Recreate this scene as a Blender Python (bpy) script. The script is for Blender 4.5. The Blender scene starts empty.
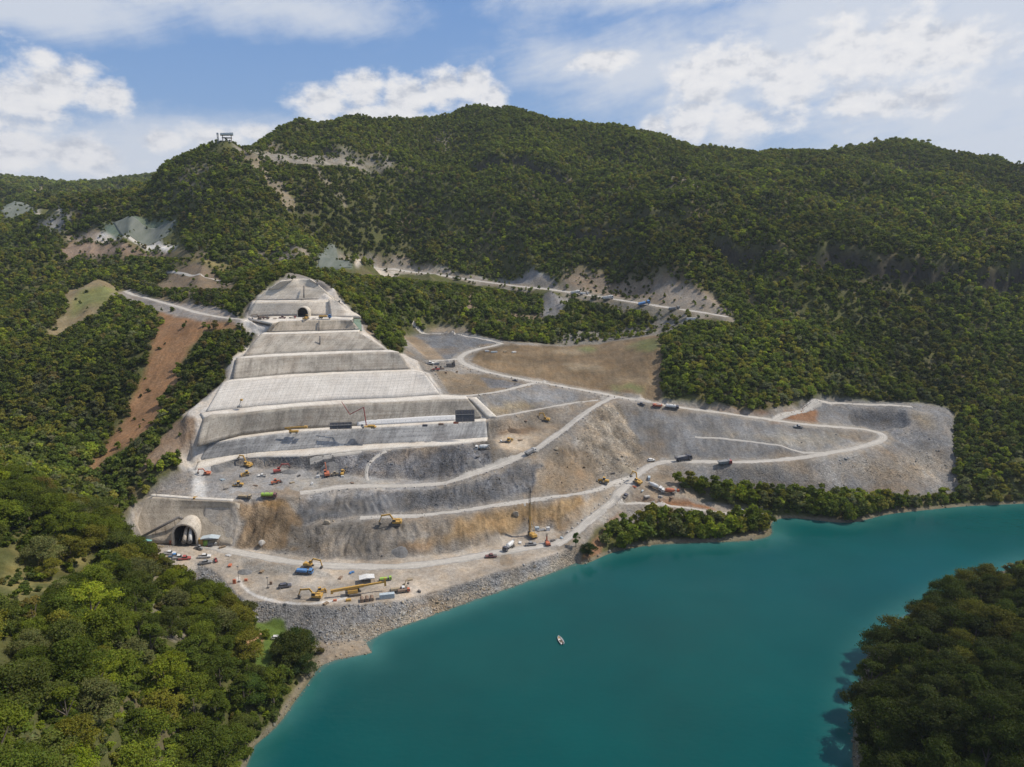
import bpy, bmesh, math, random
import numpy as np
from mathutils import Vector, Matrix
from mathutils.bvhtree import BVHTree
from mathutils.geometry import delaunay_2d_cdt

# ------------------------------------------------------------------ camera
SC = bpy.context.scene
COL = SC.collection
R = math.radians
CAM_H, PITCH, FPX, CU, CV = 190.0, R(12.0), 700.0, 512.0, 383.5
cam_data = bpy.data.cameras.new('camera')
cam_data.sensor_width = 36.0
cam_data.lens = FPX / 1024.0 * 36.0
cam_data.clip_start, cam_data.clip_end = 1.0, 40000.0
cam = bpy.data.objects.new('camera', cam_data)
COL.objects.link(cam)
cam.location = (0, 0, CAM_H)
cam.rotation_euler = (R(90) - PITCH, 0, 0)
SC.camera = cam

# ------------------------------------------------------------------ light
SUN_AZ, SUN_EL = R(80.0), R(52.0)
EXPOSURE = -0.05
sd = bpy.data.lights.new('sun', 'SUN')
sd.energy, sd.angle, sd.color = 4.2, R(0.6), (1.0, 0.925, 0.815)
sun = bpy.data.objects.new('sun', sd)
COL.objects.link(sun)
S = Vector((math.cos(SUN_EL) * math.sin(SUN_AZ), math.cos(SUN_EL) * math.cos(SUN_AZ), math.sin(SUN_EL)))
sun.rotation_euler = S.to_track_quat('Z', 'Y').to_euler()
sun.location = (300, 300, 900)

SC.view_settings.view_transform = 'Standard'
SC.view_settings.look = 'None'
SC.view_settings.exposure = EXPOSURE
SC.view_settings.gamma = 1.0
SC.view_settings.use_curve_mapping = False
SC.render.engine = 'CYCLES'
cy = SC.cycles
cy.use_denoising = True
cy.max_bounces, cy.diffuse_bounces, cy.glossy_bounces = 5, 2, 2
cy.transmission_bounces, cy.transparent_max_bounces, cy.volume_bounces = 2, 6, 0
cy.use_adaptive_sampling = True
cy.adaptive_threshold = 0.02
cy.caustics_reflective = cy.caustics_refractive = False

# ------------------------------------------------------------------ node helper
class NT:
    def __init__(self, tree):
        self.t = tree
        self.n = tree.nodes
        self.l = tree.links
    def node(self, kind, ins=None, **props):
        nd = self.n.new(kind)
        for k, v in props.items():
            setattr(nd, k, v)
        for k, v in (ins or {}).items():
            sock = nd.inputs[k]
            if isinstance(v, bpy.types.NodeSocket):
                self.l.new(v, sock)
            else:
                sock.default_value = v
        return nd
    def math(self, op, a, b=0.0, c=0.0, clamp=False):
        return self.node('ShaderNodeMath', {0: a, 1: b, 2: c}, operation=op, use_clamp=clamp).outputs[0]
    def vmath(self, op, a, b=(0, 0, 0)):
        return self.node('ShaderNodeVectorMath', {0: a, 1: b}, operation=op).outputs[0]
    def mix(self, f, a, b, blend='MIX'):
        nd = self.node('ShaderNodeMix', data_type='RGBA', blend_type=blend)
        for k, v in ((0, f), (6, a), (7, b)):
            if isinstance(v, bpy.types.NodeSocket):
                self.l.new(v, nd.inputs[k])
            else:
                nd.inputs[k].default_value = (v + (1.0,)) if isinstance(v, tuple) and len(v) == 3 else v
        return nd.outputs[2]
    def noise(self, vec, scale, detail=4, rough=0.55, dist=0.0):
        return self.node('ShaderNodeTexNoise', {'Vector': vec, 'Scale': scale, 'Detail': detail, 'Roughness': rough, 'Distortion': dist}).outputs[0]
    def ramp(self, fac, stops, interp='LINEAR'):
        nd = self.node('ShaderNodeValToRGB', {0: fac})
        cr = nd.color_ramp
        cr.interpolation = interp
        while len(cr.elements) < len(stops):
            cr.elements.new(0.5)
        for e, (p, c) in zip(cr.elements, stops):
            e.position = p
            e.color = (c, c, c, 1) if not isinstance(c, tuple) else (tuple(c) + (1.0,))[:4]
        return nd.outputs[0]
    def maprange(self, v, a, b, c=0.0, d=1.0, smooth=False):
        return self.node('ShaderNodeMapRange', {0: v, 1: a, 2: b, 3: c, 4: d}, interpolation_type='SMOOTHSTEP' if smooth else 'LINEAR').outputs[0]

# ------------------------------------------------------------------ world: sky and clouds
world = bpy.data.worlds.new('World')
SC.world = world
world.use_nodes = True
w = NT(world.node_tree)
w.n.clear()
sky = w.node('ShaderNodeTexSky', sky_type='NISHITA', sun_disc=False, sun_elevation=SUN_EL, sun_rotation=SUN_AZ,
             air_density=1.0, dust_density=1.2, ozone_density=1.5, altitude=600.0)
geo = w.node('ShaderNodeNewGeometry')
dirv = w.vmath('SCALE', geo.outputs['Incoming']); dirv.node.inputs['Scale'].default_value = -1.0
sep = w.node('ShaderNodeSeparateXYZ', {0: dirv})
dx, dy, dz = sep.outputs
az = w.math('MULTIPLY', w.math('ARCTAN2', dx, dy), 180 / math.pi)         # degrees, clockwise from the view axis
el = w.math('MULTIPLY', w.math('ARCSINE', dz), 180 / math.pi)
av = w.node('ShaderNodeCombineXYZ', {0: az, 1: w.math('MULTIPLY', el, 1.5), 2: 0.0}).outputs[0]
n_big = w.noise(av, 0.07, 7, 0.62)
n_puff = w.noise(av, 0.24, 8, 0.6)
n_fine = w.noise(av, 0.55, 6, 0.6)
streak_v = w.node('ShaderNodeCombineXYZ', {0: w.math('MULTIPLY', az, 0.45), 1: w.math('ADD', w.math('MULTIPLY', el, 2.2), w.math('MULTIPLY', az, -0.5)), 2: 3.0}).outputs[0]
n_streak = w.noise(streak_v, 0.13, 8, 0.66, 0.4)
def cloud_blob(a, e, ra, re, amp=1.0):
    u = w.math('DIVIDE', w.math('SUBTRACT', az, a), ra)
    v = w.math('DIVIDE', w.math('SUBTRACT', el, e), re)
    d = w.math('SQRT', w.math('ADD', w.math('MULTIPLY', u, u), w.math('MULTIPLY', v, v)))
    return w.math('MULTIPLY', w.math('SUBTRACT', 1.0, d), amp)
def union(lst):
    m = lst[0]
    for x in lst[1:]:
        m = w.math('MAXIMUM', m, x)
    return m
CUMULUS = [(-31.2, 9.7, 3.1, 2.5, 1.0), (-33.2, 8.4, 3.7, 2.6, 1.0), (-28.7, 9.0, 2.2, 1.5, 1.0), (-31.8, 10.9, 1.8, 1.1, 1.0), (-30.8, 5.4, 3.7, 1.5, 1.0), (-33.9, 5.4, 3.0, 1.8, 1.0), (-22.0, 6.9, 3.1, 1.1, 1.0), (-25.3, 6.5, 2.2, 1.0, 1.0), (-19.2, 7.3, 1.8, 0.8, 1.0), (-14.1, 9.6, 2.5, 2.0, 1.0), (-11.4, 10.5, 2.7, 2.1, 1.0), (-8.4, 10.1, 2.5, 2.1, 1.0), (-5.1, 11.0, 2.1, 2.0, 1.0), (-3.1, 11.0, 2.2, 2.1, 1.0), (-1.5, 10.0, 1.5, 1.6, 1.0), (-10.1, 8.8, 4.4, 1.3, 1.0), (13.5, 8.3, 2.5, 2.0, 1.0), (16.8, 7.9, 2.7, 1.8, 1.0), (11.0, 8.2, 1.5, 1.1, 1.0), (24.2, 11.6, 4.4, 3.1, 1.0), (27.5, 11.9, 4.4, 3.0, 1.0), (30.8, 11.9, 3.4, 2.1, 1.0), (21.1, 10.4, 4.1, 2.8, 1.0), (17.2, 11.9, 4.4, 2.1, 1.0), (14.1, 10.8, 3.7, 2.0, 1.0), (25.1, 8.9, 4.4, 1.5, 1.0), (29.3, 9.3, 3.7, 1.6, 1.0), (6.7, 12.7, 3.0, 1.1, 1.0)]
WISPS = [(28, 9.5, 13, 5.5), (20, 13.5, 12, 4.5), (24, 12.0, 21, 6.5), (34, 6.0, 14, 5.5), (13, 12.5, 14, 3.0), (-16, 15.5, 9, 2.6), (-24, 17.2, 8, 3.0), (-33, 14, 9, 2.0), (-26, 5.0, 20, 3.2), (40, 13, 10, 6), (12, 17, 10, 1.8), (24, 17, 18, 3.0)]
cu = union([cloud_blob(*b) for b in CUMULUS])
cu = w.math('ADD', cu, w.math('ADD', w.math('MULTIPLY', w.math('SUBTRACT', n_puff, 0.5), 2.3), w.math('MULTIPLY', w.math('SUBTRACT', n_fine, 0.5), 0.9)))
cu_mask = w.maprange(cu, -0.08, 0.62, smooth=True)
ws = union([cloud_blob(*b) for b in WISPS])
ws = w.math('ADD', w.math('MULTIPLY', ws, 0.8), w.math('ADD', w.math('MULTIPLY', w.math('SUBTRACT', n_streak, 0.5), 1.3), w.math('MULTIPLY', w.math('SUBTRACT', n_big, 0.48), 2.2)))
ws_mask = w.math('MULTIPLY', w.maprange(ws, -0.25, 0.65, smooth=True), 0.86)
lowhaze = w.math('MULTIPLY', w.maprange(el, 9.0, 2.0), 0.22)
n_up = w.noise(w.vmath('ADD', av, (0.35, -0.9, 0.0)), 0.24, 8, 0.6)
shade = w.math('ADD', w.math('MULTIPLY', w.math('SUBTRACT', n_puff, n_up), 2.2), w.math('ADD', 0.42, w.math('MULTIPLY', n_fine, 0.35)))
cu_col = w.ramp(shade, [(0.22, (0.56, 0.60, 0.68)), (0.60, (0.93, 0.93, 0.94)), (0.9, (1.0, 0.99, 0.98))])
base_sky = w.vmath('SCALE', sky.outputs[0]); base_sky.node.inputs['Scale'].default_value = 0.1
blue = w.mix(0.72, base_sky, w.mix(w.maprange(el, 3.0, 22.0), (0.28, 0.46, 0.76), (0.12, 0.30, 0.70)))
c1 = w.mix(lowhaze, blue, (0.62, 0.68, 0.78))
c2 = w.mix(ws_mask, c1, (0.72, 0.76, 0.83))
c3 = w.mix(cu_mask, c2, w.mix(1.0, cu_col, (0.92, 0.92, 0.93), 'MULTIPLY'))
high = w.math('MULTIPLY', w.math('MULTIPLY', w.maprange(el, 20.0, 32.0, smooth=True), w.maprange(w.noise(dirv, 2.6, 5, 0.6), 0.40, 0.56, smooth=True)), 0.9)
c3 = w.mix(high, c3, (0.62, 0.61, 0.60))      # broken cloud overhead, out of view, added for neutral fill light
below = w.maprange(dz, -0.02, 0.0)
c4 = w.mix(below, base_sky, c3)
bg = w.node('ShaderNodeBackground', {'Color': c4, 'Strength': 1.0})
wo = w.node('ShaderNodeOutputWorld', {'Surface': bg.outputs[0]})

# ------------------------------------------------------------------ scene helpers
def tag(o, label=None, cat=None, group=None, kind=None):
    if label: o['label'] = label
    if cat: o['category'] = cat
    if group: o['group'] = group
    if kind: o['kind'] = kind
    return o
def empty(name, loc=(0, 0, 0), rz=0.0, label=None, cat=None, group=None, tilt=None):
    o = bpy.data.objects.new(name, None)
    COL.objects.link(o)
    o.location = loc
    o.rotation_euler = (0, 0, rz)
    o.empty_display_size = 0.5
    return tag(o, label, cat, group)
def link_mesh(name, me, mat=None, parent=None):
    o = bpy.data.objects.new(name, me)
    COL.objects.link(o)
    if mat is not None:
        for m in (mat if isinstance(mat, (list, tuple)) else [mat]):
            me.materials.append(m)
    if parent is not None:
        o.parent = parent
    return o
def np_mesh(name, verts, faces, smooth=False):
    """verts (n,3), faces (m,3) or (m,4) numpy arrays"""
    me = bpy.data.meshes.new(name)
    verts = np.asarray(verts, dtype=np.float32); faces = np.asarray(faces, dtype=np.int32)
    k = faces.shape[1]
    me.vertices.add(len(verts)); me.vertices.foreach_set('co', verts.ravel())
    me.loops.add(faces.size); me.loops.foreach_set('vertex_index', faces.ravel())
    me.polygons.add(len(faces))
    me.polygons.foreach_set('loop_start', np.arange(0, faces.size, k, dtype=np.int32))
    me.polygons.foreach_set('loop_total', np.full(len(faces), k, dtype=np.int32))
    if smooth:
        me.polygons.foreach_set('use_smooth', np.ones(len(faces), dtype=bool))
    me.update(calc_edges=True)
    return me
def add_attr(me, name, arr, kind='FLOAT_COLOR', dom='POINT'):
    a = me.attributes.new(name, kind, dom)
    arr = np.asarray(arr, dtype=np.float32)
    key = {'FLOAT_COLOR': 'color', 'FLOAT': 'value', 'FLOAT_VECTOR': 'vector', 'INT': 'value'}[kind]
    if kind == 'INT': arr = arr.astype(np.int32)
    if kind == 'FLOAT_COLOR' and arr.shape[1] == 3:
        arr = np.concatenate([arr, np.ones((len(arr), 1), np.float32)], 1)
    a.data.foreach_set(key, arr.ravel())

# pixel -> direction -> point (photogrammetry of the place: a ray cut with a level or a vertical distance)
SP, CP = math.sin(PITCH), math.cos(PITCH)
def ray(u, v):
    a, b = (u - CU) / FPX, (v - CV) / FPX
    return np.array([a, CP - b * SP, -SP - b * CP])
def atz(u, v, z):
    d = ray(u, v); t = (z - CAM_H) / d[2]
    return np.array([d[0] * t, d[1] * t, z])
def aty(u, v, Y):
    d = ray(u, v); t = Y / d[1]
    return np.array([d[0] * t, Y, CAM_H + d[2] * t])
def pix(p):
    x, y, z = p[0], p[1], p[2] - CAM_H
    fw = y * CP - z * SP; up = y * SP + z * CP
    return CU + FPX * x / fw, CV - FPX * up / fw

# value noise (numpy)
def _hash(ix, iy, seed):
    n = (ix.astype(np.int64) * 374761393 + iy.astype(np.int64) * 668265263 + seed * 1442695041) & 0x7fffffff
    n = ((n ^ (n >> 13)) * 1274126177) & 0x7fffffff
    return ((n ^ (n >> 16)) & 0xffff).astype(np.float64) / 65535.0
def vnoise(x, y, seed=0):
    ix, iy = np.floor(x), np.floor(y)
    fx, fy = x - ix, y - iy
    fx = fx * fx * fx * (fx * (fx * 6 - 15) + 10); fy = fy * fy * fy * (fy * (fy * 6 - 15) + 10)
    a, b = _hash(ix, iy, seed), _hash(ix + 1, iy, seed)
    c, d = _hash(ix, iy + 1, seed), _hash(ix + 1, iy + 1, seed)
    return (a + (b - a) * fx) + ((c + (d - c) * fx) - (a + (b - a) * fx)) * fy
def fbm(x, y, oct=4, seed=0, gain=0.5):
    s, amp, tot = 0.0, 1.0, 0.0
    for k in range(oct):
        s = s + amp * (vnoise(x * 2 ** k + 17.3 * k, y * 2 ** k - 9.1 * k, seed + k) * 2 - 1)
        tot += amp; amp *= gain
    return s / tot
def in_poly(x, y, poly):
    inside = np.zeros(x.shape, bool)
    n = len(poly)
    for i in range(n):
        x1, y1 = poly[i][:2]; x2, y2 = poly[(i + 1) % n][:2]
        if y1 == y2: continue
        c = (y1 > y) != (y2 > y)
        inside ^= c & (x < (x2 - x1) * (y - y1) / (y2 - y1) + x1)
    return inside
def dist_line(x, y, pts, lim=None):
    if lim is not None:
        q = np.asarray(pts)[:, :2]
        (x0, y0), (x1, y1) = q.min(0) - lim, q.max(0) + lim
        sel = (x > x0) & (x < x1) & (y > y0) & (y < y1)
        out = np.full(x.shape, 1e9)
        if sel.any(): out[sel] = dist_line(x[sel], y[sel], q[::2] if len(q) > 12 else q)
        return out
    best = np.full(x.shape, 1e9)
    for (p, q) in zip(pts[:-1], pts[1:]):
        dx_, dy_ = q[0] - p[0], q[1] - p[1]
        L = dx_ * dx_ + dy_ * dy_ + 1e-9
        t = np.clip(((x - p[0]) * dx_ + (y - p[1]) * dy_) / L, 0, 1)
        best = np.minimum(best, np.hypot(x - p[0] - t * dx_, y - p[1] - t * dy_))
    return best
def resample(pts, n=None, step=None):
    pts = np.asarray(pts, float)
    d = np.r_[0, np.cumsum(np.linalg.norm(np.diff(pts, axis=0), axis=1))]
    if n is None: n = max(2, int(d[-1] / step) + 1)
    t = np.linspace(0, d[-1], n)
    return np.stack([np.interp(t, d, pts[:, k]) for k in range(pts.shape[1])], 1)
def smooth_line(pts, step=2.0, w=5):
    """resample densely then round the corners; ends stay"""
    p = resample(pts, step=step)
    if len(p) < 2 * w + 1: return p
    k = np.ones(2 * w + 1) / (2 * w + 1)
    out = p.copy()
    for j in range(p.shape[1]):
        pad = np.r_[2 * p[0, j] - p[w:0:-1, j], p[:, j], 2 * p[-1, j] - p[-2:-w - 2:-1, j]]
        out[:, j] = np.convolve(pad, k, 'valid')
    return out
# ------------------------------------------------------------------ the lie of the land: surveyed lines (u, v, height)
Z, Y = 'z', 'Y'
def zl(*pts): return np.array([atz(*p) for p in pts])
def yl(*pts): return np.array([aty(*p) for p in pts])
LINES, PTS = [], []
def L(*pts):
    a = zl(*pts); LINES.append(a); return a
def LY(*pts):
    a = yl(*pts); LINES.append(a); return a

shore = zl((150, 960, 0), (180, 870, 0), (215, 800, 0), (236, 767, 0), (255, 745, 0), (285, 715, 0), (303, 690, 0), (318, 668, 0), (335, 660, 0), (372, 653, 0),
           (366, 643, 0), (385, 632, 0), (420, 620, 0), (460, 605, 0), (500, 591, 0), (540, 577, 0), (576, 563, 0), (600, 553, 0), (640, 546, 0),
           (690, 544, 0), (740, 543, 0), (768, 541, 0), (781, 535, 0), (772, 527, 0), (766, 519, 0), (790, 514, 0), (812, 518, 0), (835, 524, 0), (860, 522, 0),
           (880, 513, 0), (920, 509, 0), (960, 505, 0), (1000, 503, 0), (1060, 498, 0), (1200, 486, 0))
shore_r = zl((1300, 536, 0), (1120, 541, 0), (1050, 555, 0), (1000, 570, 0), (946, 592, 0), (897, 619, 0), (868, 650, 0), (857, 700, 0), (854, 767, 0), (872, 850, 0), (880, 1000, 0))
def offset(pts, d):
    """shift to the right of travel"""
    t = np.gradient(pts[:, :2], axis=0); t /= np.linalg.norm(t, axis=1)[:, None] + 1e-9
    o = pts.copy(); o[:, 0] += t[:, 1] * d; o[:, 1] -= t[:, 0] * d
    return o
LINES += [shore, shore_r]
for s, sg in ((shore, 1), (shore_r, 1)):
    for d, dep in ((7, -2.5), (22, -9)):
        o = offset(resample(s, step=12), d * sg); o[:, 2] = dep
        dd = dist_line(o[:, 0], o[:, 1], s)
        PTS += [p for p, q in zip(o, dd) if q > d * 0.8]
for u, v in ((430, 700), (520, 640), (700, 600), (900, 550), (640, 700), (400, 767), (760, 690), (800, 600), (600, 767), (600, 900), (400, 1000), (1000, 530), (1100, 520), (780, 767), (750, 950)):
    p = atz(u, v, 0); p[2] = -18; PTS.append(p)

# lower platform, riprap, tunnel yard
riprap_foot = L((150, 556, 12), (190, 578, 6.5), (222, 598, 4), (250, 618, 2.6), (285, 632, 1.6), (316, 642, 1.0), (340, 641, 1.0), (362, 638, 0.7))
L((322, 660, 1.3), (345, 650, 1.7), (366, 648.5, 1.3))
plat_edge = L((205, 562, 8), (225, 584, 6.8), (245, 600, 6.5), (290, 607, 6.5), (330, 606, 6.5), (370, 604, 6.5), (410, 600, 6.5), (440, 590, 6.5), (480, 577, 6.5), (520, 565, 6.8), (560, 553, 7), (580, 543.5, 8.3))
L((235, 557, 9.3), (290, 566, 8.3), (330, 571, 7.8), (400, 571, 7.4), (460, 562, 7.4))
L((262, 577, 6.7), (300, 582, 6.7), (330, 586, 6.7))
orange_toe = L((145, 541, 10), (175, 544, 9.2), (205, 545, 9.2), (230, 547, 9.2), (270, 552, 8.8), (320, 558, 8.2), (370, 560, 8), (420, 556, 8), (460, 551.5, 8), (500, 545, 8), (516, 534, 8.6), (530, 528, 9.8), (546, 526, 10), (556, 530, 9.4), (562, 536, 8.6))
# tunnel face and first bench
face_top = L((134, 505, 25), (149, 495.5, 31), (193, 499, 31), (232, 501, 31), (257, 497.5, 31), (286, 497, 31), (315, 491.5, 31), (340, 490, 31), (377, 491, 31), (391, 491, 31), (442, 488.6, 31.5), (486, 476, 34), (535, 456, 40.5), (567, 432, 48), (600, 408, 56.5), (612, 402, 58.2))
L((190, 478, 35.5), (200, 476, 36), (235, 465.5, 38), (265, 466, 37), (300, 469, 36), (345, 473, 35), (365, 478, 33), (400, 480, 32.2), (438, 480, 32), (462, 479, 32.5), (491, 469, 35), (530, 452, 41), (560, 430, 48), (590, 407, 56.5), (603, 400.5, 58.2))
# second bench road (z ~ 22)
b2_front = L((288, 536, 14), (320, 527, 19), (364, 522, 21), (406, 523, 21), (450, 519, 22), (486, 510, 22.3), (525, 503, 22), (560, 498.5, 22.4), (584, 496, 22), (612, 487.5, 21))
b2_back = L((296, 525, 18), (330, 519, 20.5), (364, 514, 21.5), (413, 511, 22), (462, 507, 22.5), (499, 502, 23), (535, 497.5, 23), (589, 489, 22.3), (618, 480, 22))
# concrete tiers: foot, crest
tA_strip = L((192, 471, 39), (235, 459.5, 41.3), (265, 457, 43), (300, 456.5, 44), (330, 453.5, 45), (360, 450.5, 45.8), (400, 447.5, 46), (437, 446, 46.2), (487, 441, 47))
tA_foot = L((190, 463, 41), (205, 460, 42), (235, 455, 43.5), (260, 452.7, 44.5), (309, 449, 45.5), (360, 445, 46), (400, 443, 46.3), (440, 441, 46.7), (490, 437.5, 47.3))
tA_top = L((193, 451, 49), (211, 443.5, 52.3), (243, 438, 54), (290, 432.5, 55.3), (336, 430, 55.9), (393, 427, 56.4), (440, 424, 56.6), (486, 421.5, 57))
tB_foot = L((262, 432.5, 55.2), (290, 429.3, 55.8), (336, 426.8, 56.4), (400, 423.3, 56.9), (440, 420.7, 57.1), (484, 418.5, 57.6))
tB_top = L((200, 420, 67.5), (211, 415, 70), (235, 413.5, 70), (290, 407.5, 70.7), (336, 404.5, 71), (393, 402, 71), (440, 399.6, 71), (468, 399, 71))
tC_foot = L((184, 413.5, 71), (211, 411.5, 71), (258, 406, 71.2), (336, 400, 71.5), (393, 398, 71.5), (440, 394.5, 71.7))
tC_top = L((222, 383.5, 84.5), (233, 381.6, 85), (290, 378, 85), (330, 375.2, 85), (380, 373, 85), (411, 371.7, 85), (424, 373, 84.5))
tD_foot = L((228, 380.5, 85.2), (236, 379, 85.4), (290, 374.5, 85.4), (330, 372.5, 85.4), (380, 370.8, 85.4), (411, 369.8, 85.4))
tD_top = L((233, 359, 97.6), (274, 356.8, 98), (336, 354, 98.2), (377, 352.3, 98.3), (399, 352.3, 98.3))
tE_foot = L((240, 357, 98.1), (274, 354, 98.4), (340, 351.3, 98.6), (388, 350.5, 98.6))
tE_top = L((260, 334.7, 110.8), (305, 334, 110.8), (358, 332, 111))
tF_foot = L((263, 332.7, 111), (305, 331.5, 111.2), (360, 330, 111.2))
tF_top = L((266, 324.5, 117.5), (280, 321.5, 119.3), (313, 320.4, 119.3), (338, 320, 119.4), (351, 320.2, 119.4))
tG_foot = L((244, 318, 119.8), (274, 316, 121), (300, 315.8, 121), (334, 315.6, 121))
tG_top = L((252, 302, 133), (274, 302, 132.8), (300, 301.5, 132.8), (335, 300.5, 132.8))
tH_foot = L((253, 300.5, 133), (274, 300.6, 133.2), (300, 300.2, 133.2), (334, 299.3, 133.2))
tH_top = L((270, 289, 143), (283, 279.5, 151), (299, 278.5, 151.5), (312, 278.5, 151.5), (324, 288, 143.5))
# inner working pad by the ramp and the right abutment
L((470, 456, 42.8), (500, 453, 43.3), (520, 447, 43.5))
L((490, 432.5, 49.3), (530, 425, 50.8), (562, 416, 52.5), (580, 409, 54.5))
bA_front = L((488, 420.5, 58), (530, 412, 58), (565, 405, 58), (600, 401.2, 58.2))
bA_back = L((490, 417, 58.4), (530, 409.5, 58.4), (565, 403, 58.4), (596, 399.5, 58.4))
L((468, 397.8, 71), (500, 393, 70), (530, 385.5, 69), (543, 382.2, 68.6))
L((445, 394, 71.6), (470, 394.8, 71.4), (500, 389.5, 70.4), (528, 382, 69.4))
L((424, 367, 79.6), (440, 369.5, 79), (460, 370, 78.6), (474, 371, 77.2))

def road(cl, hw, lines=True):
    """edges of a road from its centre line"""
    c = smooth_line(np.array([atz(*p) for p in cl]), 3.0, 4)
    l, r = offset(c, -hw), offset(c, hw)
    for e in (l, r):
        ok = dist_line(e[:, 0], e[:, 1], c) > hw * 0.93
        run = []
        for q, k in zip(e[::2], ok[::2]):
            if k: run.append(q)
            else:
                if len(run) > 1: LINES.append(np.array(run))
                run = []
        if len(run) > 1: LINES.append(np.array(run))
    return c
ROADS = {}
ROADS['main'] = road([(503, 343.5, 88), (494, 346, 86), (476, 349, 85), (461, 355, 82.5), (459, 361, 81), (469, 366.5, 79), (490, 373, 76), (520, 379, 71.5), (545, 383, 68), (570, 388, 65), (600, 393, 61.5), (630, 399, 58), (660, 405, 54.5), (700, 410, 51), (760, 418, 46.5), (800, 424, 43), (850, 428, 38.5),
                      (872, 430, 36), (885, 434, 33.6), (884, 440.5, 33), (862, 447, 32), (830, 453, 31), (790, 459.5, 29.5), (740, 462.5, 28), (700, 462, 27), (668, 460.5, 26), (652, 464, 25), (640, 472, 23.2), (630, 482, 20.5), (618, 495, 17.5), (605, 508, 15), (590, 520, 12.5), (573, 535, 9.6), (556, 545, 8.1)], 4.2)
plateau = L((772, 416, 47), (800, 408, 48.5), (830, 400.5, 49.5), (870, 401.5, 49.5), (915, 405.5, 49), (940, 411, 47), (952, 418, 43))
L((800, 412, 47.5), (832, 406, 48.8), (880, 408, 48.5), (905, 410, 48.5), (925, 414, 47), (940, 420, 43))
L((690, 479, 19.5), (740, 485, 16.6), (800, 490, 14), (870, 494, 9), (920, 495, 6), (952, 490, 6))
L((780, 447, 35.5), (730, 438.5, 37.5), (690, 436, 39))   # small bench inside the loop
L((645, 482, 19.5), (660, 478, 19.5), (678, 484, 18.5), (684, 495, 14.5), (660, 500, 13.3), (640, 497, 15))
side_road = road([(612, 506, 14.3), (624, 503.5, 13), (640, 503, 12), (666, 505, 10.5), (690, 508.5, 8.3), (714, 512, 6.3), (735, 514, 4.6), (755, 514.5, 2.5)], 2.2)
L((585, 552, 5), (620, 532, 6), (660, 524, 5), (700, 524, 4), (740, 527, 3), (765, 530, 1.5))
L((700, 495, 11), (730, 503, 8), (760, 507, 6), (800, 507, 6), (850, 508, 5), (900, 503, 4.5), (960, 498, 4.5), (1020, 492, 6), (1100, 480, 10))
# back of the work site: fill above the yard, brown field, knoll, far road
crest_road = road([(503, 343.5, 88), (485, 339.5, 89.5), (465, 336, 91), (440, 334, 92), (413, 333.5, 92)], 3.0, False)
L((480, 338.5, 89.7), (465, 336, 91), (440, 334, 92), (413, 333.5, 92))
L((404, 338, 90.5), (418, 348, 86), (428, 358, 82))
L((425, 327, 96), (450, 328, 96), (470, 330, 94))
L((505, 348, 86), (560, 345, 83), (600, 343, 84), (640, 336, 88), (657, 333, 90))
L((600, 389, 63), (640, 396, 60), (655, 402, 57))
PTS += list(zl((560, 366, 75), (620, 368, 74.5), (654, 370, 74)))
L((668, 345, 92), (685, 330, 99), (710, 324, 103), (745, 330, 98), (775, 350, 86), (800, 380, 68), (812, 398, 56))
PTS += list(zl((700, 350, 86), (740, 370, 74), (680, 390, 64), (720, 400, 58), (770, 405, 54)))
far_road = road([(345, 268, 146), (372, 269, 143), (400, 271, 140), (435, 275, 135.5), (470, 280, 130), (515, 286, 125.5), (560, 291, 121.5), (600, 297, 118), (640, 303.5, 114.5), (680, 309.5, 111.5), (712, 314, 110), (728, 317, 109)], 4.0)
road_w = [(126, 291, 128), (131, 294.5, 126.5), (150, 299, 125.5), (170, 304.5, 124), (200, 313.5, 122), (222, 317.5, 121), (245, 319.5, 120)]
west_road = road(road_w, 4.0)
west_road2 = road([(126, 291, 128), (140, 288.5, 129.5), (165, 287, 131), (195, 288.5, 132), (235, 289.5, 133)], 2.0)
PTS += list(yl((450, 310, 750), (420, 300, 720), (400, 320, 690), (380, 330, 625), (420, 360, 592), (350, 295, 655), (450, 328, 698), (520, 320, 760), (560, 320, 790), (600, 330, 770), (640, 322, 745), (500, 300, 850), (400, 290, 800),
               (600, 316, 770), (560, 330, 745), (520, 335, 720), (680, 325, 700), (640, 280, 860), (600, 276, 900), (690, 290, 790), (735, 320, 720), (740, 300, 780)))
# left valley
PTS += list(yl((252, 300, 616), (262, 293, 628), (250, 350, 562), (215, 380, 512), (180, 420, 462), (150, 460, 425), (130, 500, 402), (60, 350, 620), (0, 350, 610), (0, 400, 515), (60, 420, 482), (0, 440, 455),
               (190, 321, 594), (150, 380, 531), (100, 450, 459), (75, 340, 660), (60, 310, 720), (100, 290, 790), (0, 300, 800), (100, 272, 900), (0, 270, 950), (100, 320, 690), (110, 400, 510), (200, 345, 560),
               (193, 262, 815), (150, 289, 785), (237, 288, 770), (150, 274, 850), (235, 268, 830), (240, 300, 640), (0, 455, 415), (60, 480, 410), (110, 505, 408), (140, 532, 398), (-80, 440, 440), (-80, 350, 600), (-100, 300, 800), (280, 270, 720), (320, 275, 740), (250, 275, 760), (300, 262, 850)))
PTS += list(yl((190, 430, 452), (184, 445, 446), (180, 460, 440), (170, 440, 447), (160, 455, 432), (175, 428, 456)))
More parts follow.
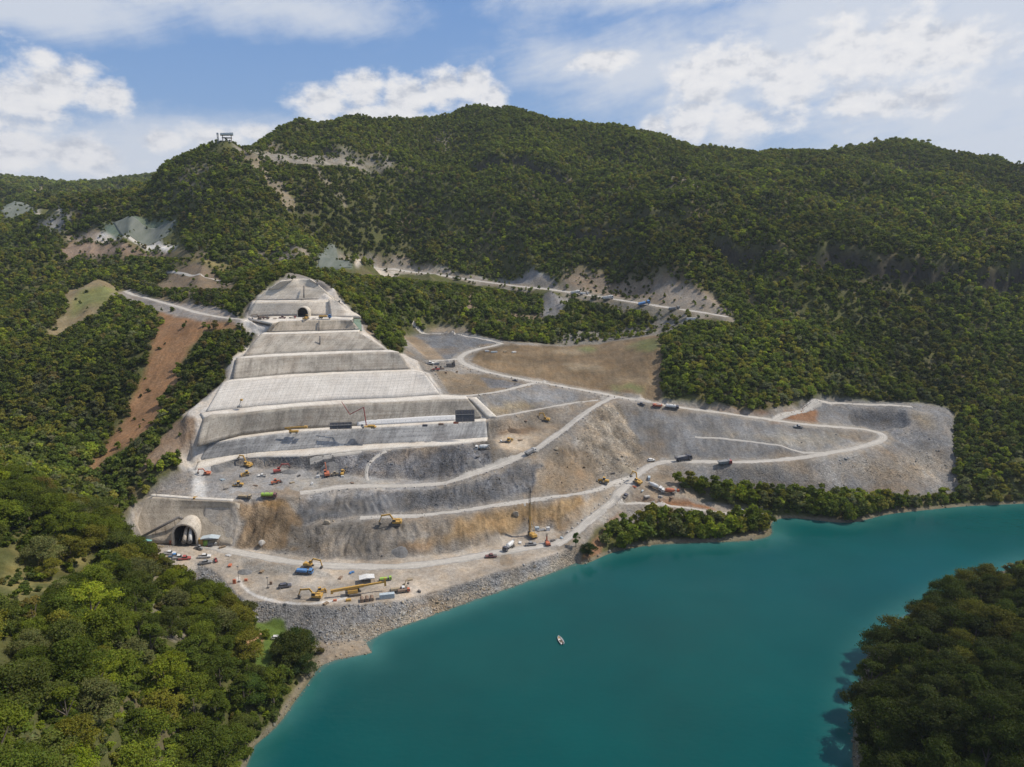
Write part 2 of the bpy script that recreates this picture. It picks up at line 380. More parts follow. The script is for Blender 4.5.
# near hill (left) and the headland (right)
near_crest = LY((-200, 440, 330), (-60, 462, 320), (0, 496, 312), (60, 526, 308), (110, 560, 306), (160, 594, 302), (210, 624, 298), (250, 642, 294), (285, 652, 290), (308, 660, 286))
PTS += list(yl((0, 620, 200), (100, 630, 222), (180, 655, 248), (225, 664, 264), (100, 700, 186), (200, 700, 226), (0, 767, 136), (80, 767, 152), (150, 767, 175), (205, 767, 207), (-200, 640, 190), (-200, 800, 110), (0, 900, 92), (100, 900, 106), (190, 860, 160)))
PTS += list(zl((262, 650, 9), (268, 636, 9), (258, 665, 8), (285, 665, 5), (296, 650, 4)))
PTS += list(yl((1024, 767, 186), (940, 767, 205), (1024, 680, 252), (940, 690, 247), (1024, 610, 312), (960, 640, 292), (1024, 900, 150), (900, 760, 214), (1300, 650, 260), (1300, 800, 180)))
# mountain
LY((720, 241, 850), (800, 251, 805), (860, 257, 790), (900, 261, 780), (960, 262, 772), (1024, 267, 765), (1160, 272, 760))
LY((720, 252, 840), (800, 267, 790), (860, 273, 776), (900, 278, 768), (960, 282, 760), (1024, 287, 752), (1160, 292, 748))
LY((610, 226, 960), (660, 223, 940), (700, 229, 905))
LY((610, 234, 951), (660, 231, 930), (700, 238, 890))
ridge = LY((75, 213, 1030), (100, 211, 1040), (150, 181, 1060), (190, 151, 1080), (215, 133, 1090), (226, 129, 1095), (240, 134, 1110), (262, 135, 1150), (280, 115, 1210), (300, 111, 1250), (340, 115, 1290), (390, 119, 1330), (425, 111, 1370), (450, 101, 1400), (468, 98, 1410), (500, 104, 1420), (560, 118, 1400), (600, 125, 1380), (650, 132, 1360), (720, 146, 1360), (770, 154, 1380), (800, 151, 1400), (850, 133, 1420), (900, 139, 1420), (960, 151, 1430), (1024, 167, 1440), (1150, 181, 1450), (1300, 201, 1450))
back = ridge.copy(); back[:, :2] *= 1.12; back[:, 2] -= 55; LINES.append(back)
back2 = ridge.copy(); back2[:, :2] *= 1.45; back2[:, 2] = back2[:, 2] * 0.35 + 40
for k in range(len(back2)):
    if pix(back2[k])[0] > 260: PTS.append(back2[k])
PTS += list(yl((230, 250, 850), (250, 200, 960), (330, 190, 1030), (350, 250, 1000), (420, 250, 1050), (430, 150, 1310), (300, 150, 1180), (320, 161, 1150), (350, 163, 1160), (385, 166, 1185), (300, 157, 1140), (270, 154, 1125), (560, 200, 1090), (560, 250, 980), (650, 185, 1090), (650, 260, 860), (480, 200, 1120), (500, 260, 1000),
               (700, 195, 1020), (800, 195, 1040), (900, 205, 1000), (1000, 215, 990), (850, 235, 870), (960, 240, 860), (850, 340, 700), (960, 340, 690), (960, 400, 580), (1024, 400, 590), (1024, 430, 545), (1024, 460, 505), (965, 440, 548), (965, 470, 505), (1150, 350, 650), (1150, 430, 560), (750, 290, 760), (800, 330, 650), (840, 396, 596), (900, 396, 600), (150, 215, 1000), (190, 220, 960), (200, 190, 1000)))
# cut benches on the left, far hills
LY((60, 250, 925), (110, 252, 905), (160, 250, 885), (200, 258, 850))
LY((68, 238, 975), (110, 243, 955), (150, 246, 925), (180, 247, 905))
LY((68, 233, 985), (110, 232, 985), (150, 237, 965), (178, 242, 920))
LY((100, 221, 1010), (140, 217, 1020), (175, 219, 1010))
PTS += list(yl((0, 240, 1100), (40, 235, 1080), (0, 222, 1300), (50, 218, 1300), (0, 206, 1500), (50, 208, 1480), (90, 214, 1200), (0, 195, 1900), (60, 195, 1900), (100, 193, 1800), (130, 192, 1900), (150, 186, 2100), (-150, 180, 2400), (-150, 230, 1200),
               (-120, 176, 2450), (0, 172, 2400), (15, 170, 2400), (30, 176, 2400), (48, 187, 2350), (66, 197, 2300), (80, 190, 2700), (100, 182, 2800), (130, 176, 2850), (160, 171, 2900), (210, 164, 2950), (280, 160, 3000)))
for u in range(-200, 360, 80): PTS.append(np.array([(u - 512) / 684 * 3600, 3600, 250.0]))
PTS += list(yl((700, 160, 2300), (740, 149, 2300), (765, 146, 2300), (800, 152, 2350), (860, 170, 2400)))
for a in range(-75, 80, 10):
    for rr, zz in ((4200, 200), (7500, 120)): PTS.append(np.array([rr * math.sin(R(a)), rr * math.cos(R(a)), zz]))
for a in (-75, -62):
    for rr, zz in ((150, 100), (300, 110), (600, 130), (1000, 200), (1800, 320)): PTS.append(np.array([rr * math.sin(R(a)), rr * math.cos(R(a)), zz]))
for a in (62, 75):
    for rr, zz in ((150, 50), (280, 45), (700, 100), (1000, 240), (1700, 330)): PTS.append(np.array([rr * math.sin(R(a)), rr * math.cos(R(a)), zz]))
PTS += [np.array([-60., 40., 90.]), np.array([0., 30., -15.]), np.array([100., 40., -5.]), np.array([-30., 60., 20.])]

# ------------------------------------------------------------------ triangulate, sample on a fan of rings, soften the natural slopes
vs, es = [], []
for ln in LINES:
    k0 = len(vs)
    vs += [tuple(p) for p in ln]
    es += [(k0 + i, k0 + i + 1) for i in range(len(ln) - 1)]
vs += [tuple(p) for p in PTS]
out = delaunay_2d_cdt([Vector((p[0], p[1])) for p in vs], es, [], 0, 1e-4)
ov, ofc, oorig = out[0], out[2], out[3]
zv = np.full(len(ov), np.nan)
for i, o in enumerate(oorig):
    if o: zv[i] = np.mean([vs[k][2] for k in o])
bad = np.where(np.isnan(zv))[0]
if len(bad):
    for i in bad:      # crossings of two lines: height from the nearest line
        b = (1e18, 0)
        for (a, c) in es:
            p, q = vs[a], vs[c]
            dx_, dy_ = q[0] - p[0], q[1] - p[1]
            t = max(0, min(1, ((ov[i].x - p[0]) * dx_ + (ov[i].y - p[1]) * dy_) / (dx_ * dx_ + dy_ * dy_ + 1e-9)))
            d = (ov[i].x - p[0] - t * dx_) ** 2 + (ov[i].y - p[1] - t * dy_) ** 2
            if d < b[0]: b = (d, p[2] + t * (q[2] - p[2]))
        zv[i] = b[1]
import os
if os.environ.get('DBG'):
    for i in bad: print('X', [round(float(q)) for q in pix((ov[i].x, ov[i].y, zv[i]))], round(zv[i],1))
print('TIN', len(ov), 'crossings', len(bad))
TIN = BVHTree.FromPolygons([Vector((p.x, p.y, z)) for p, z in zip(ov, zv)], ofc)
def tin_cam(u, v):
    d = ray(u, v)
    h = TIN.ray_cast(Vector((0, 0, CAM_H)), Vector(d).normalized())
    return h[0]

TH = np.radians(np.arange(-58, 58.01, 0.11))
rr = [95.0]
while rr[-1] < 4700:
    k = 0.0085 if rr[-1] < 250 else (0.0026 if rr[-1] < 640 else (0.004 if rr[-1] < 1500 else 0.012))
    rr.append(rr[-1] * (1 + k))
RR = np.array(rr)
NR, NTH = len(RR), len(TH)
GX = RR[:, None] * np.sin(TH)[None]; GY = RR[:, None] * np.cos(TH)[None]
GZ = np.zeros((NR, NTH))
down = Vector((0, 0, -1))
for i in range(NR):
    for j in range(NTH):
        h = TIN.ray_cast(Vector((GX[i, j], GY[i, j], 2000)), down)
        GZ[i, j] = h[0].z if h[0] is not None else 60.0
FINAL = False
def world_poly(pix_pts, rough=None):
    out_ = []
    for p in pix_pts:
        q = tin_cam(*p) if not FINAL else ground_at(*p)
        if q is not None: out_.append((q.x, q.y))
    return out_
def mask(pix_pts, warp=0.0, seed=5, scale=0.12):
    poly = np.array(world_poly(pix_pts))
    out_ = np.zeros(GX.shape, bool)
    (x0, y0), (x1, y1) = poly.min(0) - warp - 1, poly.max(0) + warp + 1
    sel = (GX > x0) & (GX < x1) & (GY > y0) & (GY < y1)
    x, y = GX[sel], GY[sel]
    if warp:
        x, y = x + fbm(x * scale, y * scale, 3, seed) * warp, y + fbm(x * scale, y * scale, 3, seed + 40) * warp
    out_[sel] = in_poly(x, y, poly)
    return out_
# where people have cut and filled the ground (kept crisp)
SITE = [(120, 540), (128, 506), (150, 494), (186, 470), (184, 414), (222, 383), (232, 357), (258, 334), (243, 316), (268, 288), (283, 278), (311, 277), (340, 298), (362, 318), (388, 350), (405, 357), (403, 334), (440, 326),
        (505, 341), (560, 345), (655, 334), (660, 400), (700, 405), (768, 413), (800, 404), (830, 398), (918, 403), (952, 412), (957, 490), (870, 497), (740, 488), (700, 500), (770, 512), (770, 519), (700, 516), (600, 525), (578, 566), (480, 600), (420, 624), (372, 655), (330, 662), (316, 645), (250, 620), (190, 580)]
hard = mask(SITE).astype(float)
for rd in (far_road, west_road): hard = np.maximum(hard, (dist_line(GX, GY, rd, 12) < 7))
#hard = np.maximum(hard, mask([(62, 252), (64, 232), (100, 220), (176, 218), (182, 248), (205, 262), (160, 256)]))
def blur(a, n):
    k = np.ones(2 * n + 1) / (2 * n + 1)
    for ax in (0, 1):
        p = np.pad(a, [(n, n) if i == ax else (0, 0) for i in (0, 1)], 'edge')
        c = np.cumsum(np.insert(p, 0, 0, ax), ax)
        a = (np.take(c, range(2 * n + 1, c.shape[ax]), ax) - np.take(c, range(0, c.shape[ax] - 2 * n - 1), ax)) / (2 * n + 1)
    return a
hardf = np.clip(blur(hard, 3) * 1.6, 0, 1)
GZ0 = GZ.copy()
nat = 1 - hardf
B = blur(blur(GZ, 9), 6)
GZ = GZ * hardf + B * nat
pm = blur(mask([(190, 462), (186, 440), (196, 418), (200, 405), (220, 380), (230, 355), (250, 333), (236, 318), (250, 299), (264, 287), (280, 275), (314, 275), (330, 287), (344, 298), (368, 318), (362, 324), (392, 349), (408, 354), (428, 371), (446, 394), (474, 397), (494, 419), (494, 440), (437, 446), (330, 453), (235, 460)]).astype(float), 1)
GZ = GZ * (1 - pm) + np.minimum(GZ, GZ0 - 0.3) * pm
for pl in ([(197, 455), (203, 421), (208, 412), (226, 384), (236, 359), (246, 352), (262, 334), (248, 318), (256, 302), (272, 289), (283, 281), (310, 280), (330, 299), (338, 302), (358, 318), (352, 321), (384, 349), (400, 353), (422, 372), (441, 395), (467, 399), (486, 420), (488, 437), (437, 441), (330, 448), (235, 456)],
           [(138, 538), (135, 507), (150, 498), (193, 501), (230, 503), (236, 520), (231, 544)]):
    GZ -= 2.4 * blur(mask(pl).astype(float), 1)
for pl, a in (([(300, 282), (314, 278), (332, 290), (338, 300), (310, 300)], 4.5), ([(258, 318), (262, 303), (334, 301), (334, 318)], 3.5), ([(318, 332), (324, 321), (350, 321), (358, 331)], 3.0), ([(268, 290), (281, 278), (313, 278), (322, 288)], 2.0)):
    GZ -= a * blur(mask(pl).astype(float), 1)
GZ -= 2.5 * blur(mask([(258, 297), (266, 288), (281, 277), (314, 277), (327, 287), (337, 299)]).astype(float), 1)
GZ -= 12.0 * blur(mask([(216, 440), (226, 428), (238, 417), (290, 415), (305, 424), (285, 432), (240, 439)]).astype(float), 2)
GZ -= 5.0 * blur(mask([(850, 412), (900, 409.5), (909, 424), (882, 428), (853, 422)]).astype(float), 2)
# the bore of the lower tunnel is dug out
TB = atz(187, 543.5, 9.0); TB[1] -= 2.5; TD = np.array([-0.05, 1.0]) / math.hypot(0.05, 1.0)
_a = (GX - TB[0]) * TD[0] + (GY - TB[1]) * TD[1]; _b = (GX - TB[0]) * TD[1] - (GY - TB[1]) * TD[0]
dig = (np.abs(_b) < 6.9) & (_a > -1) & (_a < 18.5)
GZ[dig] = np.minimum(GZ[dig], 8.9)
# relief of the natural slopes
D = np.hypot(GX, GY)
far = np.clip((GY - 620) / 300, 0, 1)
dry = np.clip(GZ0 / 6.0, 0, 1)
rel = fbm(GX / 105, GY / 105, 4, 3) * 17 * far * (1.4 - 0.9 * np.clip((GZ0 - 250) / 120, 0, 1)) + (0.4 - np.abs(fbm(GX / 130 + 3 + GY / 700, GY / 420, 3, 21))) * 34 * far * (1.4 - 0.9 * np.clip((GZ0 - 250) / 120, 0, 1)) + fbm(GX / 30, GY / 30, 3, 9) * 2.4 * (1 + far)
CLIFFS = []
def escarp(pts, A, back=90.0, front=60.0):
    """rock band: the ground steps up across the line"""
    p = yl(*pts); o = np.argsort(p[:, 0]); p = p[o]
    yy = np.interp(GX, p[:, 0], p[:, 1]) + fbm(GX / 28, GX / 90, 3, 71) * 14
    ends = np.clip((GX - p[0, 0]) / 25, 0, 1) * np.clip((p[-1, 0] - GX) / 25, 0, 1)
    ends = ends * np.clip(0.75 + fbm(GX / 40, GX * 0 + 3, 3, 72) * 0.8, 0.15, 1.2)
    d = GY - yy
    sg = 1 / (1 + np.exp(-np.clip(d / 2.2, -30, 30)))
    CLIFFS.append(ends * np.exp(-((d + 1.5) / 4.2) ** 2) * (A / 14.0))
    return ends * A * (sg * np.exp(-np.clip(d, 0, None) / back) - 0.5 * (1 - sg) * np.exp(np.clip(d, None, 0) / front))
rel = rel + escarp([(705, 240, 850), (760, 246, 825), (800, 254, 800), (860, 262, 785), (900, 265, 775), (960, 268, 768), (1024, 274, 760), (1160, 280, 750)], 19)
rel = rel + escarp([(560, 212, 980), (610, 228, 955), (660, 225, 930), (705, 233, 900)], 14)
rel = rel + escarp([(262, 156, 1130), (300, 160, 1145), (345, 163, 1155), (392, 165, 1180)], 12)
rel = rel + escarp([(465, 160, 1200), (500, 165, 1190), (540, 172, 1160), (575, 180, 1130)], 14)
lk = aty(227, 138, 1095); rel = rel + 9 * np.exp(-((GX - lk[0]) ** 2 + (GY - lk[1]) ** 2) / 22 ** 2)
GZ += rel * nat * dry * np.clip(blur(nat, 8) ** 2, 0, 1)
# ------------------------------------------------------------------ ground colours (real-world base colours, by place)
NV = NR * NTH
def gz(x, y):
    """height of the ground (bilinear on the fan)"""
    x, y = np.asarray(x, float), np.asarray(y, float)
    r, t = np.hypot(x, y), np.arctan2(x, y)
    fi = np.clip(np.interp(r, RR, np.arange(NR)), 0, NR - 1.001); fj = np.clip((t - TH[0]) / (TH[1] - TH[0]), 0, NTH - 1.001)
    i, j = fi.astype(int), fj.astype(int); a, b = fi - i, fj - j
    return (GZ[i, j] * (1 - a) + GZ[i + 1, j] * a) * (1 - b) + (GZ[i, j + 1] * (1 - a) + GZ[i + 1, j + 1] * a) * b
TS = np.geomspace(70, 4000, 5000)
def ground_at(u, v):
    """the spot of ground that the photo shows at a pixel"""
    d = ray(u, v); d = d / np.linalg.norm(d)
    z = CAM_H + TS * d[2] - gz(TS * d[0], TS * d[1])
    k = np.argmax(z < 0)
    if z[k] >= 0: return None
    t = TS[k - 1] + (TS[k] - TS[k - 1]) * z[k - 1] / (z[k - 1] - z[k] + 1e-9)
    return Vector((d[0] * t, d[1] * t, CAM_H + d[2] * t))
FINAL = True
colr = np.zeros((NR, NTH, 3)); par = np.zeros((NR, NTH, 3))     # par: rubble, raked streaks, plant cover
colr[:] = (0.085, 0.090, 0.032); par[..., 2] = 1.0
dryn = fbm(GX / 40, GY / 40, 4, 31)
dmix = np.clip((dryn - 0.12) * 3.0, 0, 1)[..., None] * 0.75
colr = colr * (1 - dmix) + np.array((0.125, 0.105, 0.062)) * dmix
gy_, gx_ = np.gradient(GZ)
dr = np.gradient(RR)[:, None]; dt = RR[:, None] * (TH[1] - TH[0])
slope = np.hypot(gy_ / dr, gx_ / dt)
cliff = np.zeros_like(GZ)
cliff = np.maximum(cliff, np.clip(sum(CLIFFS), 0, 1) * nat)
colr = colr * (1 - cliff[..., None]) + np.array((0.048, 0.043, 0.034)) * cliff[..., None]
par[..., 2] *= 1 - cliff * 0.6
def paint(poly, c, rub=None, streak=None, veg=0.0, warp=1.5, f=1.0, feather=1, scale=0.12):
    m = mask(poly, warp, seed=abs(hash(poly[0])) % 97, scale=scale) if not isinstance(poly, np.ndarray) else poly
    m = m.astype(float)
    if feather: m = blur(m, feather)
    m = m * f
    global colr
    colr = colr * (1 - m[..., None]) + np.array(c) * m[..., None]
    for k, v in ((0, rub), (1, streak), (2, veg)):
        if v is not None: par[..., k] = par[..., k] * (1 - m) + v * m
def stripe(pts, w, c, rub=0.0, warp=0.0, f=1.0, is_pix=True, veg=0.0):
    p = np.array([tuple(ground_at(*q)) for q in pts]) if is_pix else pts
    p = smooth_line(p, 4.0, 2)
    m = np.clip((w + fbm(GX * 0.15, GY * 0.15, 3, 77) * warp - dist_line(GX, GY, p, w + warp + 6)) / 1.2, 0, 1)
    paint(m, c, rub, 0.0, veg, f=f, feather=0)
GREY, DGREY, TAN, PALE, EARTH, ORANGE, RED = (0.17, 0.17, 0.172), (0.115, 0.116, 0.12), (0.36, 0.32, 0.27), (0.50, 0.475, 0.44), (0.20, 0.15, 0.10), (0.265, 0.185, 0.10), (0.22, 0.12, 0.07)
paint(SITE, (0.21, 0.195, 0.175), 0.5, 0, warp=3)
# the sprayed-concrete foundation of the dam
paint([(184, 474), (178, 466), (182, 440), (190, 424), (181, 414), (206, 400), (222, 383), (232, 358), (244, 344), (258, 334), (262, 324), (240, 319), (252, 302), (268, 290), (282, 281), (313, 281), (325, 290), (340, 300), (362, 317), (352, 321), (388, 350), (405, 354), (424, 371), (443, 394), (470, 397), (490, 417), (490, 441), (437, 446), (330, 453), (235, 460), (200, 470)], (0.47, 0.44, 0.40), 0.0, 0.35, warp=1.0)
paint([(133, 520), (134, 505), (150, 495), (193, 498), (232, 500), (240, 520), (236, 545), (205, 544), (150, 541)], (0.36, 0.33, 0.29), 0.05, 0.3, warp=1.0)
# upper fill, field, abutment
paint([(411, 333), (440, 331), (470, 333), (505, 342), (478, 350), (458, 357), (446, 362), (434, 350), (420, 342)], (0.135, 0.14, 0.148), 0.6)
paint([(404, 336), (414, 336), (432, 348), (446, 360), (430, 362), (420, 352)], (0.24, 0.195, 0.145), 0.2)
paint([(412, 325), (440, 326), (468, 328), (470, 333), (430, 332)], (0.21, 0.18, 0.14), 0.3, warp=3)
paint([(478, 351), (505, 344), (560, 346), (600, 343), (640, 337), (660, 331), (662, 404), (630, 397), (600, 391), (570, 386), (545, 380), (520, 376), (490, 370), (471, 363)], (0.150, 0.112, 0.070), 0.1, 0.7, warp=2)
for pl in ([(560, 365), (585, 362), (610, 368), (590, 372)], [(620, 377), (655, 380), (650, 384), (615, 381)], [(540, 350), (570, 348), (600, 352), (580, 355)]):
    paint(pl, (0.27, 0.22, 0.15), 0.1, 0.3, warp=8, f=0.7, feather=2)
for pl in ([(612, 387), (640, 384), (640, 391), (615, 392)], [(625, 345), (655, 338), (658, 350), (640, 352)], [(575, 349), (590, 347), (600, 350), (585, 352)]):
    paint(pl, (0.13, 0.15, 0.06), 0.1, 0.3, 0.3, warp=8, f=0.8, feather=2)
paint([(432, 371), (470, 373), (520, 382), (535, 385), (500, 391), (470, 396), (450, 394)], (0.185, 0.15, 0.108), 0.4, 0.4)
paint([(480, 377), (520, 383), (530, 384), (510, 388), (490, 388)], (0.15, 0.15, 0.155), 0.5)
paint([(468, 399), (500, 394), (545, 383), (598, 397), (565, 403), (530, 409), (490, 417)], (0.165, 0.165, 0.165), 0.4, 0.5)
paint([(484, 406), (520, 402), (548, 403), (530, 409), (492, 416)], (0.27, 0.215, 0.13), 0.5, 0.3, warp=5, f=0.75, feather=2)
paint([(470, 456), (488, 421), (530, 412), (570, 406), (600, 402), (590, 407), (560, 430), (530, 452), (500, 463)], (0.175, 0.155, 0.13), 0.5, warp=2)
paint([(500, 448), (495, 440), (510, 430), (540, 425), (560, 424), (540, 444), (520, 455)], (0.33, 0.275, 0.21), 0.15, warp=4, feather=2)
paint([(496, 436), (512, 425), (530, 424), (545, 428), (520, 434)], (0.13, 0.088, 0.055), 0.4, warp=5, f=0.8, feather=2)
# rockfill to the right
paint([(612, 403), (700, 412), (800, 426), (880, 433), (884, 438), (830, 452), (740, 461), (700, 461), (660, 459), (640, 452), (622, 425)], (0.165, 0.164, 0.162), 0.3, 0.9)
paint([(690, 428), (760, 436), (830, 430), (860, 434), (830, 444), (790, 448), (740, 440)], (0.21, 0.19, 0.15), 0.5, 0.4, warp=8, f=0.55, feather=3)
paint([(800, 405), (830, 398), (918, 403), (952, 412), (957, 492), (870, 497), (800, 492), (740, 488), (690, 479), (700, 466), (790, 463), (862, 450), (892, 440), (888, 432), (850, 425), (802, 421)], (0.168, 0.166, 0.164), 0.55, 0.3)
paint([(880, 460), (930, 448), (950, 455), (954, 478), (900, 482), (820, 480), (760, 482), (740, 478), (820, 468)], (0.27, 0.235, 0.185), 0.9, warp=10, f=0.6, feather=4)
paint([(905, 412), (925, 413), (935, 430), (920, 428)], (0.24, 0.2, 0.14), 0.6, warp=6, f=0.7, feather=2)
paint([(850, 411), (905, 411), (912, 424), (880, 427), (850, 421)], (0.10, 0.10, 0.102), 0.6, warp=3, f=0.8)
paint([(770, 423), (785, 412), (815, 409), (818, 424), (800, 424)], (0.21, 0.115, 0.065), 0.4, veg=0.25, warp=3)
paint([(672, 404), (710, 408), (770, 412), (760, 417), (700, 410)], RED, 0.2, warp=2, veg=0.1)
paint([(600, 404), (620, 405), (635, 435), (645, 455), (640, 470), (610, 478), (585, 470), (575, 450), (585, 425)], (0.215, 0.19, 0.155), 0.9, warp=3)
paint([(540, 462), (565, 442), (590, 450), (600, 470), (600, 485), (560, 494), (520, 500), (535, 475)], (0.19, 0.155, 0.115), 0.5, warp=6, feather=3)
paint([(570, 470), (584, 466), (592, 478), (575, 484)], (0.25, 0.17, 0.10), 0.3, warp=8, f=0.6, feather=3)
paint([(300, 497), (340, 491), (391, 492), (442, 490), (486, 478), (520, 465), (545, 463), (530, 490), (499, 501), (450, 507), (400, 510), (340, 515), (290, 523)], DGREY, 0.65, 0.3, warp=3)
paint([(296, 520), (330, 516), (420, 508), (390, 497), (320, 497)], (0.125, 0.125, 0.126), 0.2, 0.3, warp=4)
paint([(236, 500), (258, 498), (285, 498), (300, 520), (300, 550), (270, 551), (232, 546), (245, 525)], (0.21, 0.155, 0.10), 0.4, 0.2, warp=3)
paint([(252, 500), (280, 499), (290, 506), (270, 510)], (0.25, 0.16, 0.075), 0.3, warp=3)
paint([(290, 527), (364, 521), (450, 519), (520, 504), (500, 544), (420, 555), (320, 557), (285, 545)], (0.175, 0.16, 0.14), 0.4, 0.3, warp=3)
paint([(398, 541), (450, 541), (500, 537), (520, 525), (546, 523), (560, 531), (575, 525), (588, 512), (584, 497), (525, 505), (490, 513), (455, 523), (450, 535)], ORANGE, 0.35, 0.2, warp=4, feather=2)
paint([(398, 541), (430, 540), (432, 552), (400, 553)], (0.27, 0.17, 0.085), 0.2, warp=5, feather=2, f=0.8)
paint([(560, 527), (584, 500), (606, 490), (630, 480), (600, 512), (575, 532)], (0.26, 0.205, 0.145), 0.3, warp=3)
# excavation floor and the cut behind it
paint([(190, 480), (200, 475), (235, 465), (300, 468), (360, 476), (400, 480), (438, 480), (440, 489), (391, 491), (286, 497), (235, 500), (190, 498)], (0.25, 0.243, 0.235), 0.3, warp=2)
paint([(300, 467), (345, 455), (400, 449), (440, 447), (488, 442), (491, 462), (470, 472), (440, 479), (400, 479), (365, 477), (345, 472)], (0.12, 0.12, 0.125), 0.75, 0.3, warp=2)
paint([(192, 473), (235, 461), (300, 458), (330, 455), (345, 472), (300, 468), (235, 465)], DGREY, 0.6, warp=2)
paint([(290, 478), (360, 478), (400, 483), (380, 489), (330, 489), (290, 492)], (0.30, 0.285, 0.26), 0.15, warp=3, feather=2)
paint([(133, 506), (149, 495), (186, 470), (192, 471), (200, 476), (190, 480), (188, 498), (160, 497)], (0.20, 0.19, 0.18), 0.5)
paint([(186, 470), (206, 461), (212, 470), (204, 478), (206, 498), (194, 498), (192, 476)], (0.46, 0.45, 0.43), 0.1, warp=2)
# lower platform, riprap, beach
paint([(140, 545), (205, 544), (230, 547), (320, 559), (370, 561), (460, 552), (516, 534), (546, 527), (567, 536), (585, 540), (575, 548), (520, 566), (440, 590), (400, 600), (330, 606), (245, 600), (215, 572), (160, 560)], (0.37, 0.325, 0.27), 0.12, 0.0, warp=1.5)
paint([(240, 558), (290, 566), (330, 573), (330, 578), (280, 575), (245, 570)], (0.24, 0.225, 0.2), 0.4, warp=3, f=0.8)
paint([(270, 578), (330, 580), (370, 590), (350, 597), (300, 594), (262, 588)], (0.31, 0.285, 0.25), 0.1, warp=3, f=0.7, feather=2)
paint([(196, 562), (215, 572), (245, 602), (330, 608), (400, 602), (440, 592), (480, 579), (520, 567), (575, 549), (578, 564), (500, 592), (420, 621), (372, 642), (316, 644), (250, 619), (190, 580)], (0.185, 0.184, 0.182), 1.0, 0.0, warp=1)
paint([(330, 634), (400, 612), (460, 596), (520, 577), (578, 556), (580, 566), (500, 593), (420, 622), (370, 646)], (0.27, 0.238, 0.19), 1.0, warp=4, f=0.75, feather=2)
paint([(318, 643), (345, 640), (366, 642), (374, 654), (335, 662), (320, 664)], (0.29, 0.245, 0.19), 0.0, warp=1.5)
stripe([(238, 578), (246, 592), (270, 601), (300, 605), (330, 602), (345, 598)], 1.7, (0.58, 0.56, 0.53), 0.0, 0.6)
# left valley: slide, grass, spoil heap, roads
paint([(160, 303), (186, 316), (220, 318), (240, 322), (236, 330), (205, 332), (188, 352), (172, 392), (152, 425), (128, 446), (106, 458), (88, 482), (76, 488), (100, 452), (120, 425), (136, 390), (150, 350), (158, 325)], (0.23, 0.135, 0.072), 0.25, 0.7, warp=5, feather=2)
paint([(64, 289), (118, 288), (116, 296), (92, 316), (62, 334), (44, 342), (52, 325), (66, 310)], (0.21, 0.17, 0.10), 0.1, warp=4)
paint([(82, 290), (116, 289), (108, 304), (84, 308), (72, 318), (70, 305)], (0.15, 0.17, 0.055), 0.0, warp=5, f=0.8, feather=2)
paint([(148, 289), (172, 272), (193, 261), (215, 272), (240, 289)], (0.165, 0.128, 0.088), 0.2, 0.4, warp=3, feather=2)
paint([(150, 300), (165, 290), (235, 291), (238, 300), (210, 312), (170, 304)], (0.20, 0.155, 0.10), 0.2, veg=0.45, warp=6, f=0.8)
paint([(150, 280), (160, 270), (190, 258), (230, 265), (240, 275), (215, 268), (193, 262)], (0.19, 0.16, 0.07), 0.1, veg=0.3, warp=4)
paint([(200, 417), (172, 424), (150, 452), (138, 474), (160, 468), (178, 448), (196, 436)], (0.21, 0.155, 0.11), 0.3, 0.6, warp=3)
paint([(236, 320), (252, 312), (262, 322), (258, 334), (246, 332)], PALE, 0.2, warp=2)
paint([(112, 294), (128, 289), (160, 300), (240, 318), (244, 324), (200, 322), (160, 312), (130, 304)], (0.24, 0.22, 0.2), 0.3, warp=2)
paint([(58, 253), (64, 238), (110, 246), (165, 250), (205, 258), (215, 262), (160, 258), (105, 260)], (0.235, 0.175, 0.13), 0.25, 0.5, warp=8, feather=2)
paint([(66, 231), (95, 230), (130, 238), (110, 242), (66, 238)], (0.27, 0.22, 0.17), 0.3, 0.3, warp=4)
paint([(96, 240), (100, 233), (140, 237), (160, 239), (178, 245), (176, 248), (140, 245)], (0.47, 0.46, 0.44), 0.1, 0.3, warp=3)
paint([(98, 229), (108, 221), (140, 217), (178, 218), (172, 232), (160, 238), (128, 235)], (0.11, 0.145, 0.11), 0.0, 0.3, veg=0.0, warp=3)
paint([(36, 226), (60, 216), (74, 216), (62, 232), (40, 232)], (0.2, 0.2, 0.19), 0.1, 0.4, warp=4, veg=0.1)
paint([(0, 204), (30, 206), (34, 214), (0, 211)], (0.2, 0.24, 0.22), 0.1, 0.4, warp=6, veg=0.1)
paint([(33, 208), (62, 208), (60, 214), (34, 215)], (0.5, 0.47, 0.42), 0.1, 0.2, warp=5, veg=0)
paint([(22, 192), (36, 188), (50, 190), (48, 195), (24, 195)], (0.29, 0.24, 0.18), 0.1, 0.2, warp=10, veg=0)
paint([(62, 192), (80, 191), (80, 194), (62, 195)], (0.3, 0.25, 0.2), 0.1, 0.2, warp=8, veg=0)
paint([(70, 180), (110, 180), (112, 184), (72, 184)], (0.3, 0.28, 0.26), 0.1, 0.2, warp=8, veg=0.1)
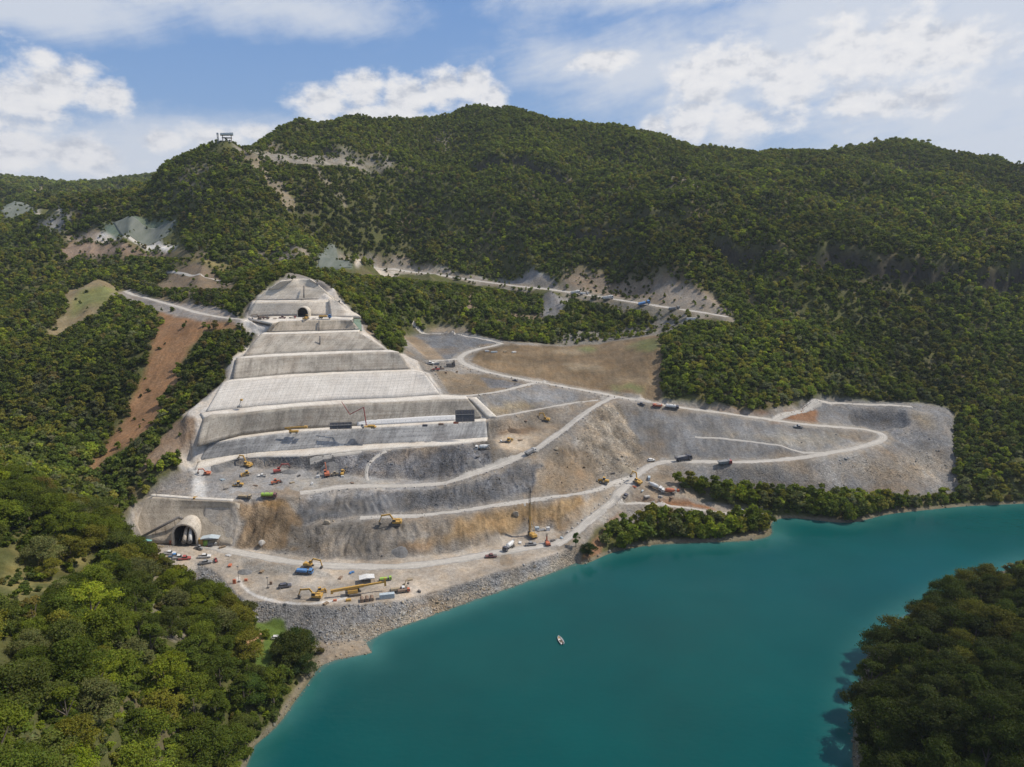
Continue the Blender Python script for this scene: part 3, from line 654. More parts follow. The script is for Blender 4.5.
# scars on the mountain
paint([(218, 143), (232, 143), (262, 150), (275, 153), (300, 156), (345, 160), (385, 163), (396, 160), (392, 168), (350, 168), (300, 165), (265, 160), (240, 152)], (0.24, 0.22, 0.185), 0.5, 0.4, veg=0.1, warp=12, scale=0.05)
paint([(262, 146), (278, 128), (284, 130), (276, 146), (340, 150), (395, 155), (398, 160), (340, 158), (280, 154)], (0.21, 0.195, 0.165), 0.4, 0.3, veg=0.35, warp=16, f=0.8, scale=0.05)
stripe([(245, 152), (256, 163), (268, 178), (278, 190), (292, 207)], 11, (0.23, 0.195, 0.145), 0.3, 14, f=0.85, veg=0.15)
stripe([(312, 168), (325, 180), (338, 196), (346, 204)], 7, (0.22, 0.19, 0.15), 0.3, 8, f=0.7, veg=0.2)
for pl in ([(170, 190), (185, 165), (205, 168), (195, 190)], [(432, 142), (442, 135), (448, 150), (440, 158)], [(670, 180), (700, 178), (705, 188), (680, 192)], [(560, 165), (600, 170), (590, 180), (565, 176)]):
    paint(pl, (0.20, 0.175, 0.14), 0.5, 0.2, veg=0.35, warp=30, f=0.6, feather=3, scale=0.03)
paint([(245, 262), (262, 252), (290, 247), (318, 256), (322, 264), (290, 266), (262, 268)], (0.25, 0.215, 0.175), 0.3, 0.2, veg=0.25, warp=12, f=0.8)
paint([(316, 268), (326, 244), (345, 258), (352, 268), (335, 270)], (0.16, 0.205, 0.165), 0.0, 0.3, veg=0.0, warp=3)
stripe([(322, 250), (329, 259)], 1.6, (0.5, 0.44, 0.36), 0)
paint([(340, 257), (375, 258), (405, 256), (412, 262), (380, 263), (350, 262)], (0.24, 0.195, 0.15), 0.3, 0.2, veg=0.1, warp=6)
paint([(355, 264), (376, 268), (400, 262), (408, 265), (420, 271), (452, 270), (452, 276), (400, 273), (356, 270)], (0.46, 0.42, 0.36), 0.2, 0.2, warp=4)
paint([(462, 276), (500, 278), (556, 281), (558, 290), (515, 287), (470, 281)], (0.215, 0.215, 0.22), 0.2, 0.8, warp=2)
paint([(556, 283), (580, 268), (600, 270), (640, 279), (690, 283), (712, 292), (735, 316), (712, 314), (680, 309), (640, 302), (600, 295)], (0.20, 0.162, 0.122), 0.3, 0.5, veg=0.14, warp=7, feather=2)
paint([(655, 285), (690, 286), (712, 300), (730, 316), (690, 307), (650, 296)], (0.25, 0.22, 0.185), 0.3, 0.5, veg=0.0, warp=6, f=0.95, feather=2)
paint([(545, 294), (572, 298), (560, 316), (540, 318)], (0.2, 0.195, 0.19), 0.3, 0.5, veg=0.05, warp=4)
paint([(560, 345), (560, 336), (610, 330), (640, 326), (650, 318), (690, 316), (700, 322), (668, 334), (655, 335), (600, 343)], (0.17, 0.16, 0.14), 0.4, 0.3, veg=0.3, warp=6)
paint([(510, 312), (540, 314), (542, 322), (512, 321)], (0.2, 0.15, 0.1), 0.3, 0.2, veg=0.3, warp=6)
paint([(460, 295), (475, 292), (478, 312), (462, 314)], (0.22, 0.165, 0.12), 0.3, 0.2, veg=0.2, warp=6, f=0.8)
# headland by the ramp, clearing on the near hill
paint([(640, 478), (655, 472), (690, 480), (700, 496), (680, 505), (640, 502), (612, 500)], (0.25, 0.21, 0.165), 0.3, warp=2)
paint([(634, 500), (660, 499), (700, 504), (720, 510), (700, 508), (660, 504)], (0.22, 0.115, 0.06), 0.2, veg=0.1, warp=1.5)
paint([(690, 478), (720, 486), (726, 494), (705, 500), (690, 492)], (0.16, 0.15, 0.10), 0.3, veg=0.4, warp=3)
paint([(576, 565), (590, 548), (612, 520), (622, 512), (606, 545), (598, 556)], (0.23, 0.13, 0.075), 0.2, veg=0.2, warp=2)
paint([(700, 500), (735, 508), (760, 512), (770, 518), (730, 514)], (0.27, 0.24, 0.2), 0.2, veg=0.2, warp=2, f=0.8)
paint([(258, 622), (282, 620), (294, 636), (286, 650), (270, 672), (258, 676), (254, 660), (262, 640)], (0.10, 0.15, 0.03), 0.0, veg=0.0, warp=3)
paint([(246, 640), (256, 628), (264, 634), (258, 652), (248, 658)], (0.30, 0.19, 0.10), 0.3, veg=0.0, warp=2)
paint([(140, 590), (165, 578), (185, 600), (185, 640), (165, 648), (150, 620)], (0.23, 0.20, 0.155), 0.5, veg=0.45, warp=9, f=0.8, feather=2)
paint([(10, 560), (40, 540), (95, 552), (90, 566), (50, 575), (40, 600), (10, 600)], (0.185, 0.165, 0.065), 0.1, veg=0.4, warp=9, f=0.9, feather=2)
# wet shore and bed
bed = np.clip((0.5 - GZ) / 0.9, 0, 1)
colr = colr * (1 - bed[..., None]) + np.array((0.12, 0.125, 0.10)) * bed[..., None]
shore_rock = np.clip(1 - np.abs(GZ - 0.7) / 0.9, 0, 1) * (nat > 0.5)
colr = colr * (1 - 0.8 * shore_rock[..., None]) + np.array((0.22, 0.19, 0.15)) * 0.8 * shore_rock[..., None]
par[..., 2] *= 1 - np.clip(shore_rock * 1.5, 0, 1); par[..., 2][GZ < 0.8] = 0
for rd in ROADS.values():
    m = dist_line(GX, GY, rd, 14)
    paint(np.clip((8.5 - m) / 3.0, 0, 1) * 0.75, (0.26, 0.24, 0.21), 0.25, 0, 0.0, feather=0)
m = dist_line(GX, GY, far_road, 40)
paint(np.clip((17 + 9 * fbm(GX / 18, GY / 18, 3, 44) - m) / 5.0, 0, 1) * 0.85, (0.23, 0.205, 0.17), 0.35, 0.4, 0.12, feather=0)      # side-cast fill below the far road
# rough ground where rock lies loose
rub = par[..., 0]
near_site = np.clip((900 - GY) / 200, 0, 1)
site_m = np.clip(blur(hard, 2), 0, 1) * (1 - np.clip(par[..., 2] * 1.5, 0, 1))
t1 = np.clip(1 + 0.62 * fbm(GX / 26, GY / 30, 5, 95, 0.6), 0.5, 1.5); t2 = np.clip(fbm(GX / 34 + 9, GY / 22, 4, 96) * 2.2 - 0.25, 0, 1) * 0.55
colr *= (1 + 0.8 * site_m * (t1 - 1))[..., None]
ochre = np.array((0.22, 0.165, 0.105)); t2 = (t2 * site_m * (colr.mean(2) < 0.24))[..., None]
colr = colr * (1 - t2) + ochre * t2      # earth mixed into the rock
cutface = np.zeros_like(GZ)
for pl in ([(300, 467), (345, 455), (400, 449), (440, 447), (488, 442), (491, 462), (470, 472), (440, 479), (400, 479), (365, 477), (345, 472)], [(300, 497), (340, 492), (391, 493), (442, 491), (486, 479), (520, 467), (545, 464), (530, 489), (499, 500), (450, 506), (400, 509), (340, 513), (290, 522)],
           [(400, 541), (450, 530), (490, 514), (525, 505), (584, 497), (575, 525), (546, 524), (520, 526), (490, 540)], [(240, 501), (285, 499), (300, 522), (296, 548), (240, 545)], [(300, 528), (364, 524), (450, 521), (490, 513), (500, 542), (420, 553), (320, 556)], [(602, 405), (620, 405), (640, 455), (600, 480), (545, 465), (585, 430)]):
    cutface = np.maximum(cutface, blur(mask(pl, 2.0).astype(float), 2))
ridg = 0.45 - np.abs(fbm(GX / 5.5 + fbm(GX / 20, GY / 20, 2, 5) * 2, GY / 17, 3, 91)) * 1.6
GZ += cutface * (ridg * 1.7 + fbm(GX / 14, GY / 14, 3, 92) * 1.2)
tonev = np.clip(1 + 0.75 * fbm(GX / 9, GY / 12, 4, 93, 0.6), 0.45, 1.6)      # beds of darker and paler rock
colr *= (1 + cutface * (tonev - 1))[..., None]
GZ += near_site * hardf * np.clip(GZ * 2, 0, 1) * rub * (fbm(GX / 7.0, GY / 7.0, 3, 51) * 1.0 + fbm(GX / 2.4, GY / 2.4, 2, 52) * 0.55)

idx = np.arange(NV).reshape(NR, NTH)
quads = np.stack([idx[:-1, :-1], idx[:-1, 1:], idx[1:, 1:], idx[1:, :-1]], -1).reshape(-1, 4)[:, ::-1]
gme = np_mesh('ground', np.stack([GX, GY, GZ], -1).reshape(-1, 3), quads, smooth=True)
add_attr(gme, 'tone', np.clip(colr, 0, 1).reshape(-1, 3)); add_attr(gme, 'par', par.reshape(-1, 3))

def material(name):
    m = bpy.data.materials.new(name); m.use_nodes = True
    n = NT(m.node_tree); n.n.clear()
    return m, n
def finish(n, **ins):
    names = {'base': 'Base Color', 'rough': 'Roughness', 'metal': 'Metallic', 'normal': 'Normal', 'spec': 'Specular IOR Level', 'alpha': 'Alpha', 'trans': 'Transmission Weight', 'sub': 'Subsurface Weight'}
    b = n.node('ShaderNodeBsdfPrincipled', {names[k]: ((v + (1.0,)) if isinstance(v, tuple) and len(v) == 3 and k == 'base' else v) for k, v in ins.items()})
    n.node('ShaderNodeOutputMaterial', {'Surface': b.outputs[0]})
    return b
gm, n = material('earth and rock')
att = n.node('ShaderNodeAttribute', attribute_name='tone').outputs['Color']
pr = n.node('ShaderNodeSeparateColor', {0: n.node('ShaderNodeAttribute', attribute_name='par').outputs['Color']})
pos = n.node('ShaderNodeNewGeometry').outputs['Position']
n1 = n.noise(pos, 0.045, 6, 0.62); n2 = n.noise(pos, 0.5, 5, 0.65); n3 = n.noise(pos, 2.2, 3, 0.6)
vor = n.node('ShaderNodeTexVoronoi', {'Vector': n.node('ShaderNodeVectorMath', {0: pos, 1: n.vmath('SCALE', n.node('ShaderNodeTexNoise', {'Vector': pos, 'Scale': 0.9, 'Detail': 3}).outputs['Color'])}, operation='ADD').outputs[0], 'Scale': 1.15})
vcol = n.node('ShaderNodeSeparateColor', {0: vor.outputs['Color']}).outputs[0]
stone = n.mix(1.0, n.maprange(vcol, 0, 1, 0.75, 1.5), n.maprange(vor.outputs['Distance'], 0.5, 1.1, 1.08, 0.7), 'MULTIPLY')
sv = n.vmath('MULTIPLY', pos, (0.35, 0.35, 0.02))
n4 = n.noise(n.vmath('MULTIPLY', pos, (0.30, 0.06, 0.06)), 1.0, 4, 0.6)
v = n.mix(1.0, n.maprange(n1, 0.25, 0.75, 0.72, 1.3), n.maprange(n2, 0.25, 0.75, 0.72, 1.3), 'MULTIPLY')
v = n.mix(1.0, v, n.maprange(n3, 0.3, 0.7, 0.86, 1.14), 'MULTIPLY')
v = n.mix(pr.outputs[1], v, n.mix(1.0, v, n.maprange(n4, 0.3, 0.7, 0.72, 1.25), 'MULTIPLY'))
v = n.mix(pr.outputs[0], v, n.mix(1.0, v, stone, 'MULTIPLY'))
warm = n.mix(n.maprange(n.noise(pos, 0.11, 5, 0.6), 0.42, 0.72, 0.0, 0.55), (1, 1, 1), (1.22, 1.02, 0.78))
base = n.mix(1.0, n.mix(1.0, att, v, 'MULTIPLY'), warm, 'MULTIPLY')
hgt = n.math('ADD', n.math('MULTIPLY', n2, 0.7), n.math('MULTIPLY', n.math('MULTIPLY', n.math('SUBTRACT', 1.0, vor.outputs['Distance']), pr.outputs[0]), 0.9))
bmp = n.node('ShaderNodeBump', {'Height': hgt, 'Distance': 1.0, 'Strength': 0.75})
finish(n, base=base, rough=0.95, spec=0.15, normal=bmp.outputs[0])
ground = link_mesh('ground', gme, gm); tag(ground, kind='structure')
def gnormal(x, y, d=2.0):
    return Vector((gz(x - d, y) - gz(x + d, y), gz(x, y - d) - gz(x, y + d), 2 * d)).normalized()

# ------------------------------------------------------------------ lake
wm, n = material('lake water')
pos = n.node('ShaderNodeNewGeometry').outputs['Position']
dep = n.node('ShaderNodeAttribute', attribute_name='silt').outputs['Fac']
wn = n.noise(pos, 0.012, 4, 0.6)
deepc = n.mix(n.maprange(wn, 0.35, 0.65), (0.0008, 0.057, 0.056), (0.001, 0.070, 0.067))
silt = n.math('MULTIPLY', dep, n.maprange(n.noise(pos, 0.06, 4, 0.6), 0.2, 0.7, 0.5, 1.1))
wc = n.mix(silt, deepc, (0.04, 0.15, 0.135))
wc = n.mix(n.maprange(dep, 0.8, 1.0), wc, (0.10, 0.14, 0.12))
rip = n.math('ADD', n.math('MULTIPLY', n.noise(n.vmath('MULTIPLY', pos, (0.5, 1.0, 1)), 0.5, 4, 0.6), 0.35), n.math('MULTIPLY', n.noise(pos, 0.06, 3, 0.5), 0.9))
bmp = n.node('ShaderNodeBump', {'Height': rip, 'Distance': 0.35, 'Strength': 0.55})
wrough = n.maprange(n.noise(n.vmath('MULTIPLY', pos, (0.012, 0.03, 1)), 1.0, 4, 0.6), 0.35, 0.65, 0.07, 0.24)
finish(n, base=wc, rough=wrough, spec=0.12, normal=bmp.outputs[0])
wth = np.radians(np.arange(-90, 90.1, 0.5)); wr = np.r_[2, np.geomspace(60, 700, 260), 1200]
WX, WY = wr[:, None] * np.sin(wth)[None], wr[:, None] * np.cos(wth)[None]
sl = np.zeros(WX.shape)
ii = np.clip(np.searchsorted(RR, wr), 0, NR - 1)
for a, i in enumerate(ii):
    jj = np.clip(np.round((wth - TH[0]) / (TH[1] - TH[0])).astype(int), 0, NTH - 1)
    sl[a] = np.clip(1 + GZ[i, jj] / 8.0, 0, 1) ** 2.4
sl *= np.clip((wr[:, None] - 150) / 80, 0, 1)
works_shore = resample(shore, step=6); _pu = np.array([pix(p)[0] for p in works_shore]); works_shore = works_shore[(_pu > 366) & (_pu < 590) & (works_shore[:, 1] < 400)]
_d = dist_line(WX, WY, works_shore, 60)
sl = np.maximum(sl, 0.75 * np.clip(1 - _d / (22 + 16 * fbm(WX / 25, WY / 25, 3, 14)), 0, 1) ** 1.3)      # silt washed off the works
sl = blur(sl, 1)
ix2 = np.arange(WX.size).reshape(WX.shape)
q2 = np.stack([ix2[:-1, :-1], ix2[:-1, 1:], ix2[1:, 1:], ix2[1:, :-1]], -1).reshape(-1, 4)[:, ::-1]
wme = np_mesh('water', np.stack([WX, WY, np.zeros(WX.shape)], -1).reshape(-1, 3), q2, True)
add_attr(wme, 'silt', sl.ravel(), 'FLOAT')
water = link_mesh('water', wme, wm); tag(water, kind='structure')

# ------------------------------------------------------------------ dirt roads, laid on the ground as thin graded sheets
rm, n = material('graded road dirt')
uvn = n.node('ShaderNodeAttribute', attribute_name='across').outputs['Vector']
su = n.node('ShaderNodeSeparateXYZ', {0: uvn})
edge = n.math('ADD', n.math('ABSOLUTE', su.outputs[2]), n.math('MULTIPLY', n.math('SUBTRACT', n.noise(n.node('ShaderNodeNewGeometry').outputs['Position'], 0.45, 5, 0.7), 0.5), 1.1))
pos = n.node('ShaderNodeNewGeometry').outputs['Position']
rut = n.noise(n.node('ShaderNodeCombineXYZ', {0: n.math('MULTIPLY', su.outputs[0], 2.2), 1: n.math('MULTIPLY', su.outputs[1], 0.02), 2: 0}).outputs[0], 1.0, 4, 0.6)
rc = n.mix(n.maprange(rut, 0.35, 0.68), (0.34, 0.315, 0.275), (0.66, 0.615, 0.55))
rc = n.mix(n.maprange(n.noise(pos, 0.35, 5, 0.65), 0.35, 0.75, 0, 0.5), rc, (0.28, 0.26, 0.235))
rc = n.mix(n.maprange(edge, 0.5, 1.0), rc, (0.235, 0.22, 0.20))
finish(n, base=rc, rough=0.95, spec=0.1, normal=n.node('ShaderNodeBump', {'Height': n.noise(pos, 1.2, 4, 0.6), 'Distance': 0.4, 'Strength': 0.4}).outputs[0])
def ribbon(name, cl, hw, lift=0.12, mat=None, rows=5, seed=1):
    c = resample(cl, step=1.6)
    t = np.gradient(c[:, :2], axis=0); t /= np.linalg.norm(t, axis=1)[:, None] + 1e-9
    ii_ = np.arange(len(c))
    wob = (1.16 + 0.30 * fbm(ii_ * 0.12, np.full(len(c), seed * 3.1), 4, seed))[:, None] * (1 + 0.12 * np.sign(np.linspace(-1, 1, rows))[None] * fbm(ii_ * 0.3, np.full(len(c), seed * 5.7), 3, seed + 9)[:, None])
    s = np.linspace(-1, 1, rows)[None] * hw * wob
    x, y = c[:, 0:1] + t[:, 1:2] * s, c[:, 1:2] - t[:, 0:1] * s
    lf = np.full(rows, lift); lf[0] = lf[-1] = -0.05
    V = np.stack([x, y, np.maximum(gz(x, y), 0.05) + lf[None]], -1).reshape(-1, 3)
    A = np.stack([s, ii_[:, None] * 1.6 + 0 * s, np.linspace(-1, 1, rows)[None] + 0 * s], -1).reshape(-1, 3)
    f = [(i * rows + k, i * rows + k + 1, (i + 1) * rows + k + 1, (i + 1) * rows + k) for i in range(len(c) - 1) for k in range(rows - 1)]
    me = np_mesh(name, V, np.array(f)[:, ::-1], True); add_attr(me, 'across', A, 'FLOAT_VECTOR')
    return tag(link_mesh(name, me, mat or rm), kind='structure')
def pixline(pts, w=3, step=3.0):
    return smooth_line(np.array([tuple(ground_at(*p)) for p in pts]), step, w)
ribbon('road', ROADS['main'], 3.5, seed=2)
ribbon('road', ROADS['far'] if 'far' in ROADS else far_road, 4.6, seed=3)
ribbon('road', west_road, 3.2, seed=4)
ribbon('road', west_road2, 1.8, seed=5)
ribbon('road', crest_road, 2.2, seed=6)
ribbon('road', side_road, 1.9, seed=7)
ramp_c = pixline([(300, 493), (345, 486), (400, 486), (440, 484.5), (475, 474), (510, 461), (535, 451), (562, 431), (590, 409.5), (606, 399.5), (616, 397)])
ribbon('road', ramp_c, 3.0, seed=8)
ribbon('road', pixline([(360, 518), (413, 516.5), (455, 512), (499, 505), (535, 500), (589, 492.5), (625, 480), (640, 473)]), 2.6, seed=9)
ribbon('road', pixline([(447, 397), (470, 396.3), (500, 391.5), (530, 384), (546, 381)]), 1.9, seed=10)
ribbon('road', pixline([(470, 420), (489, 418.7), (530, 410.7), (565, 404), (598, 400)]), 1.5, seed=11)
ribbon('road', pixline([(205, 546), (235, 552), (290, 562), (330, 566), (400, 567), (450, 561), (500, 552), (540, 546), (565, 540)]), 3.6, seed=12)
ribbon('road', pixline([(772, 420), (785, 414), (805, 408), (830, 402.5), (870, 404.5), (912, 407)]), 3.0, seed=13)
ribbon('road', pixline([(695, 437), (730, 438.8), (775, 445), (795, 451), (830, 452)]), 1.0, seed=14)
ribbon('road', pixline([(386, 451), (374, 458), (367, 466), (365, 474), (368, 481)], 2), 1.3, seed=16)
ribbon('road', pixline([(310, 462), (320, 457), (340, 455), (362, 451.5)], 2), 1.2, seed=17)
ribbon('road', pixline([(430, 362), (446, 360), (457, 359)]), 3.0, seed=15)
# ------------------------------------------------------------------ plain materials and a shape collector
def mat_flat(name, c, rough=0.6, metal=0.0, vary=0.18, scale=1.5, dirt=0.27, spec=0.4):
    m, n = material(name)
    tc = n.node('ShaderNodeTexCoord').outputs['Object']
    f = n.noise(tc, scale, 4, 0.6)
    b = n.mix(n.maprange(f, 0.3, 0.7, 0, 1), tuple(x * (1 - vary) for x in c), tuple(min(1, x * (1 + vary)) for x in c))
    b = n.mix(n.maprange(n.noise(tc, scale * 0.6, 5, 0.7), 0.35, 0.75, dirt * 0.45, dirt * 2), b, (0.30, 0.26, 0.21))
    finish(n, base=b, rough=rough, metal=metal, spec=spec)
    return m
M = {k: mat_flat(*a) for k, a in {
    'yellow': ('machine yellow paint', (0.60, 0.33, 0.03), 0.5), 'orange': ('machine orange paint', (0.60, 0.13, 0.04), 0.5), 'red': ('red paint', (0.42, 0.03, 0.03), 0.4),
    'white': ('white paint', (0.78, 0.78, 0.76), 0.4), 'cream': ('cream fabric', (0.70, 0.60, 0.48), 0.8), 'blue': ('blue paint', (0.03, 0.22, 0.55), 0.4), 'navy': ('dark blue paint', (0.025, 0.04, 0.085), 0.35),
    'grey': ('grey paint', (0.25, 0.26, 0.27), 0.5), 'dgrey': ('dark grey steel', (0.07, 0.07, 0.075), 0.55), 'black': ('black rubber', (0.02, 0.02, 0.02), 0.8), 'lime': ('lime green paint', (0.35, 0.60, 0.05), 0.5),
    'maroon': ('maroon paint', (0.16, 0.04, 0.05), 0.5), 'steel': ('rusty steel', (0.20, 0.12, 0.075), 0.7), 'tan': ('tan paint', (0.36, 0.28, 0.17), 0.6), 'tin': ('pale sheet metal', (0.50, 0.60, 0.66), 0.45), 'turq': ('turquoise sheet', (0.15, 0.48, 0.50), 0.6),
    'ochre': ('ochre painted steel', (0.26, 0.15, 0.03), 0.6), 'net': ('green slope netting', (0.10, 0.19, 0.14), 0.9), 'wood': ('weathered timber', (0.24, 0.16, 0.09), 0.85), 'bore': ('painted bore shade', (0.018, 0.017, 0.016), 0.9), 'form': ('formwork panel blue black', (0.045, 0.05, 0.065), 0.55), 'skin': ('hull white', (0.8, 0.8, 0.78), 0.3)}.items()}
gl_m, n = material('tinted vehicle glass')
finish(n, base=n.mix(n.noise(n.node('ShaderNodeTexCoord').outputs['Object'], 2.0), (0.02, 0.025, 0.03), (0.035, 0.04, 0.045)), rough=0.08, spec=0.6)
M['glass'] = gl_m

class MB:
    def __init__(self):
        self.bm = bmesh.new()
    def box(self, c, s, rz=0.0, ry=0.0, rx=0.0, taper=None):
        mtx = Matrix.Translation(c) @ Matrix.Rotation(rz, 4, 'Z') @ Matrix.Rotation(ry, 4, 'Y') @ Matrix.Rotation(rx, 4, 'X')
        vs = []
        for k in (-1, 1):
            for i, j in ((-1, -1), (1, -1), (1, 1), (-1, 1)):
                t = taper if (taper and k == 1) else (1, 1)
                vs.append(self.bm.verts.new(mtx @ Vector((i * s[0] / 2 * t[0], j * s[1] / 2 * t[1], k * s[2] / 2))))
        for f in ((3, 2, 1, 0), (4, 5, 6, 7), (0, 1, 5, 4), (1, 2, 6, 5), (2, 3, 7, 6), (3, 0, 4, 7)):
            self.bm.faces.new([vs[q] for q in f])
        return self
    def tube(self, a, b, r, r2=None, n=8, caps=True):
        a, b = Vector(a), Vector(b); r2 = r if r2 is None else r2
        d = (b - a).normalized(); u = d.orthogonal().normalized(); v = d.cross(u)
        A = [self.bm.verts.new(a + (u * math.cos(2 * math.pi * k / n) + v * math.sin(2 * math.pi * k / n)) * r) for k in range(n)]
        B = [self.bm.verts.new(b + (u * math.cos(2 * math.pi * k / n) + v * math.sin(2 * math.pi * k / n)) * r2) for k in range(n)]
        for k in range(n): self.bm.faces.new((A[k], A[(k + 1) % n], B[(k + 1) % n], B[k]))
        if caps:
            self.bm.faces.new(A[::-1]); self.bm.faces.new(B)
        return self
    def prism(self, prof, y0, y1, y0t=None):
        """side profile (x, z) drawn out across y"""
        A = [self.bm.verts.new((x, y0, z)) for x, z in prof]; B = [self.bm.verts.new((x, y1, z)) for x, z in prof]
        n = len(prof)
        for k in range(n): self.bm.faces.new((A[k], A[(k + 1) % n], B[(k + 1) % n], B[k]))
        self.bm.faces.new(A[::-1]); self.bm.faces.new(B)
        return self
    def beam(self, pts, wdt, hgt):
        """bent box beam through points in the xz plane at y = pts[k][1]"""
        for p, q in zip(pts[:-1], pts[1:]):
            p, q = Vector(p), Vector(q); d = q - p
            self.box((p + q) / 2, (d.length + hgt * 0.4, wdt, hgt), rz=math.atan2(d.y, d.x), ry=-math.asin(max(-1, min(1, d.z / d.length))))
        return self
    def build(self, name, mat, parent=None, bevel=0.0, smooth=False):
        bmesh.ops.recalc_face_normals(self.bm, faces=self.bm.faces)
        if bevel:
            bmesh.ops.bevel(self.bm, geom=list(self.bm.edges), offset=bevel, segments=1, affect='EDGES')
        me = bpy.data.meshes.new(name)
        self.bm.to_mesh(me); self.bm.free()
        if smooth:
            for p in me.polygons: p.use_smooth = True
        return link_mesh(name, me, mat, parent)

# ------------------------------------------------------------------ concrete
def concrete(name, lo, hi, stain=0.6, panel=False, warm=0.3):
    m, n = material(name)
    uv = n.node('ShaderNodeAttribute', attribute_name='face_uv').outputs['Vector']
    s = n.node('ShaderNodeSeparateXYZ', {0: uv})
    blotch = n.noise(uv, 0.10, 6, 0.65)
    run = n.noise(n.vmath('MULTIPLY', uv, (0.55, 0.05, 1)), 1.0, 5, 0.65)
    course = n.noise(n.vmath('MULTIPLY', uv, (0.018, 0.5, 1)), 1.0, 4, 0.6)
    fine = n.noise(uv, 1.6, 4, 0.65)
    f = n.math('ADD', n.math('MULTIPLY', blotch, 0.50), n.math('ADD', n.math('MULTIPLY', run, 0.26), n.math('MULTIPLY', course, 0.34)))
    c = n.mix(n.maprange(f, 0.44, 0.66, 0, 1), lo, hi)
    c = n.mix(1.0, c, n.maprange(fine, 0.3, 0.7, 0.88, 1.12), 'MULTIPLY')
    c = n.mix(n.math('MULTIPLY', n.maprange(n.noise(n.vmath('MULTIPLY', uv, (0.16, 0.05, 1)), 1.0, 6, 0.72), 0.47, 0.66), stain), c, tuple(x * 0.5 for x in lo))
    c = n.mix(n.math('MULTIPLY', n.maprange(n.noise(uv, 0.06, 4, 0.6), 0.5, 0.75), warm), c, (0.36, 0.25, 0.16))
    lx = n.math('FRACT', n.math('DIVIDE', s.outputs[0], 5.3)); ly = n.math('FRACT', n.math('DIVIDE', s.outputs[1], 3.4))
    jl = n.math('MAXIMUM', n.math('GREATER_THAN', lx, 0.955), n.math('GREATER_THAN', ly, 0.94))
    c = n.mix(n.math('MULTIPLY', n.math('MULTIPLY', jl, n.maprange(n.noise(uv, 0.2, 3, 0.6), 0.4, 0.6)), 0.3), c, tuple(x * 0.5 for x in lo))
    ax = n.math('SUBTRACT', n.math('FRACT', n.math('DIVIDE', s.outputs[0], 4.2)), 0.5); ay = n.math('SUBTRACT', n.math('FRACT', n.math('DIVIDE', s.outputs[1], 3.6)), 0.5)
    rad_ = n.math('SQRT', n.math('ADD', n.math('MULTIPLY', ax, ax), n.math('MULTIPLY', ay, ay)))
    c = n.mix(n.math('MULTIPLY', n.math('LESS_THAN', rad_, 0.10), 0.45), c, tuple(x * 0.35 for x in lo))
    if panel:
        gx = n.math('FRACT', n.math('DIVIDE', s.outputs[0], 3.1)); gy = n.math('FRACT', n.math('DIVIDE', s.outputs[1], 2.9))
        ln = n.math('MAXIMUM', n.math('GREATER_THAN', gx, 0.90), n.math('GREATER_THAN', gy, 0.90))
        c = n.mix(n.math('MULTIPLY', ln, 0.40), c, (0.26, 0.25, 0.24))
    bmp = n.node('ShaderNodeBump', {'Height': n.noise(uv, 0.9, 5, 0.65), 'Distance': 0.6, 'Strength': 0.5})
    finish(n, base=c, rough=0.92, spec=0.2, normal=bmp.outputs[0])
    return m
def slab(name, rows, mat, parent=None, thick=1.3, step=2.0, sub=5, push=0.35, rough=0.25, seed=1):
    """a sprayed shell over the lines in rows (low to high), closed at the back"""
    rows = [np.asarray(r, float) for r in rows]
    n = max(6, int(max(np.linalg.norm(np.diff(r, axis=0), axis=1).sum() for r in rows) / step))
    rr_ = [resample(r, n=n) for r in rows]
    full, vcoord = [], []
    acc = 0.0
    for a, b in zip(rr_[:-1], rr_[1:]):
        for k in range(sub):
            full.append(a + (b - a) * k / sub)
    full.append(rr_[-1])
    G = np.array(full)                                     # (rows, n, 3)
    du = np.gradient(G, axis=1); dv = np.gradient(G, axis=0)
    N = np.cross(du, dv); N /= np.linalg.norm(N, axis=2)[..., None] + 1e-9
    N[N[..., 2] < 0] *= -1
    U = np.cumsum(np.r_[[np.zeros(n)], np.linalg.norm(np.diff(G, axis=0), axis=2)], 0)
    S_ = np.cumsum(np.concatenate([np.zeros((G.shape[0], 1)), np.linalg.norm(np.diff(G, axis=1), axis=2)], 1), 1)
    wv = fbm(S_ / 4.5, U / 4.5 + seed * 7, 3, seed) * rough
    F = G + N * (push + wv)[..., None]
    Bk = G - N * thick
    h, w_ = G.shape[:2]
    V = np.concatenate([F.reshape(-1, 3), Bk.reshape(-1, 3)])
    uv = np.stack([S_ + seed * 37.0, U, np.full_like(U, seed * 5.0)], -1).reshape(-1, 3)
    ix = np.arange(h * w_).reshape(h, w_)
    q = np.stack([ix[:-1, :-1], ix[:-1, 1:], ix[1:, 1:], ix[1:, :-1]], -1).reshape(-1, 4)
    qs = [q, q[:, ::-1] + h * w_]
    for e in (ix[0], ix[-1][::-1], ix[:, 0][::-1], ix[:, -1]):
        qs.append(np.stack([e[1:], e[:-1], e[:-1] + h * w_, e[1:] + h * w_], -1))
    me = np_mesh(name, V, np.concatenate(qs), False)
    add_attr(me, 'face_uv', np.concatenate([uv, uv]), 'FLOAT_VECTOR')
    return link_mesh(name, me, mat, parent)
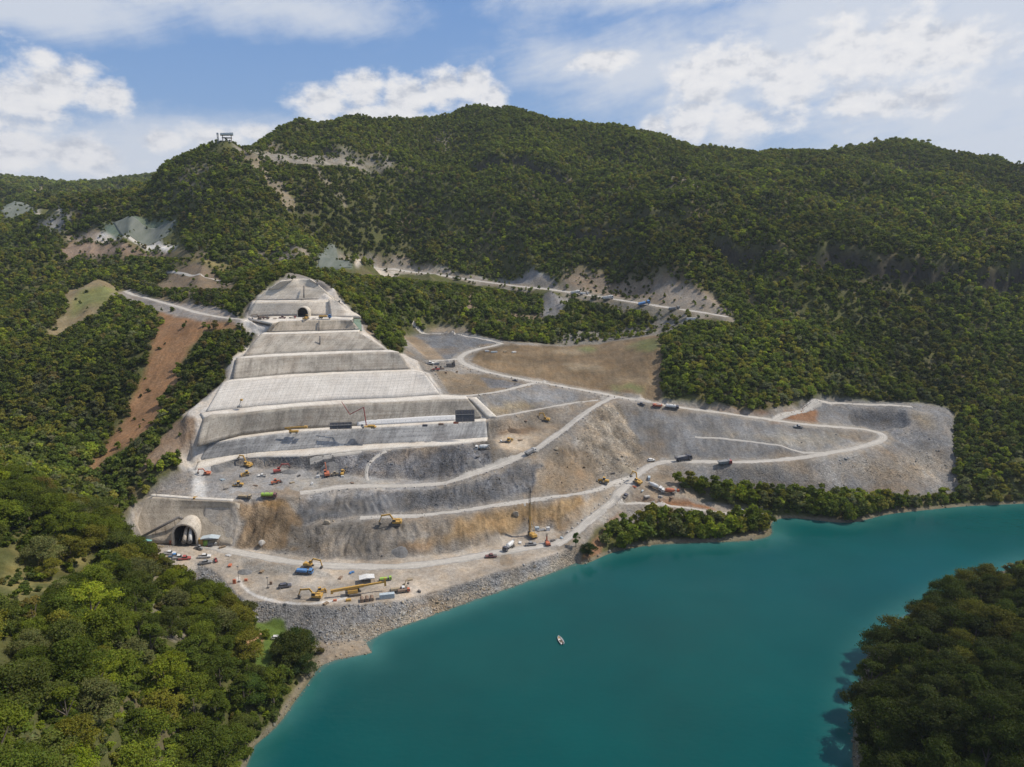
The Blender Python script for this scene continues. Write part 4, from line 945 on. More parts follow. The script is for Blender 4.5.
CM = {'grey': concrete('weathered grey sprayed concrete', (0.285, 0.25, 0.205), (0.49, 0.445, 0.375), 0.65, False, 0.3),
      'pale': concrete('pale sprayed concrete', (0.50, 0.435, 0.35), (0.72, 0.65, 0.545), 0.25, False, 0.35),
      'panel': concrete('white jointed concrete', (0.50, 0.46, 0.405), (0.66, 0.62, 0.56), 0.25, True, 0.15),
      'streak': concrete('grey concrete with white runs', (0.21, 0.205, 0.20), (0.50, 0.49, 0.47), 0.45, False, 0.1),
      'fresh': concrete('fresh white concrete', (0.60, 0.59, 0.57), (0.70, 0.69, 0.67), 0.05, False, 0.0),
      'bench': concrete('dusty concrete bench', (0.56, 0.505, 0.43), (0.72, 0.67, 0.59), 0.2, False, 0.35),
      'tan': concrete('tan sprayed concrete', (0.36, 0.305, 0.235), (0.54, 0.47, 0.375), 0.6, False, 0.3)}
def zz(*p): return zl(*p)
def terrace(label, foot, top, back, mat, seed, bench='bench', name='concrete_terrace', mid=None):
    base = foot.mean(0)
    t = empty(name, (0, 0, 0), 0, label, 'concrete terrace', 'stepped concrete terraces of the dam foundation')
    slab('sloped_face', [foot, top] if mid is None else [foot, mid, top], CM[mat], t, seed=seed, sub=7)
    if back is not None: slab('bench_slab', [top, back], CM[bench], t, seed=seed + 20, sub=3, push=0.38, rough=0.15)
    return t
def cut(a, u0, u1):
    """part of a surveyed line between two image columns"""
    us = np.array([pix(p)[0] for p in a]); r = resample(a, n=120); ur = np.array([pix(p)[0] for p in r])
    return r[(ur >= u0) & (ur <= u1)]
tA_f2 = tA_foot.copy(); tA_f2[:, 2] -= 0.6
T1 = terrace('lowest concrete terrace, dark grey with white runs, just above the excavators', cut(tA_f2, 196, 490), cut(tA_top, 206, 487), zz((212, 441, 52.6), (243, 435.8, 54.2), (290, 430.0, 55.5), (336, 427.5, 56.1), (393, 424.3, 56.6), (440, 421.6, 56.8), (486, 418.8, 57.3)), 'streak', 1)
slab('base_ledge', [cut(tA_strip, 194, 487), cut(tA_foot, 196, 489)], CM['bench'], T1, seed=40, sub=3)
T2 = terrace('second concrete terrace from below, brownish grey with formwork standing on its ledge', zz((197, 446, 53.0), (240, 435.2, 54.8), (290, 429.3, 55.8), (336, 426.8, 56.4), (400, 423.3, 56.9), (440, 420.7, 57.1), (484, 418.2, 57.6)),
             zz((203, 419, 67.8), (211, 415, 70), (235, 413.5, 70), (290, 407.5, 70.7), (336, 404.5, 71), (393, 402, 71), (440, 399.6, 71), (468, 399, 71)), zz((200, 413.5, 70.5), (211, 411.8, 71), (258, 406.5, 71.2), (300, 403, 71.3), (336, 400.5, 71.5), (393, 398.3, 71.5), (440, 395, 71.7), (466, 396.5, 71.4)), 'grey', 2)
T3 = terrace('white concrete terrace with a grid of joints, wider than the two above it', zz((206, 411.3, 71.2), (258, 405.7, 71.3), (336, 399.7, 71.5), (393, 397.6, 71.6), (440, 394.0, 71.7)), tC_top, zz((228, 380.5, 85.2), (236, 379, 85.4), (290, 374.5, 85.4), (330, 372.5, 85.4), (380, 370.8, 85.4), (411, 369.8, 85.4), (422, 371.5, 85)), 'panel', 3)
T4 = terrace('blotchy grey concrete terrace with a rounded right end beside the trees', zz((233, 379.6, 85.4), (290, 374.3, 85.5), (330, 372.3, 85.5), (380, 370.6, 85.5), (411, 369.6, 85.5)), zz((236, 358.8, 97.8), (274, 356.8, 98), (336, 354, 98.2), (377, 352.3, 98.3), (399, 352.3, 98.3)), zz((241, 357, 98.1), (274, 354, 98.4), (340, 351.3, 98.6), (390, 350.3, 98.6)), 'grey', 4)
T5 = terrace('grey concrete terrace second below the upper tunnel mouth', zz((243, 356.5, 98.2), (274, 353.8, 98.5), (340, 351, 98.6), (387, 350.3, 98.7)), tE_top, zz((263, 332.9, 111), (305, 331.7, 111.2), (360, 330.2, 111.2)), 'grey', 5)
T6 = terrace('short tan concrete terrace right under the upper tunnel mouth', zz((266, 332.3, 111.2), (305, 331.2, 111.3), (360, 329.8, 111.3)), zz((272, 323.5, 118.5), (280, 321.5, 119.3), (313, 320.4, 119.3), (338, 320, 119.4), (351, 320.2, 119.4)), zz((248, 318.6, 119.9), (274, 316.5, 120.8), (300, 316.2, 120.8), (334, 316, 120.8), (354, 317, 120.2)), 'tan', 6)
T7 = terrace('pale concrete terrace that holds the upper tunnel mouth', zz((247, 317.3, 120.3), (274, 315.8, 121), (300, 315.6, 121), (334, 315.4, 121)), zz((255, 302, 133), (274, 302, 132.8), (300, 301.5, 132.8), (334, 300.5, 132.8)), zz((256, 300.8, 133.2), (274, 300.8, 133.4), (300, 300.4, 133.4), (334, 299.5, 133.4)), 'pale', 7)
T8 = terrace('topmost pale concrete terrace narrowing to the crest', zz((256, 300.4, 133.4), (274, 300.4, 133.4), (300, 300.0, 133.4), (335, 299.1, 133.4)), zz((281.5, 280.5, 150.5), (290, 279.4, 151.2), (299, 279, 151.2), (312, 279.4, 151)), None, 'pale', 8, mid=zz((267, 290, 142.2), (281, 289.6, 142.4), (299, 289.5, 142.4), (324, 289.5, 142)))
# right-hand buttress beside the upper tunnel, and the pale skirts at the ends of the terraces
slab('concrete_buttress', [zz((331, 317.3, 120.0), (345, 317.6, 120), (361, 317.8, 119.9)), zz((331, 313.6, 122.8), (344, 311, 125), (352, 313, 123)), zz((329, 300, 133.5), (335, 299.5, 134), (339, 301, 133))], CM['pale'], seed=9, push=1.4)
tag(bpy.context.scene.objects['concrete_buttress'], 'pale concrete buttress right of the upper tunnel mouth beside the wooded slope', 'buttress')
o = slab('concrete_ramp', [zz((468, 398.3, 71.2), (476, 405, 66.5), (488, 418, 58.2)), zz((476, 397, 71.6), (483, 404, 66.8), (497, 417, 58.4))], CM['bench'], seed=11, sub=3)
tag(o, 'narrow pale concrete ramp down the right end of the brownish terrace', 'ramp')
# face round the lower tunnel
o = empty('sprayed_concrete_wall', (0, 0, 0), 0, 'tan sprayed concrete wall with the big lower tunnel mouth in it', 'retaining wall')
slab('sloped_face', [zz((136, 541, 9.5), (150, 542.5, 9.2), (175, 544.3, 8.8), (205, 545, 8.8), (224, 546, 8.8), (232, 547, 8.8)), zz((131, 520, 19), (137, 512, 23), (170, 510, 25), (205, 510, 25), (230, 511, 25), (238, 520, 20.5)), zz((136, 505, 26), (149, 496.5, 31), (193, 499.6, 31), (215, 500.5, 31), (232, 501.5, 31), (240, 503.5, 29.5))], CM['tan'], o, seed=12, sub=6)
slab('bench_slab', [zz((149, 496.3, 31), (193, 499.4, 31), (232, 501.2, 31)), zz((153, 494, 32), (193, 497.2, 31.6), (234, 499.2, 31.4))], CM['bench'], o, seed=13, sub=2)
# fresh strip cast against the second terrace
o = slab('fresh_concrete_strip', [zz((357, 426.3, 56.2), (393, 424.4, 56.5), (430, 422.3, 56.7), (456, 420.6, 57)), zz((357, 421.2, 59.2), (393, 419.0, 59.8), (430, 416.6, 60.2), (456, 415.3, 60.4))], CM['fresh'], seed=14, push=1.0, sub=3, rough=0.05)
tag(o, 'freshly cast white concrete strip along the foot of the brownish terrace between the two formworks', 'concrete strip')
# dark joints running down the terraces
for k, (u, v0, z0, v1, z1, lb) in enumerate([(319, 331, 111.5, 321, 119.0, 'dark drainage joint down the short tan terrace'), (320, 349.5, 99.5, 336, 110, 'dark drainage joint down the grey terrace under the tan one'), (304, 298, 135.5, 286, 145.5, 'dark drainage joint above the upper tunnel mouth')]):
    o = slab('drain_chute', [zz((u - 0.5, v0, z0), (u + 0.5, v0, z0)), zz((u - 0.5, v1, z1), (u + 0.5, v1, z1))], M['dgrey'], seed=15 + k, push=0.75, sub=2, rough=0.0, thick=0.2)
    tag(o, lb, 'drain')

# ------------------------------------------------------------------ tunnels
def tunnel(name, base, direction, rad, length, wall_h, lining, label, t=0.7, flare=1.0):
    root = empty(name, base, 0, label, 'tunnel', None)
    d = Vector((direction[0], direction[1], 0)).normalized(); s = Vector((d.y, -d.x, 0)); up = Vector((0, 0, 1))
    prof = [(-rad, 0.0), (-rad, wall_h)] + [(-rad * math.cos(a), wall_h + rad * math.sin(a)) for a in np.linspace(0.2, math.pi - 0.2, 15)] + [(rad, wall_h), (rad, 0.0)]
    prof_o = [(-rad - t, -0.6), (-rad - t, wall_h)] + [(-(rad + t) * math.cos(a), wall_h + (rad + t) * math.sin(a)) for a in np.linspace(0.2, math.pi - 0.2, 15)] + [(rad + t, wall_h), (rad + t, -0.6)]
    V, F = [], []
    n = len(prof)
    for L_, f in ((0.0, flare), (length, 1.0)):
        for pr_ in (prof, prof_o):
            V += [tuple(s * x * f + up * z * f + d * L_) for x, z in pr_]
    for k in range(n - 1):
        F += [(k, k + 1, 2 * n + k + 1, 2 * n + k), (n + k, 3 * n + k, 3 * n + k + 1, n + k + 1), (k, n + k, n + k + 1, k + 1)]
    me = np_mesh('arch_lining', V, np.array(F)); add_attr(me, 'face_uv', np.array(V), 'FLOAT_VECTOR')
    link_mesh('arch_lining', me, lining, root)
    # the bore behind: sleeve and far end, the tunnel's shade put into their near-black colour
    V2, F2 = [], []
    for L_ in (length * 0.10, length * 0.98):
        V2 += [tuple(s * x * 0.985 + up * (z * 0.985 + 0.05) + d * L_) for x, z in prof]
    for k in range(n - 1): F2.append((k, k + 1, n + k + 1, n + k))
    bm = bmesh.new(); bv = [bm.verts.new(v) for v in V2]
    for f in F2: bm.faces.new([bv[i] for i in f])
    bm.faces.new([bv[n + k] for k in range(n)]); bm.faces.new([bv[0], bv[n], bv[2 * n - 1], bv[n - 1]])
    me = bpy.data.meshes.new('bore'); bm.to_mesh(me); bm.free()
    link_mesh('bore', me, M['bore'], root)
    return root, d, s
tb = Vector((TB[0], TB[1], 9.0))
low_tunnel, td, ts = tunnel('tunnel', tb, (-0.05, 1.0), 6.4, 15.0, 6.2, CM['pale'], 'large arched tunnel mouth with two air ducts hanging in it, beside the parked cars', 1.3)
def open_face(ob, base, d, s, rad, wall_h, depth):
    """take the shell away where the bore passes through it"""
    bm = bmesh.new(); bm.from_mesh(ob.data); kill = []
    for f in bm.faces:
        q = f.calc_center_median() - base
        a_, b_, z_ = q.dot(d), q.dot(s), q.z
        if -1 < a_ < depth and abs(b_) < rad and (z_ < wall_h or math.hypot(b_, z_ - wall_h) < rad): kill.append(f)
    bmesh.ops.delete(bm, geom=kill, context='FACES'); bm.to_mesh(ob.data); bm.free()
for ob in bpy.context.scene.objects:
    if ob.parent and ob.parent.name == 'sprayed_concrete_wall': open_face(ob, tb, td, ts, 6.9, 6.2, 19)
ub = Vector(atz(303, 316.8, 120.9))
up_tunnel, ud, us_ = tunnel('tunnel', ub - Vector((0, 0.5, 0)), (0.0, 1.0), 4.3, 7.5, 3.6, CM['pale'], 'small arched tunnel mouth high on the pale concrete slope', 0.8)
for k, (sx, c) in enumerate(((0.6, 'cream'), (4.0, 'white'))):
    a = tb + ts * sx + td * -2.2 + Vector((0, 0, 3.4)); b = tb + ts * (sx * 0.75) + td * 3 + Vector((0, 0, 9.4)); e = tb + ts * (sx * 0.75) + td * 9 + Vector((0, 0, 10.0))
    mb = MB(); mb.tube(a, b, 1.25, 0.85, 12).tube(b, e, 0.85, 0.85, 12)
    o = mb.build('air_duct', M[c], None, smooth=True)
    tag(o, ['cream fabric air duct hanging in the middle of the lower tunnel mouth', 'white fabric air duct hanging at the right side of the lower tunnel mouth'][k], 'air duct')
    mb = MB(); mb.tube(a - td * 0.7, a + td * 0.02, 1.4, 1.4, 12).build('fan_ring', M['dgrey'], o)
# pipe conveyor climbing to the tunnel crown
p0, p1, p2 = Vector(atz(142, 536, 11.5)), Vector(atz(181, 515, 23.5)), Vector(atz(186, 517, 21.5))
p0.y -= 3; p1.y -= 3.5; p2.y -= 3.5
mb = MB(); mb.tube(p0, p1, 0.8, 0.8, 8).tube(p1, p2, 0.8, 0.8, 8)
o = mb.build('supply_pipe', M['dgrey'], None, smooth=True); tag(o, 'long dark pipe rising across the wall to the lower tunnel crown', 'pipe')
for f in (0.15, 0.4, 0.65, 0.9):
    q = p0.lerp(p1, f); mb = MB(); mb.tube((q.x, q.y, gz(q.x, q.y) - 0.5), q, 0.15); mb.build('trestle_post', M['steel'], o)
# ------------------------------------------------------------------ vegetation
rng = np.random.default_rng(11)
def leaf_material(name, src):
    m, n = material(name)
    if src == 'object':
        tint = n.node('ShaderNodeObjectInfo').outputs['Color']
    else:
        tint = n.node('ShaderNodeAttribute', attribute_name='tint', attribute_type='INSTANCER').outputs['Color']
    lf = n.node('ShaderNodeAttribute', attribute_name='leaf').outputs['Color']
    c = n.mix(1.0, tint, lf, 'MULTIPLY')
    d = n.node('ShaderNodeBsdfDiffuse', {'Color': c, 'Roughness': 0.6})
    t = n.node('ShaderNodeBsdfTranslucent', {'Color': n.mix(1.0, c, (1.25, 1.2, 0.6), 'MULTIPLY')})
    g = n.node('ShaderNodeBsdfGlossy', {'Color': (0.6, 0.6, 0.6, 1), 'Roughness': 0.5})
    s1 = n.node('ShaderNodeMixShader', {0: 0.30, 1: d.outputs[0], 2: t.outputs[0]})
    s2 = n.node('ShaderNodeMixShader', {0: 0.008, 1: s1.outputs[0], 2: g.outputs[0]})
    n.node('ShaderNodeOutputMaterial', {'Surface': s2.outputs[0]})
    return m
LEAF_OBJ, LEAF_INST = leaf_material('foliage', 'object'), leaf_material('distant foliage', 'instance')
bark, n = material('bark')
finish(n, base=n.mix(n.noise(n.node('ShaderNodeTexCoord').outputs['Object'], 3.0), (0.10, 0.08, 0.06), (0.20, 0.17, 0.14)), rough=0.95, spec=0.1)

def crown_mesh(seed, nleaf, leaf, lobes=9, wide=0.5, lowest=0.22, fill=0.75, open_=0.0):
    """crown of many small leaf sprays, unit height 1, spread over overlapping lobes"""
    r = np.random.default_rng(seed)
    L_ = []
    for k in range(lobes):
        a = r.uniform(0, 2 * math.pi); h = r.uniform(lowest + 0.14, 0.86)
        prof = math.sin(math.pi * min(1, max(0.0, (h - lowest) / (1.05 - lowest))) ** 0.8)
        rad = wide * (0.62 if lobes < 11 else 0.78) * prof * math.sqrt(r.uniform(0.1, 1))
        L_.append((rad * math.cos(a), rad * math.sin(a), h, wide * r.uniform(0.20, 0.46) * (1.0 if lobes < 11 else 0.80), r.uniform(0.78, 1.22)))
    L_.append((r.uniform(-.05, .05), r.uniform(-.05, .05), 0.84, wide * 0.34, 1.1))
    L_ = np.array(L_)
    wts = L_[:, 3] ** 2; wts /= wts.sum()
    pick = r.choice(len(L_), nleaf, p=wts)
    d = r.normal(size=(nleaf, 3)); d /= np.linalg.norm(d, axis=1)[:, None]
    d[:, 2] = np.where(d[:, 2] < -0.35, -d[:, 2], d[:, 2])
    rad = L_[pick, 3] * (1 - (1 - fill) * r.uniform(0, 1, nleaf) ** 1.6) * (1 + 0.21 * r.normal(size=nleaf))
    c = L_[pick, :3] + d * rad[:, None] * np.array([1, 1, 0.80])
    ragged = vnoise(c[:, 0] * 14 + seed, c[:, 2] * 14 + c[:, 1] * 9, seed)
    keep = (c[:, 2] > lowest * 0.7) & (ragged > open_)
    c, d, pick = c[keep], d[keep], pick[keep]; nl = len(c)
    nrm = d * 0.75 + r.normal(size=(nl, 3)) * 0.55 + np.array([0, 0, 0.25]); nrm /= np.linalg.norm(nrm, axis=1)[:, None]
    t = np.cross(nrm, r.normal(size=(nl, 3))); t /= np.linalg.norm(t, axis=1)[:, None] + 1e-9
    b = np.cross(nrm, t)
    s = leaf * r.uniform(0.6, 1.35, nl)[:, None]
    V = np.stack([c - t * s - b * s * 0.25, c + b * s * 0.75 - nrm * s * 0.2, c + t * s + b * s * 0.1, c - b * s * 0.8 - nrm * s * 0.25], 1).reshape(-1, 3)
    F = np.arange(nl * 4).reshape(nl, 4)
    tone = (L_[pick, 4] * r.uniform(0.8, 1.22, nl))[:, None] * np.array([1, 1, 1]) * (1 + r.normal(size=(nl, 3)) * np.array([0.07, 0.03, 0.06]))
    return V, F, np.repeat(np.clip(tone, 0.3, 1.8), 4, axis=0)
def trunk_mb(seed, r0=0.022, top=0.55, forks=3):
    r = random.Random(seed); mb = MB()
    p = Vector((0, 0, -0.06)); q = Vector((r.uniform(-.03, .03), r.uniform(-.03, .03), 0.30))
    mb.tube(p, q, r0 * 1.4, r0, 6, False)
    for k in range(forks):
        a = 2 * math.pi * (k + r.random() * 0.6) / forks
        e = q + Vector((math.cos(a) * 0.17, math.sin(a) * 0.17, r.uniform(0.2, 0.34)))
        mb.tube(q, e, r0 * 0.75, r0 * 0.3, 5, False)
    mb.tube(q, (q.x * 1.5, q.y * 1.5, top + 0.15), r0 * 0.9, r0 * 0.3, 5, False)
    return mb
def crown_me(name, mat, *a, **k):
    V, F, T = crown_mesh(*a, **k)
    me = np_mesh(name, V, F); add_attr(me, 'leaf', T); me.materials.append(mat)
    return me

# --- where things grow: thin out by plant cover
veg = par[..., 2]
def cover(x, y):
    r, t = np.hypot(x, y), np.arctan2(x, y)
    i = np.clip(np.round(np.interp(r, RR, np.arange(NR))).astype(int), 0, NR - 1); j = np.clip(np.round((t - TH[0]) / (TH[1] - TH[0])).astype(int), 0, NTH - 1)
    return veg[i, j], nat[i, j]
PAL = np.array([(0.076, 0.106, 0.018), (0.122, 0.158, 0.022), (0.165, 0.168, 0.028), (0.19, 0.235, 0.024), (0.140, 0.122, 0.036), (0.130, 0.146, 0.058), (0.090, 0.114, 0.028)])
def tints(x, y, r, light=0.0):
    z1 = fbm(x / 60, y / 60, 3, 61); z2 = fbm(x / 24, y / 24, 3, 62)
    p = np.stack([0.34 - z1 * 0.5, 0.34 + z2 * 0.3, 0.18 + z1 * 0.3, 0.05 + light + np.clip(z2, 0, 1) * 0.12, 0.025 - z2 * 0.05, 0.10 + 0 * z1, 0.22 - z2 * 0.2], 1)
    p = np.clip(p, 0.005, None); p /= p.sum(1)[:, None]
    k = (np.cumsum(p, 1) > r.random(len(x))[:, None]).argmax(1)
    zone = np.clip(1.0 + 0.55 * fbm(x / 130 + 5, y / 170, 3, 63), 0.62, 1.4)[:, None]
    return PAL[k] * r.uniform(0.8, 1.22, (len(x), 1)) * zone, k
def project(x, y, z):
    zc = z - CAM_H; fw = y * CP - zc * SP; up = y * SP + zc * CP
    return CU + FPX * x / fw, CV - FPX * up / fw, fw
def scatter(n, r0, r1, a0, a1, r):
    rad = np.sqrt(r.uniform(r0 * r0, r1 * r1, n)); a = np.radians(r.uniform(a0, a1, n))
    return rad * np.sin(a), rad * np.cos(a)
def thin(x, y, size, factor=0.42):
    """drop plants that stand inside one another"""
    keep = []; grid = {}; cell = 14.0
    for i in np.argsort(-size):
        cx, cy_ = int(x[i] // cell), int(y[i] // cell); ok = True
        for ax in (cx - 1, cx, cx + 1):
            for ay in (cy_ - 1, cy_, cy_ + 1):
                for j in grid.get((ax, ay), ()):
                    if (x[i] - x[j]) ** 2 + (y[i] - y[j]) ** 2 < (factor * (size[i] + size[j]) / 2) ** 2: ok = False; break
                if not ok: break
            if not ok: break
        if ok:
            keep.append(i); grid.setdefault((cx, cy_), []).append(i)
    return np.array(keep, int)

# ground that people keep clear: a tree in front of it stays low enough not to hide it
KV = np.zeros((768, 1024), bool); _u, _v = np.meshgrid(np.arange(1024) + 0.5, np.arange(768) + 0.5)
for pl in ([(124, 528), (128, 506), (150, 494), (184, 470), (184, 414), (208, 400), (226, 380), (234, 358), (258, 336), (240, 317), (264, 289), (283, 278), (311, 277), (340, 298), (362, 318), (388, 350), (407, 357), (403, 333), (440, 325), (505, 341), (560, 345), (655, 334), (662, 402), (700, 404), (768, 413), (800, 404), (830, 398), (918, 403), (953, 412), (956, 486), (870, 489), (740, 480), (700, 475), (690, 490), (720, 508), (632, 503), (580, 550), (570, 620), (330, 660), (318, 640), (290, 624), (250, 606), (228, 594), (188, 572), (160, 553), (140, 542)],
           [(160, 303), (220, 318), (236, 326), (205, 332), (188, 352), (172, 392), (152, 425), (128, 446), (106, 458), (92, 470), (110, 440), (136, 390), (150, 350), (158, 325)],
           [(66, 289), (118, 288), (92, 314), (50, 338), (66, 310)], [(152, 287), (193, 261), (237, 288)], [(112, 290), (140, 291), (244, 318), (240, 323), (160, 309)],
           [(62, 252), (66, 236), (110, 219), (176, 218), (182, 246), (200, 258), (160, 256)], [(33, 208), (62, 208), (60, 214), (34, 214)],
           [(345, 264), (400, 264), (470, 276), (556, 282), (640, 299), (735, 313), (735, 322), (700, 319), (640, 308), (560, 296), (470, 285), (400, 277), (345, 272)],
           [(620, 284), (690, 284), (712, 294), (735, 316), (690, 306), (650, 298)], [(545, 296), (570, 299), (558, 314), (542, 316)], [(560, 345), (600, 336), (640, 330), (655, 318), (690, 317), (668, 332), (600, 344)],
           [(316, 267), (324, 246), (338, 248), (352, 267)], [(254, 622), (282, 620), (290, 634), (280, 652), (262, 672), (254, 664), (258, 640)], [(262, 154), (300, 159), (390, 164), (390, 167), (300, 164)], [(635, 500), (740, 511), (738, 515), (640, 504)], [(0, 548), (45, 536), (100, 548), (96, 568), (50, 584), (38, 602), (0, 604)], [(150, 592), (170, 586), (188, 610), (184, 645), (166, 648), (152, 620)], [(0, 640), (18, 645), (22, 670), (0, 680)]):
    KV |= in_poly(_u, _v, pl)
def clear_view(x, y, z, h, cut=0.22, low=0.35):
    """height each crown may keep"""
    h = h.copy(); bare = cover(x, y)[0] < 0.6
    for f in (1.0, 0.75, 0.55, low, 0.0):
        hid = np.zeros(len(x)); 
        u0, v0, fw0 = project(x, y, z); ub, vb = np.clip(u0, 0, 1023).astype(int), np.clip(v0, 0, 767).astype(int)
        for q in np.linspace(0.25, 1.0, 6):
            u_, v_, fw_ = project(x, y, z + h * q)
            for s_ in (-0.3, 0, 0.3):
                uu = np.clip(u_ + s_ * h / fw_ * FPX, 0, 1023).astype(int); vv = np.clip(v_, 0, 767).astype(int)
                hid += KV[vv, uu] & (v_ > 0)
        bad = (hid / 18 > cut) & ~(KV[vb, ub] & bare)
        if f == 0.0: h[bad] = 0
        else: h[bad] *= 0.72
    return h

# --- near woods (within about 420 m): every crown placed by hand of the generator
x, y = scatter(14000, 95, 430, -48, 48, rng)
z = gz(x, y); cv, nt = cover(x, y)
u, v, fw = project(x, y, z)
near_hill = (x < -40) & (z > 0.9) & (nt > 0.6)
head = (x > 90) & (z > 0.6) & (nt > 0.6) & (y < 400)
ok = (near_hill | head) & (rng.random(len(x)) < np.where(cv > 0.9, 1.0, cv ** 4))
x, y, z, u, v, fw = [a[ok] for a in (x, y, z, u, v, fw)]
hgt = (6.0 + 9.0 * rng.random(len(x)) ** 1.7) * np.where(x > 90, 1.05, 1.0) * (0.72 + 0.28 * np.clip(cover(x, y)[0], 0, 1))
hgt = clear_view(x, y, z, hgt); g = hgt > 2.5; x, y, z, hgt = x[g], y[g], z[g], hgt[g]
k = thin(x, y, hgt * 0.95, 0.60)
NX, NY, NZ, NH = x[k], y[k], z[k], hgt[k]
# strip of wood along the shore below the rockfill, and round the ramp
x, y = scatter(5000, 400, 540, -2, 42, rng)
z = gz(x, y); cv, nt = cover(x, y); u, v, fw = project(x, y, z)
strip = [(600, 552), (612, 528), (640, 515), (700, 513), (735, 517), (768, 524), (780, 535), (765, 541), (690, 545), (640, 547)]
strip2 = [(674, 484), (690, 480), (720, 487), (735, 492), (800, 494), (870, 500), (950, 495), (1030, 478), (1030, 499), (950, 506), (900, 511), (875, 516), (850, 521), (815, 517), (790, 513), (766, 512), (740, 506), (712, 502), (690, 494)]
ok = (z > 0.5) & (in_poly(u, v, strip) | in_poly(u, v, strip2)) & (rng.random(len(x)) < 0.35 + cv)
x, y, z, u = x[ok], y[ok], z[ok], u[ok]
hgt = rng.uniform(6.5, 12, len(x))
hgt = clear_view(x, y, z, hgt); g = hgt > 2; x, y, z, hgt = x[g], y[g], z[g], hgt[g]
k = thin(x, y, hgt, 0.55)
SX, SY, SZ, SH = x[k], y[k], z[k], hgt[k]
x, y, z, h_ = np.r_[NX, SX], np.r_[NY, SY], np.r_[NZ, SZ], np.r_[NH, SH]
u, v, fw = project(x, y, z + h_ * 0.6)
big = h_ / fw
inside = (u > -25) & (u < 1049) & (v > 0) & (v < 800)
order = np.argsort(-(big * inside))
N_IND = 285
ind, rest = order[:N_IND], order[N_IND:]
print('near crowns', len(NX), 'shore', len(SX), 'individual', len(ind))
PROTO = []
for k, (lob, wide, low, op, nl) in enumerate([(20, 0.54, 0.12, 0.24, 11500), (15, 0.50, 0.16, 0.30, 10000), (26, 0.60, 0.10, 0.26, 12500), (14, 0.44, 0.14, 0.36, 9000), (22, 0.56, 0.08, 0.20, 11500), (12, 0.38, 0.16, 0.42, 7500)]):
    cm = crown_me('crown', LEAF_OBJ, 100 + k, nl, 0.0165, lob, wide, low, 0.60, op)
    tm = trunk_mb(k).build('trunk', bark); tme = tm.data; bpy.data.objects.remove(tm)
    PROTO.append((cm, tme))
KIND = ['dark green', 'mid green', 'olive', 'bright lime green', 'brownish', 'grey green', 'deep green']
def tree(pos, h, tint, proto, label, group, rz=None, wide=1.0):
    t = empty('broadleaf_tree', pos, rng.uniform(0, 6.28) if rz is None else rz, label, 'tree', group)
    t.scale = (h * wide, h * wide, h)
    for nm, me in (('trunk', PROTO[proto][1]), ('crown', PROTO[proto][0])):
        o = bpy.data.objects.new(nm, me); COL.objects.link(o); o.parent = t; o.color = (tint[0], tint[1], tint[2], 1)
    return t
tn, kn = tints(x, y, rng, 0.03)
hd = (x > 90) & (y < 400); kn[hd & (kn != 2) & (kn != 6)] = 0; tn[hd] = PAL[kn[hd]] * rng.uniform(0.45, 0.9, (hd.sum(), 1))      # headland tints darkened: cloud shadow put into the leaf colour
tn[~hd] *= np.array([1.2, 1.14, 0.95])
for q in ind:
    if x[q] > 90 and y[q] < 400: where = 'on the headland across the lake from the work site'
    elif y[q] > 395: where = 'in the strip of wood between the lake and the rockfill'
    else:
        where = ('high up the near hillside left of the lake' if z[q] > 52 else 'half way up the near hillside left of the lake' if z[q] > 24 else 'low on the near hillside close to the lake')
    size = 'tall' if h_[q] > 14.5 else 'small' if h_[q] < 10 else 'mid sized'
    where = where.replace('in the strip of wood between the lake and the rockfill', 'in the shore wood below the rockfill')
    lb = f'{size} {KIND[kn[q]]} tree {where}'
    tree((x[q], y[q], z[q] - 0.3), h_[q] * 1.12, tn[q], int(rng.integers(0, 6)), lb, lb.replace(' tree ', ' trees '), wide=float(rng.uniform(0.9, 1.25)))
def special(u, v, h, tint, proto, label, wide=1.0):
    p = ground_at(u, v); return tree(p - Vector((0, 0, 0.3)), h, tint, proto, label, None, wide=wide)
special(297, 660, 16, (0.048, 0.078, 0.018), 4, 'big dark tree at the water side of the green clearing', 0.95)
special(306, 676, 10, (0.054, 0.084, 0.023), 0, 'smaller dark tree below the big one beside the green clearing', 1.1)
special(250, 704, 12, (0.080, 0.128, 0.023), 2, 'round green tree below the green clearing near the shore', 1.15)
special(72, 800, 13, (0.240, 0.300, 0.023), 2, 'yellow green tree standing out in the bottom corner of the near hillside', 1.0)
special(576, 547, 10, (0.080, 0.150, 0.026), 5, 'slender bright green tree beside the stone bank at the foot of the ramp', 0.75)
special(588, 556, 9, (0.045, 0.068, 0.021), 4, 'dark bushy tree next to the slender tree at the end of the stone bank', 1.1)
special(729, 501, 8, (0.136, 0.188, 0.039), 2, 'pale green round tree below the parked mixer trucks', 1.2)
special(684, 491, 7, (0.048, 0.072, 0.021), 4, 'dark round tree beside the road under the blue black truck', 1.0)
special(652, 513, 8, (0.051, 0.075, 0.021), 0, 'tall dark tree rising over the narrow side track', 0.85)

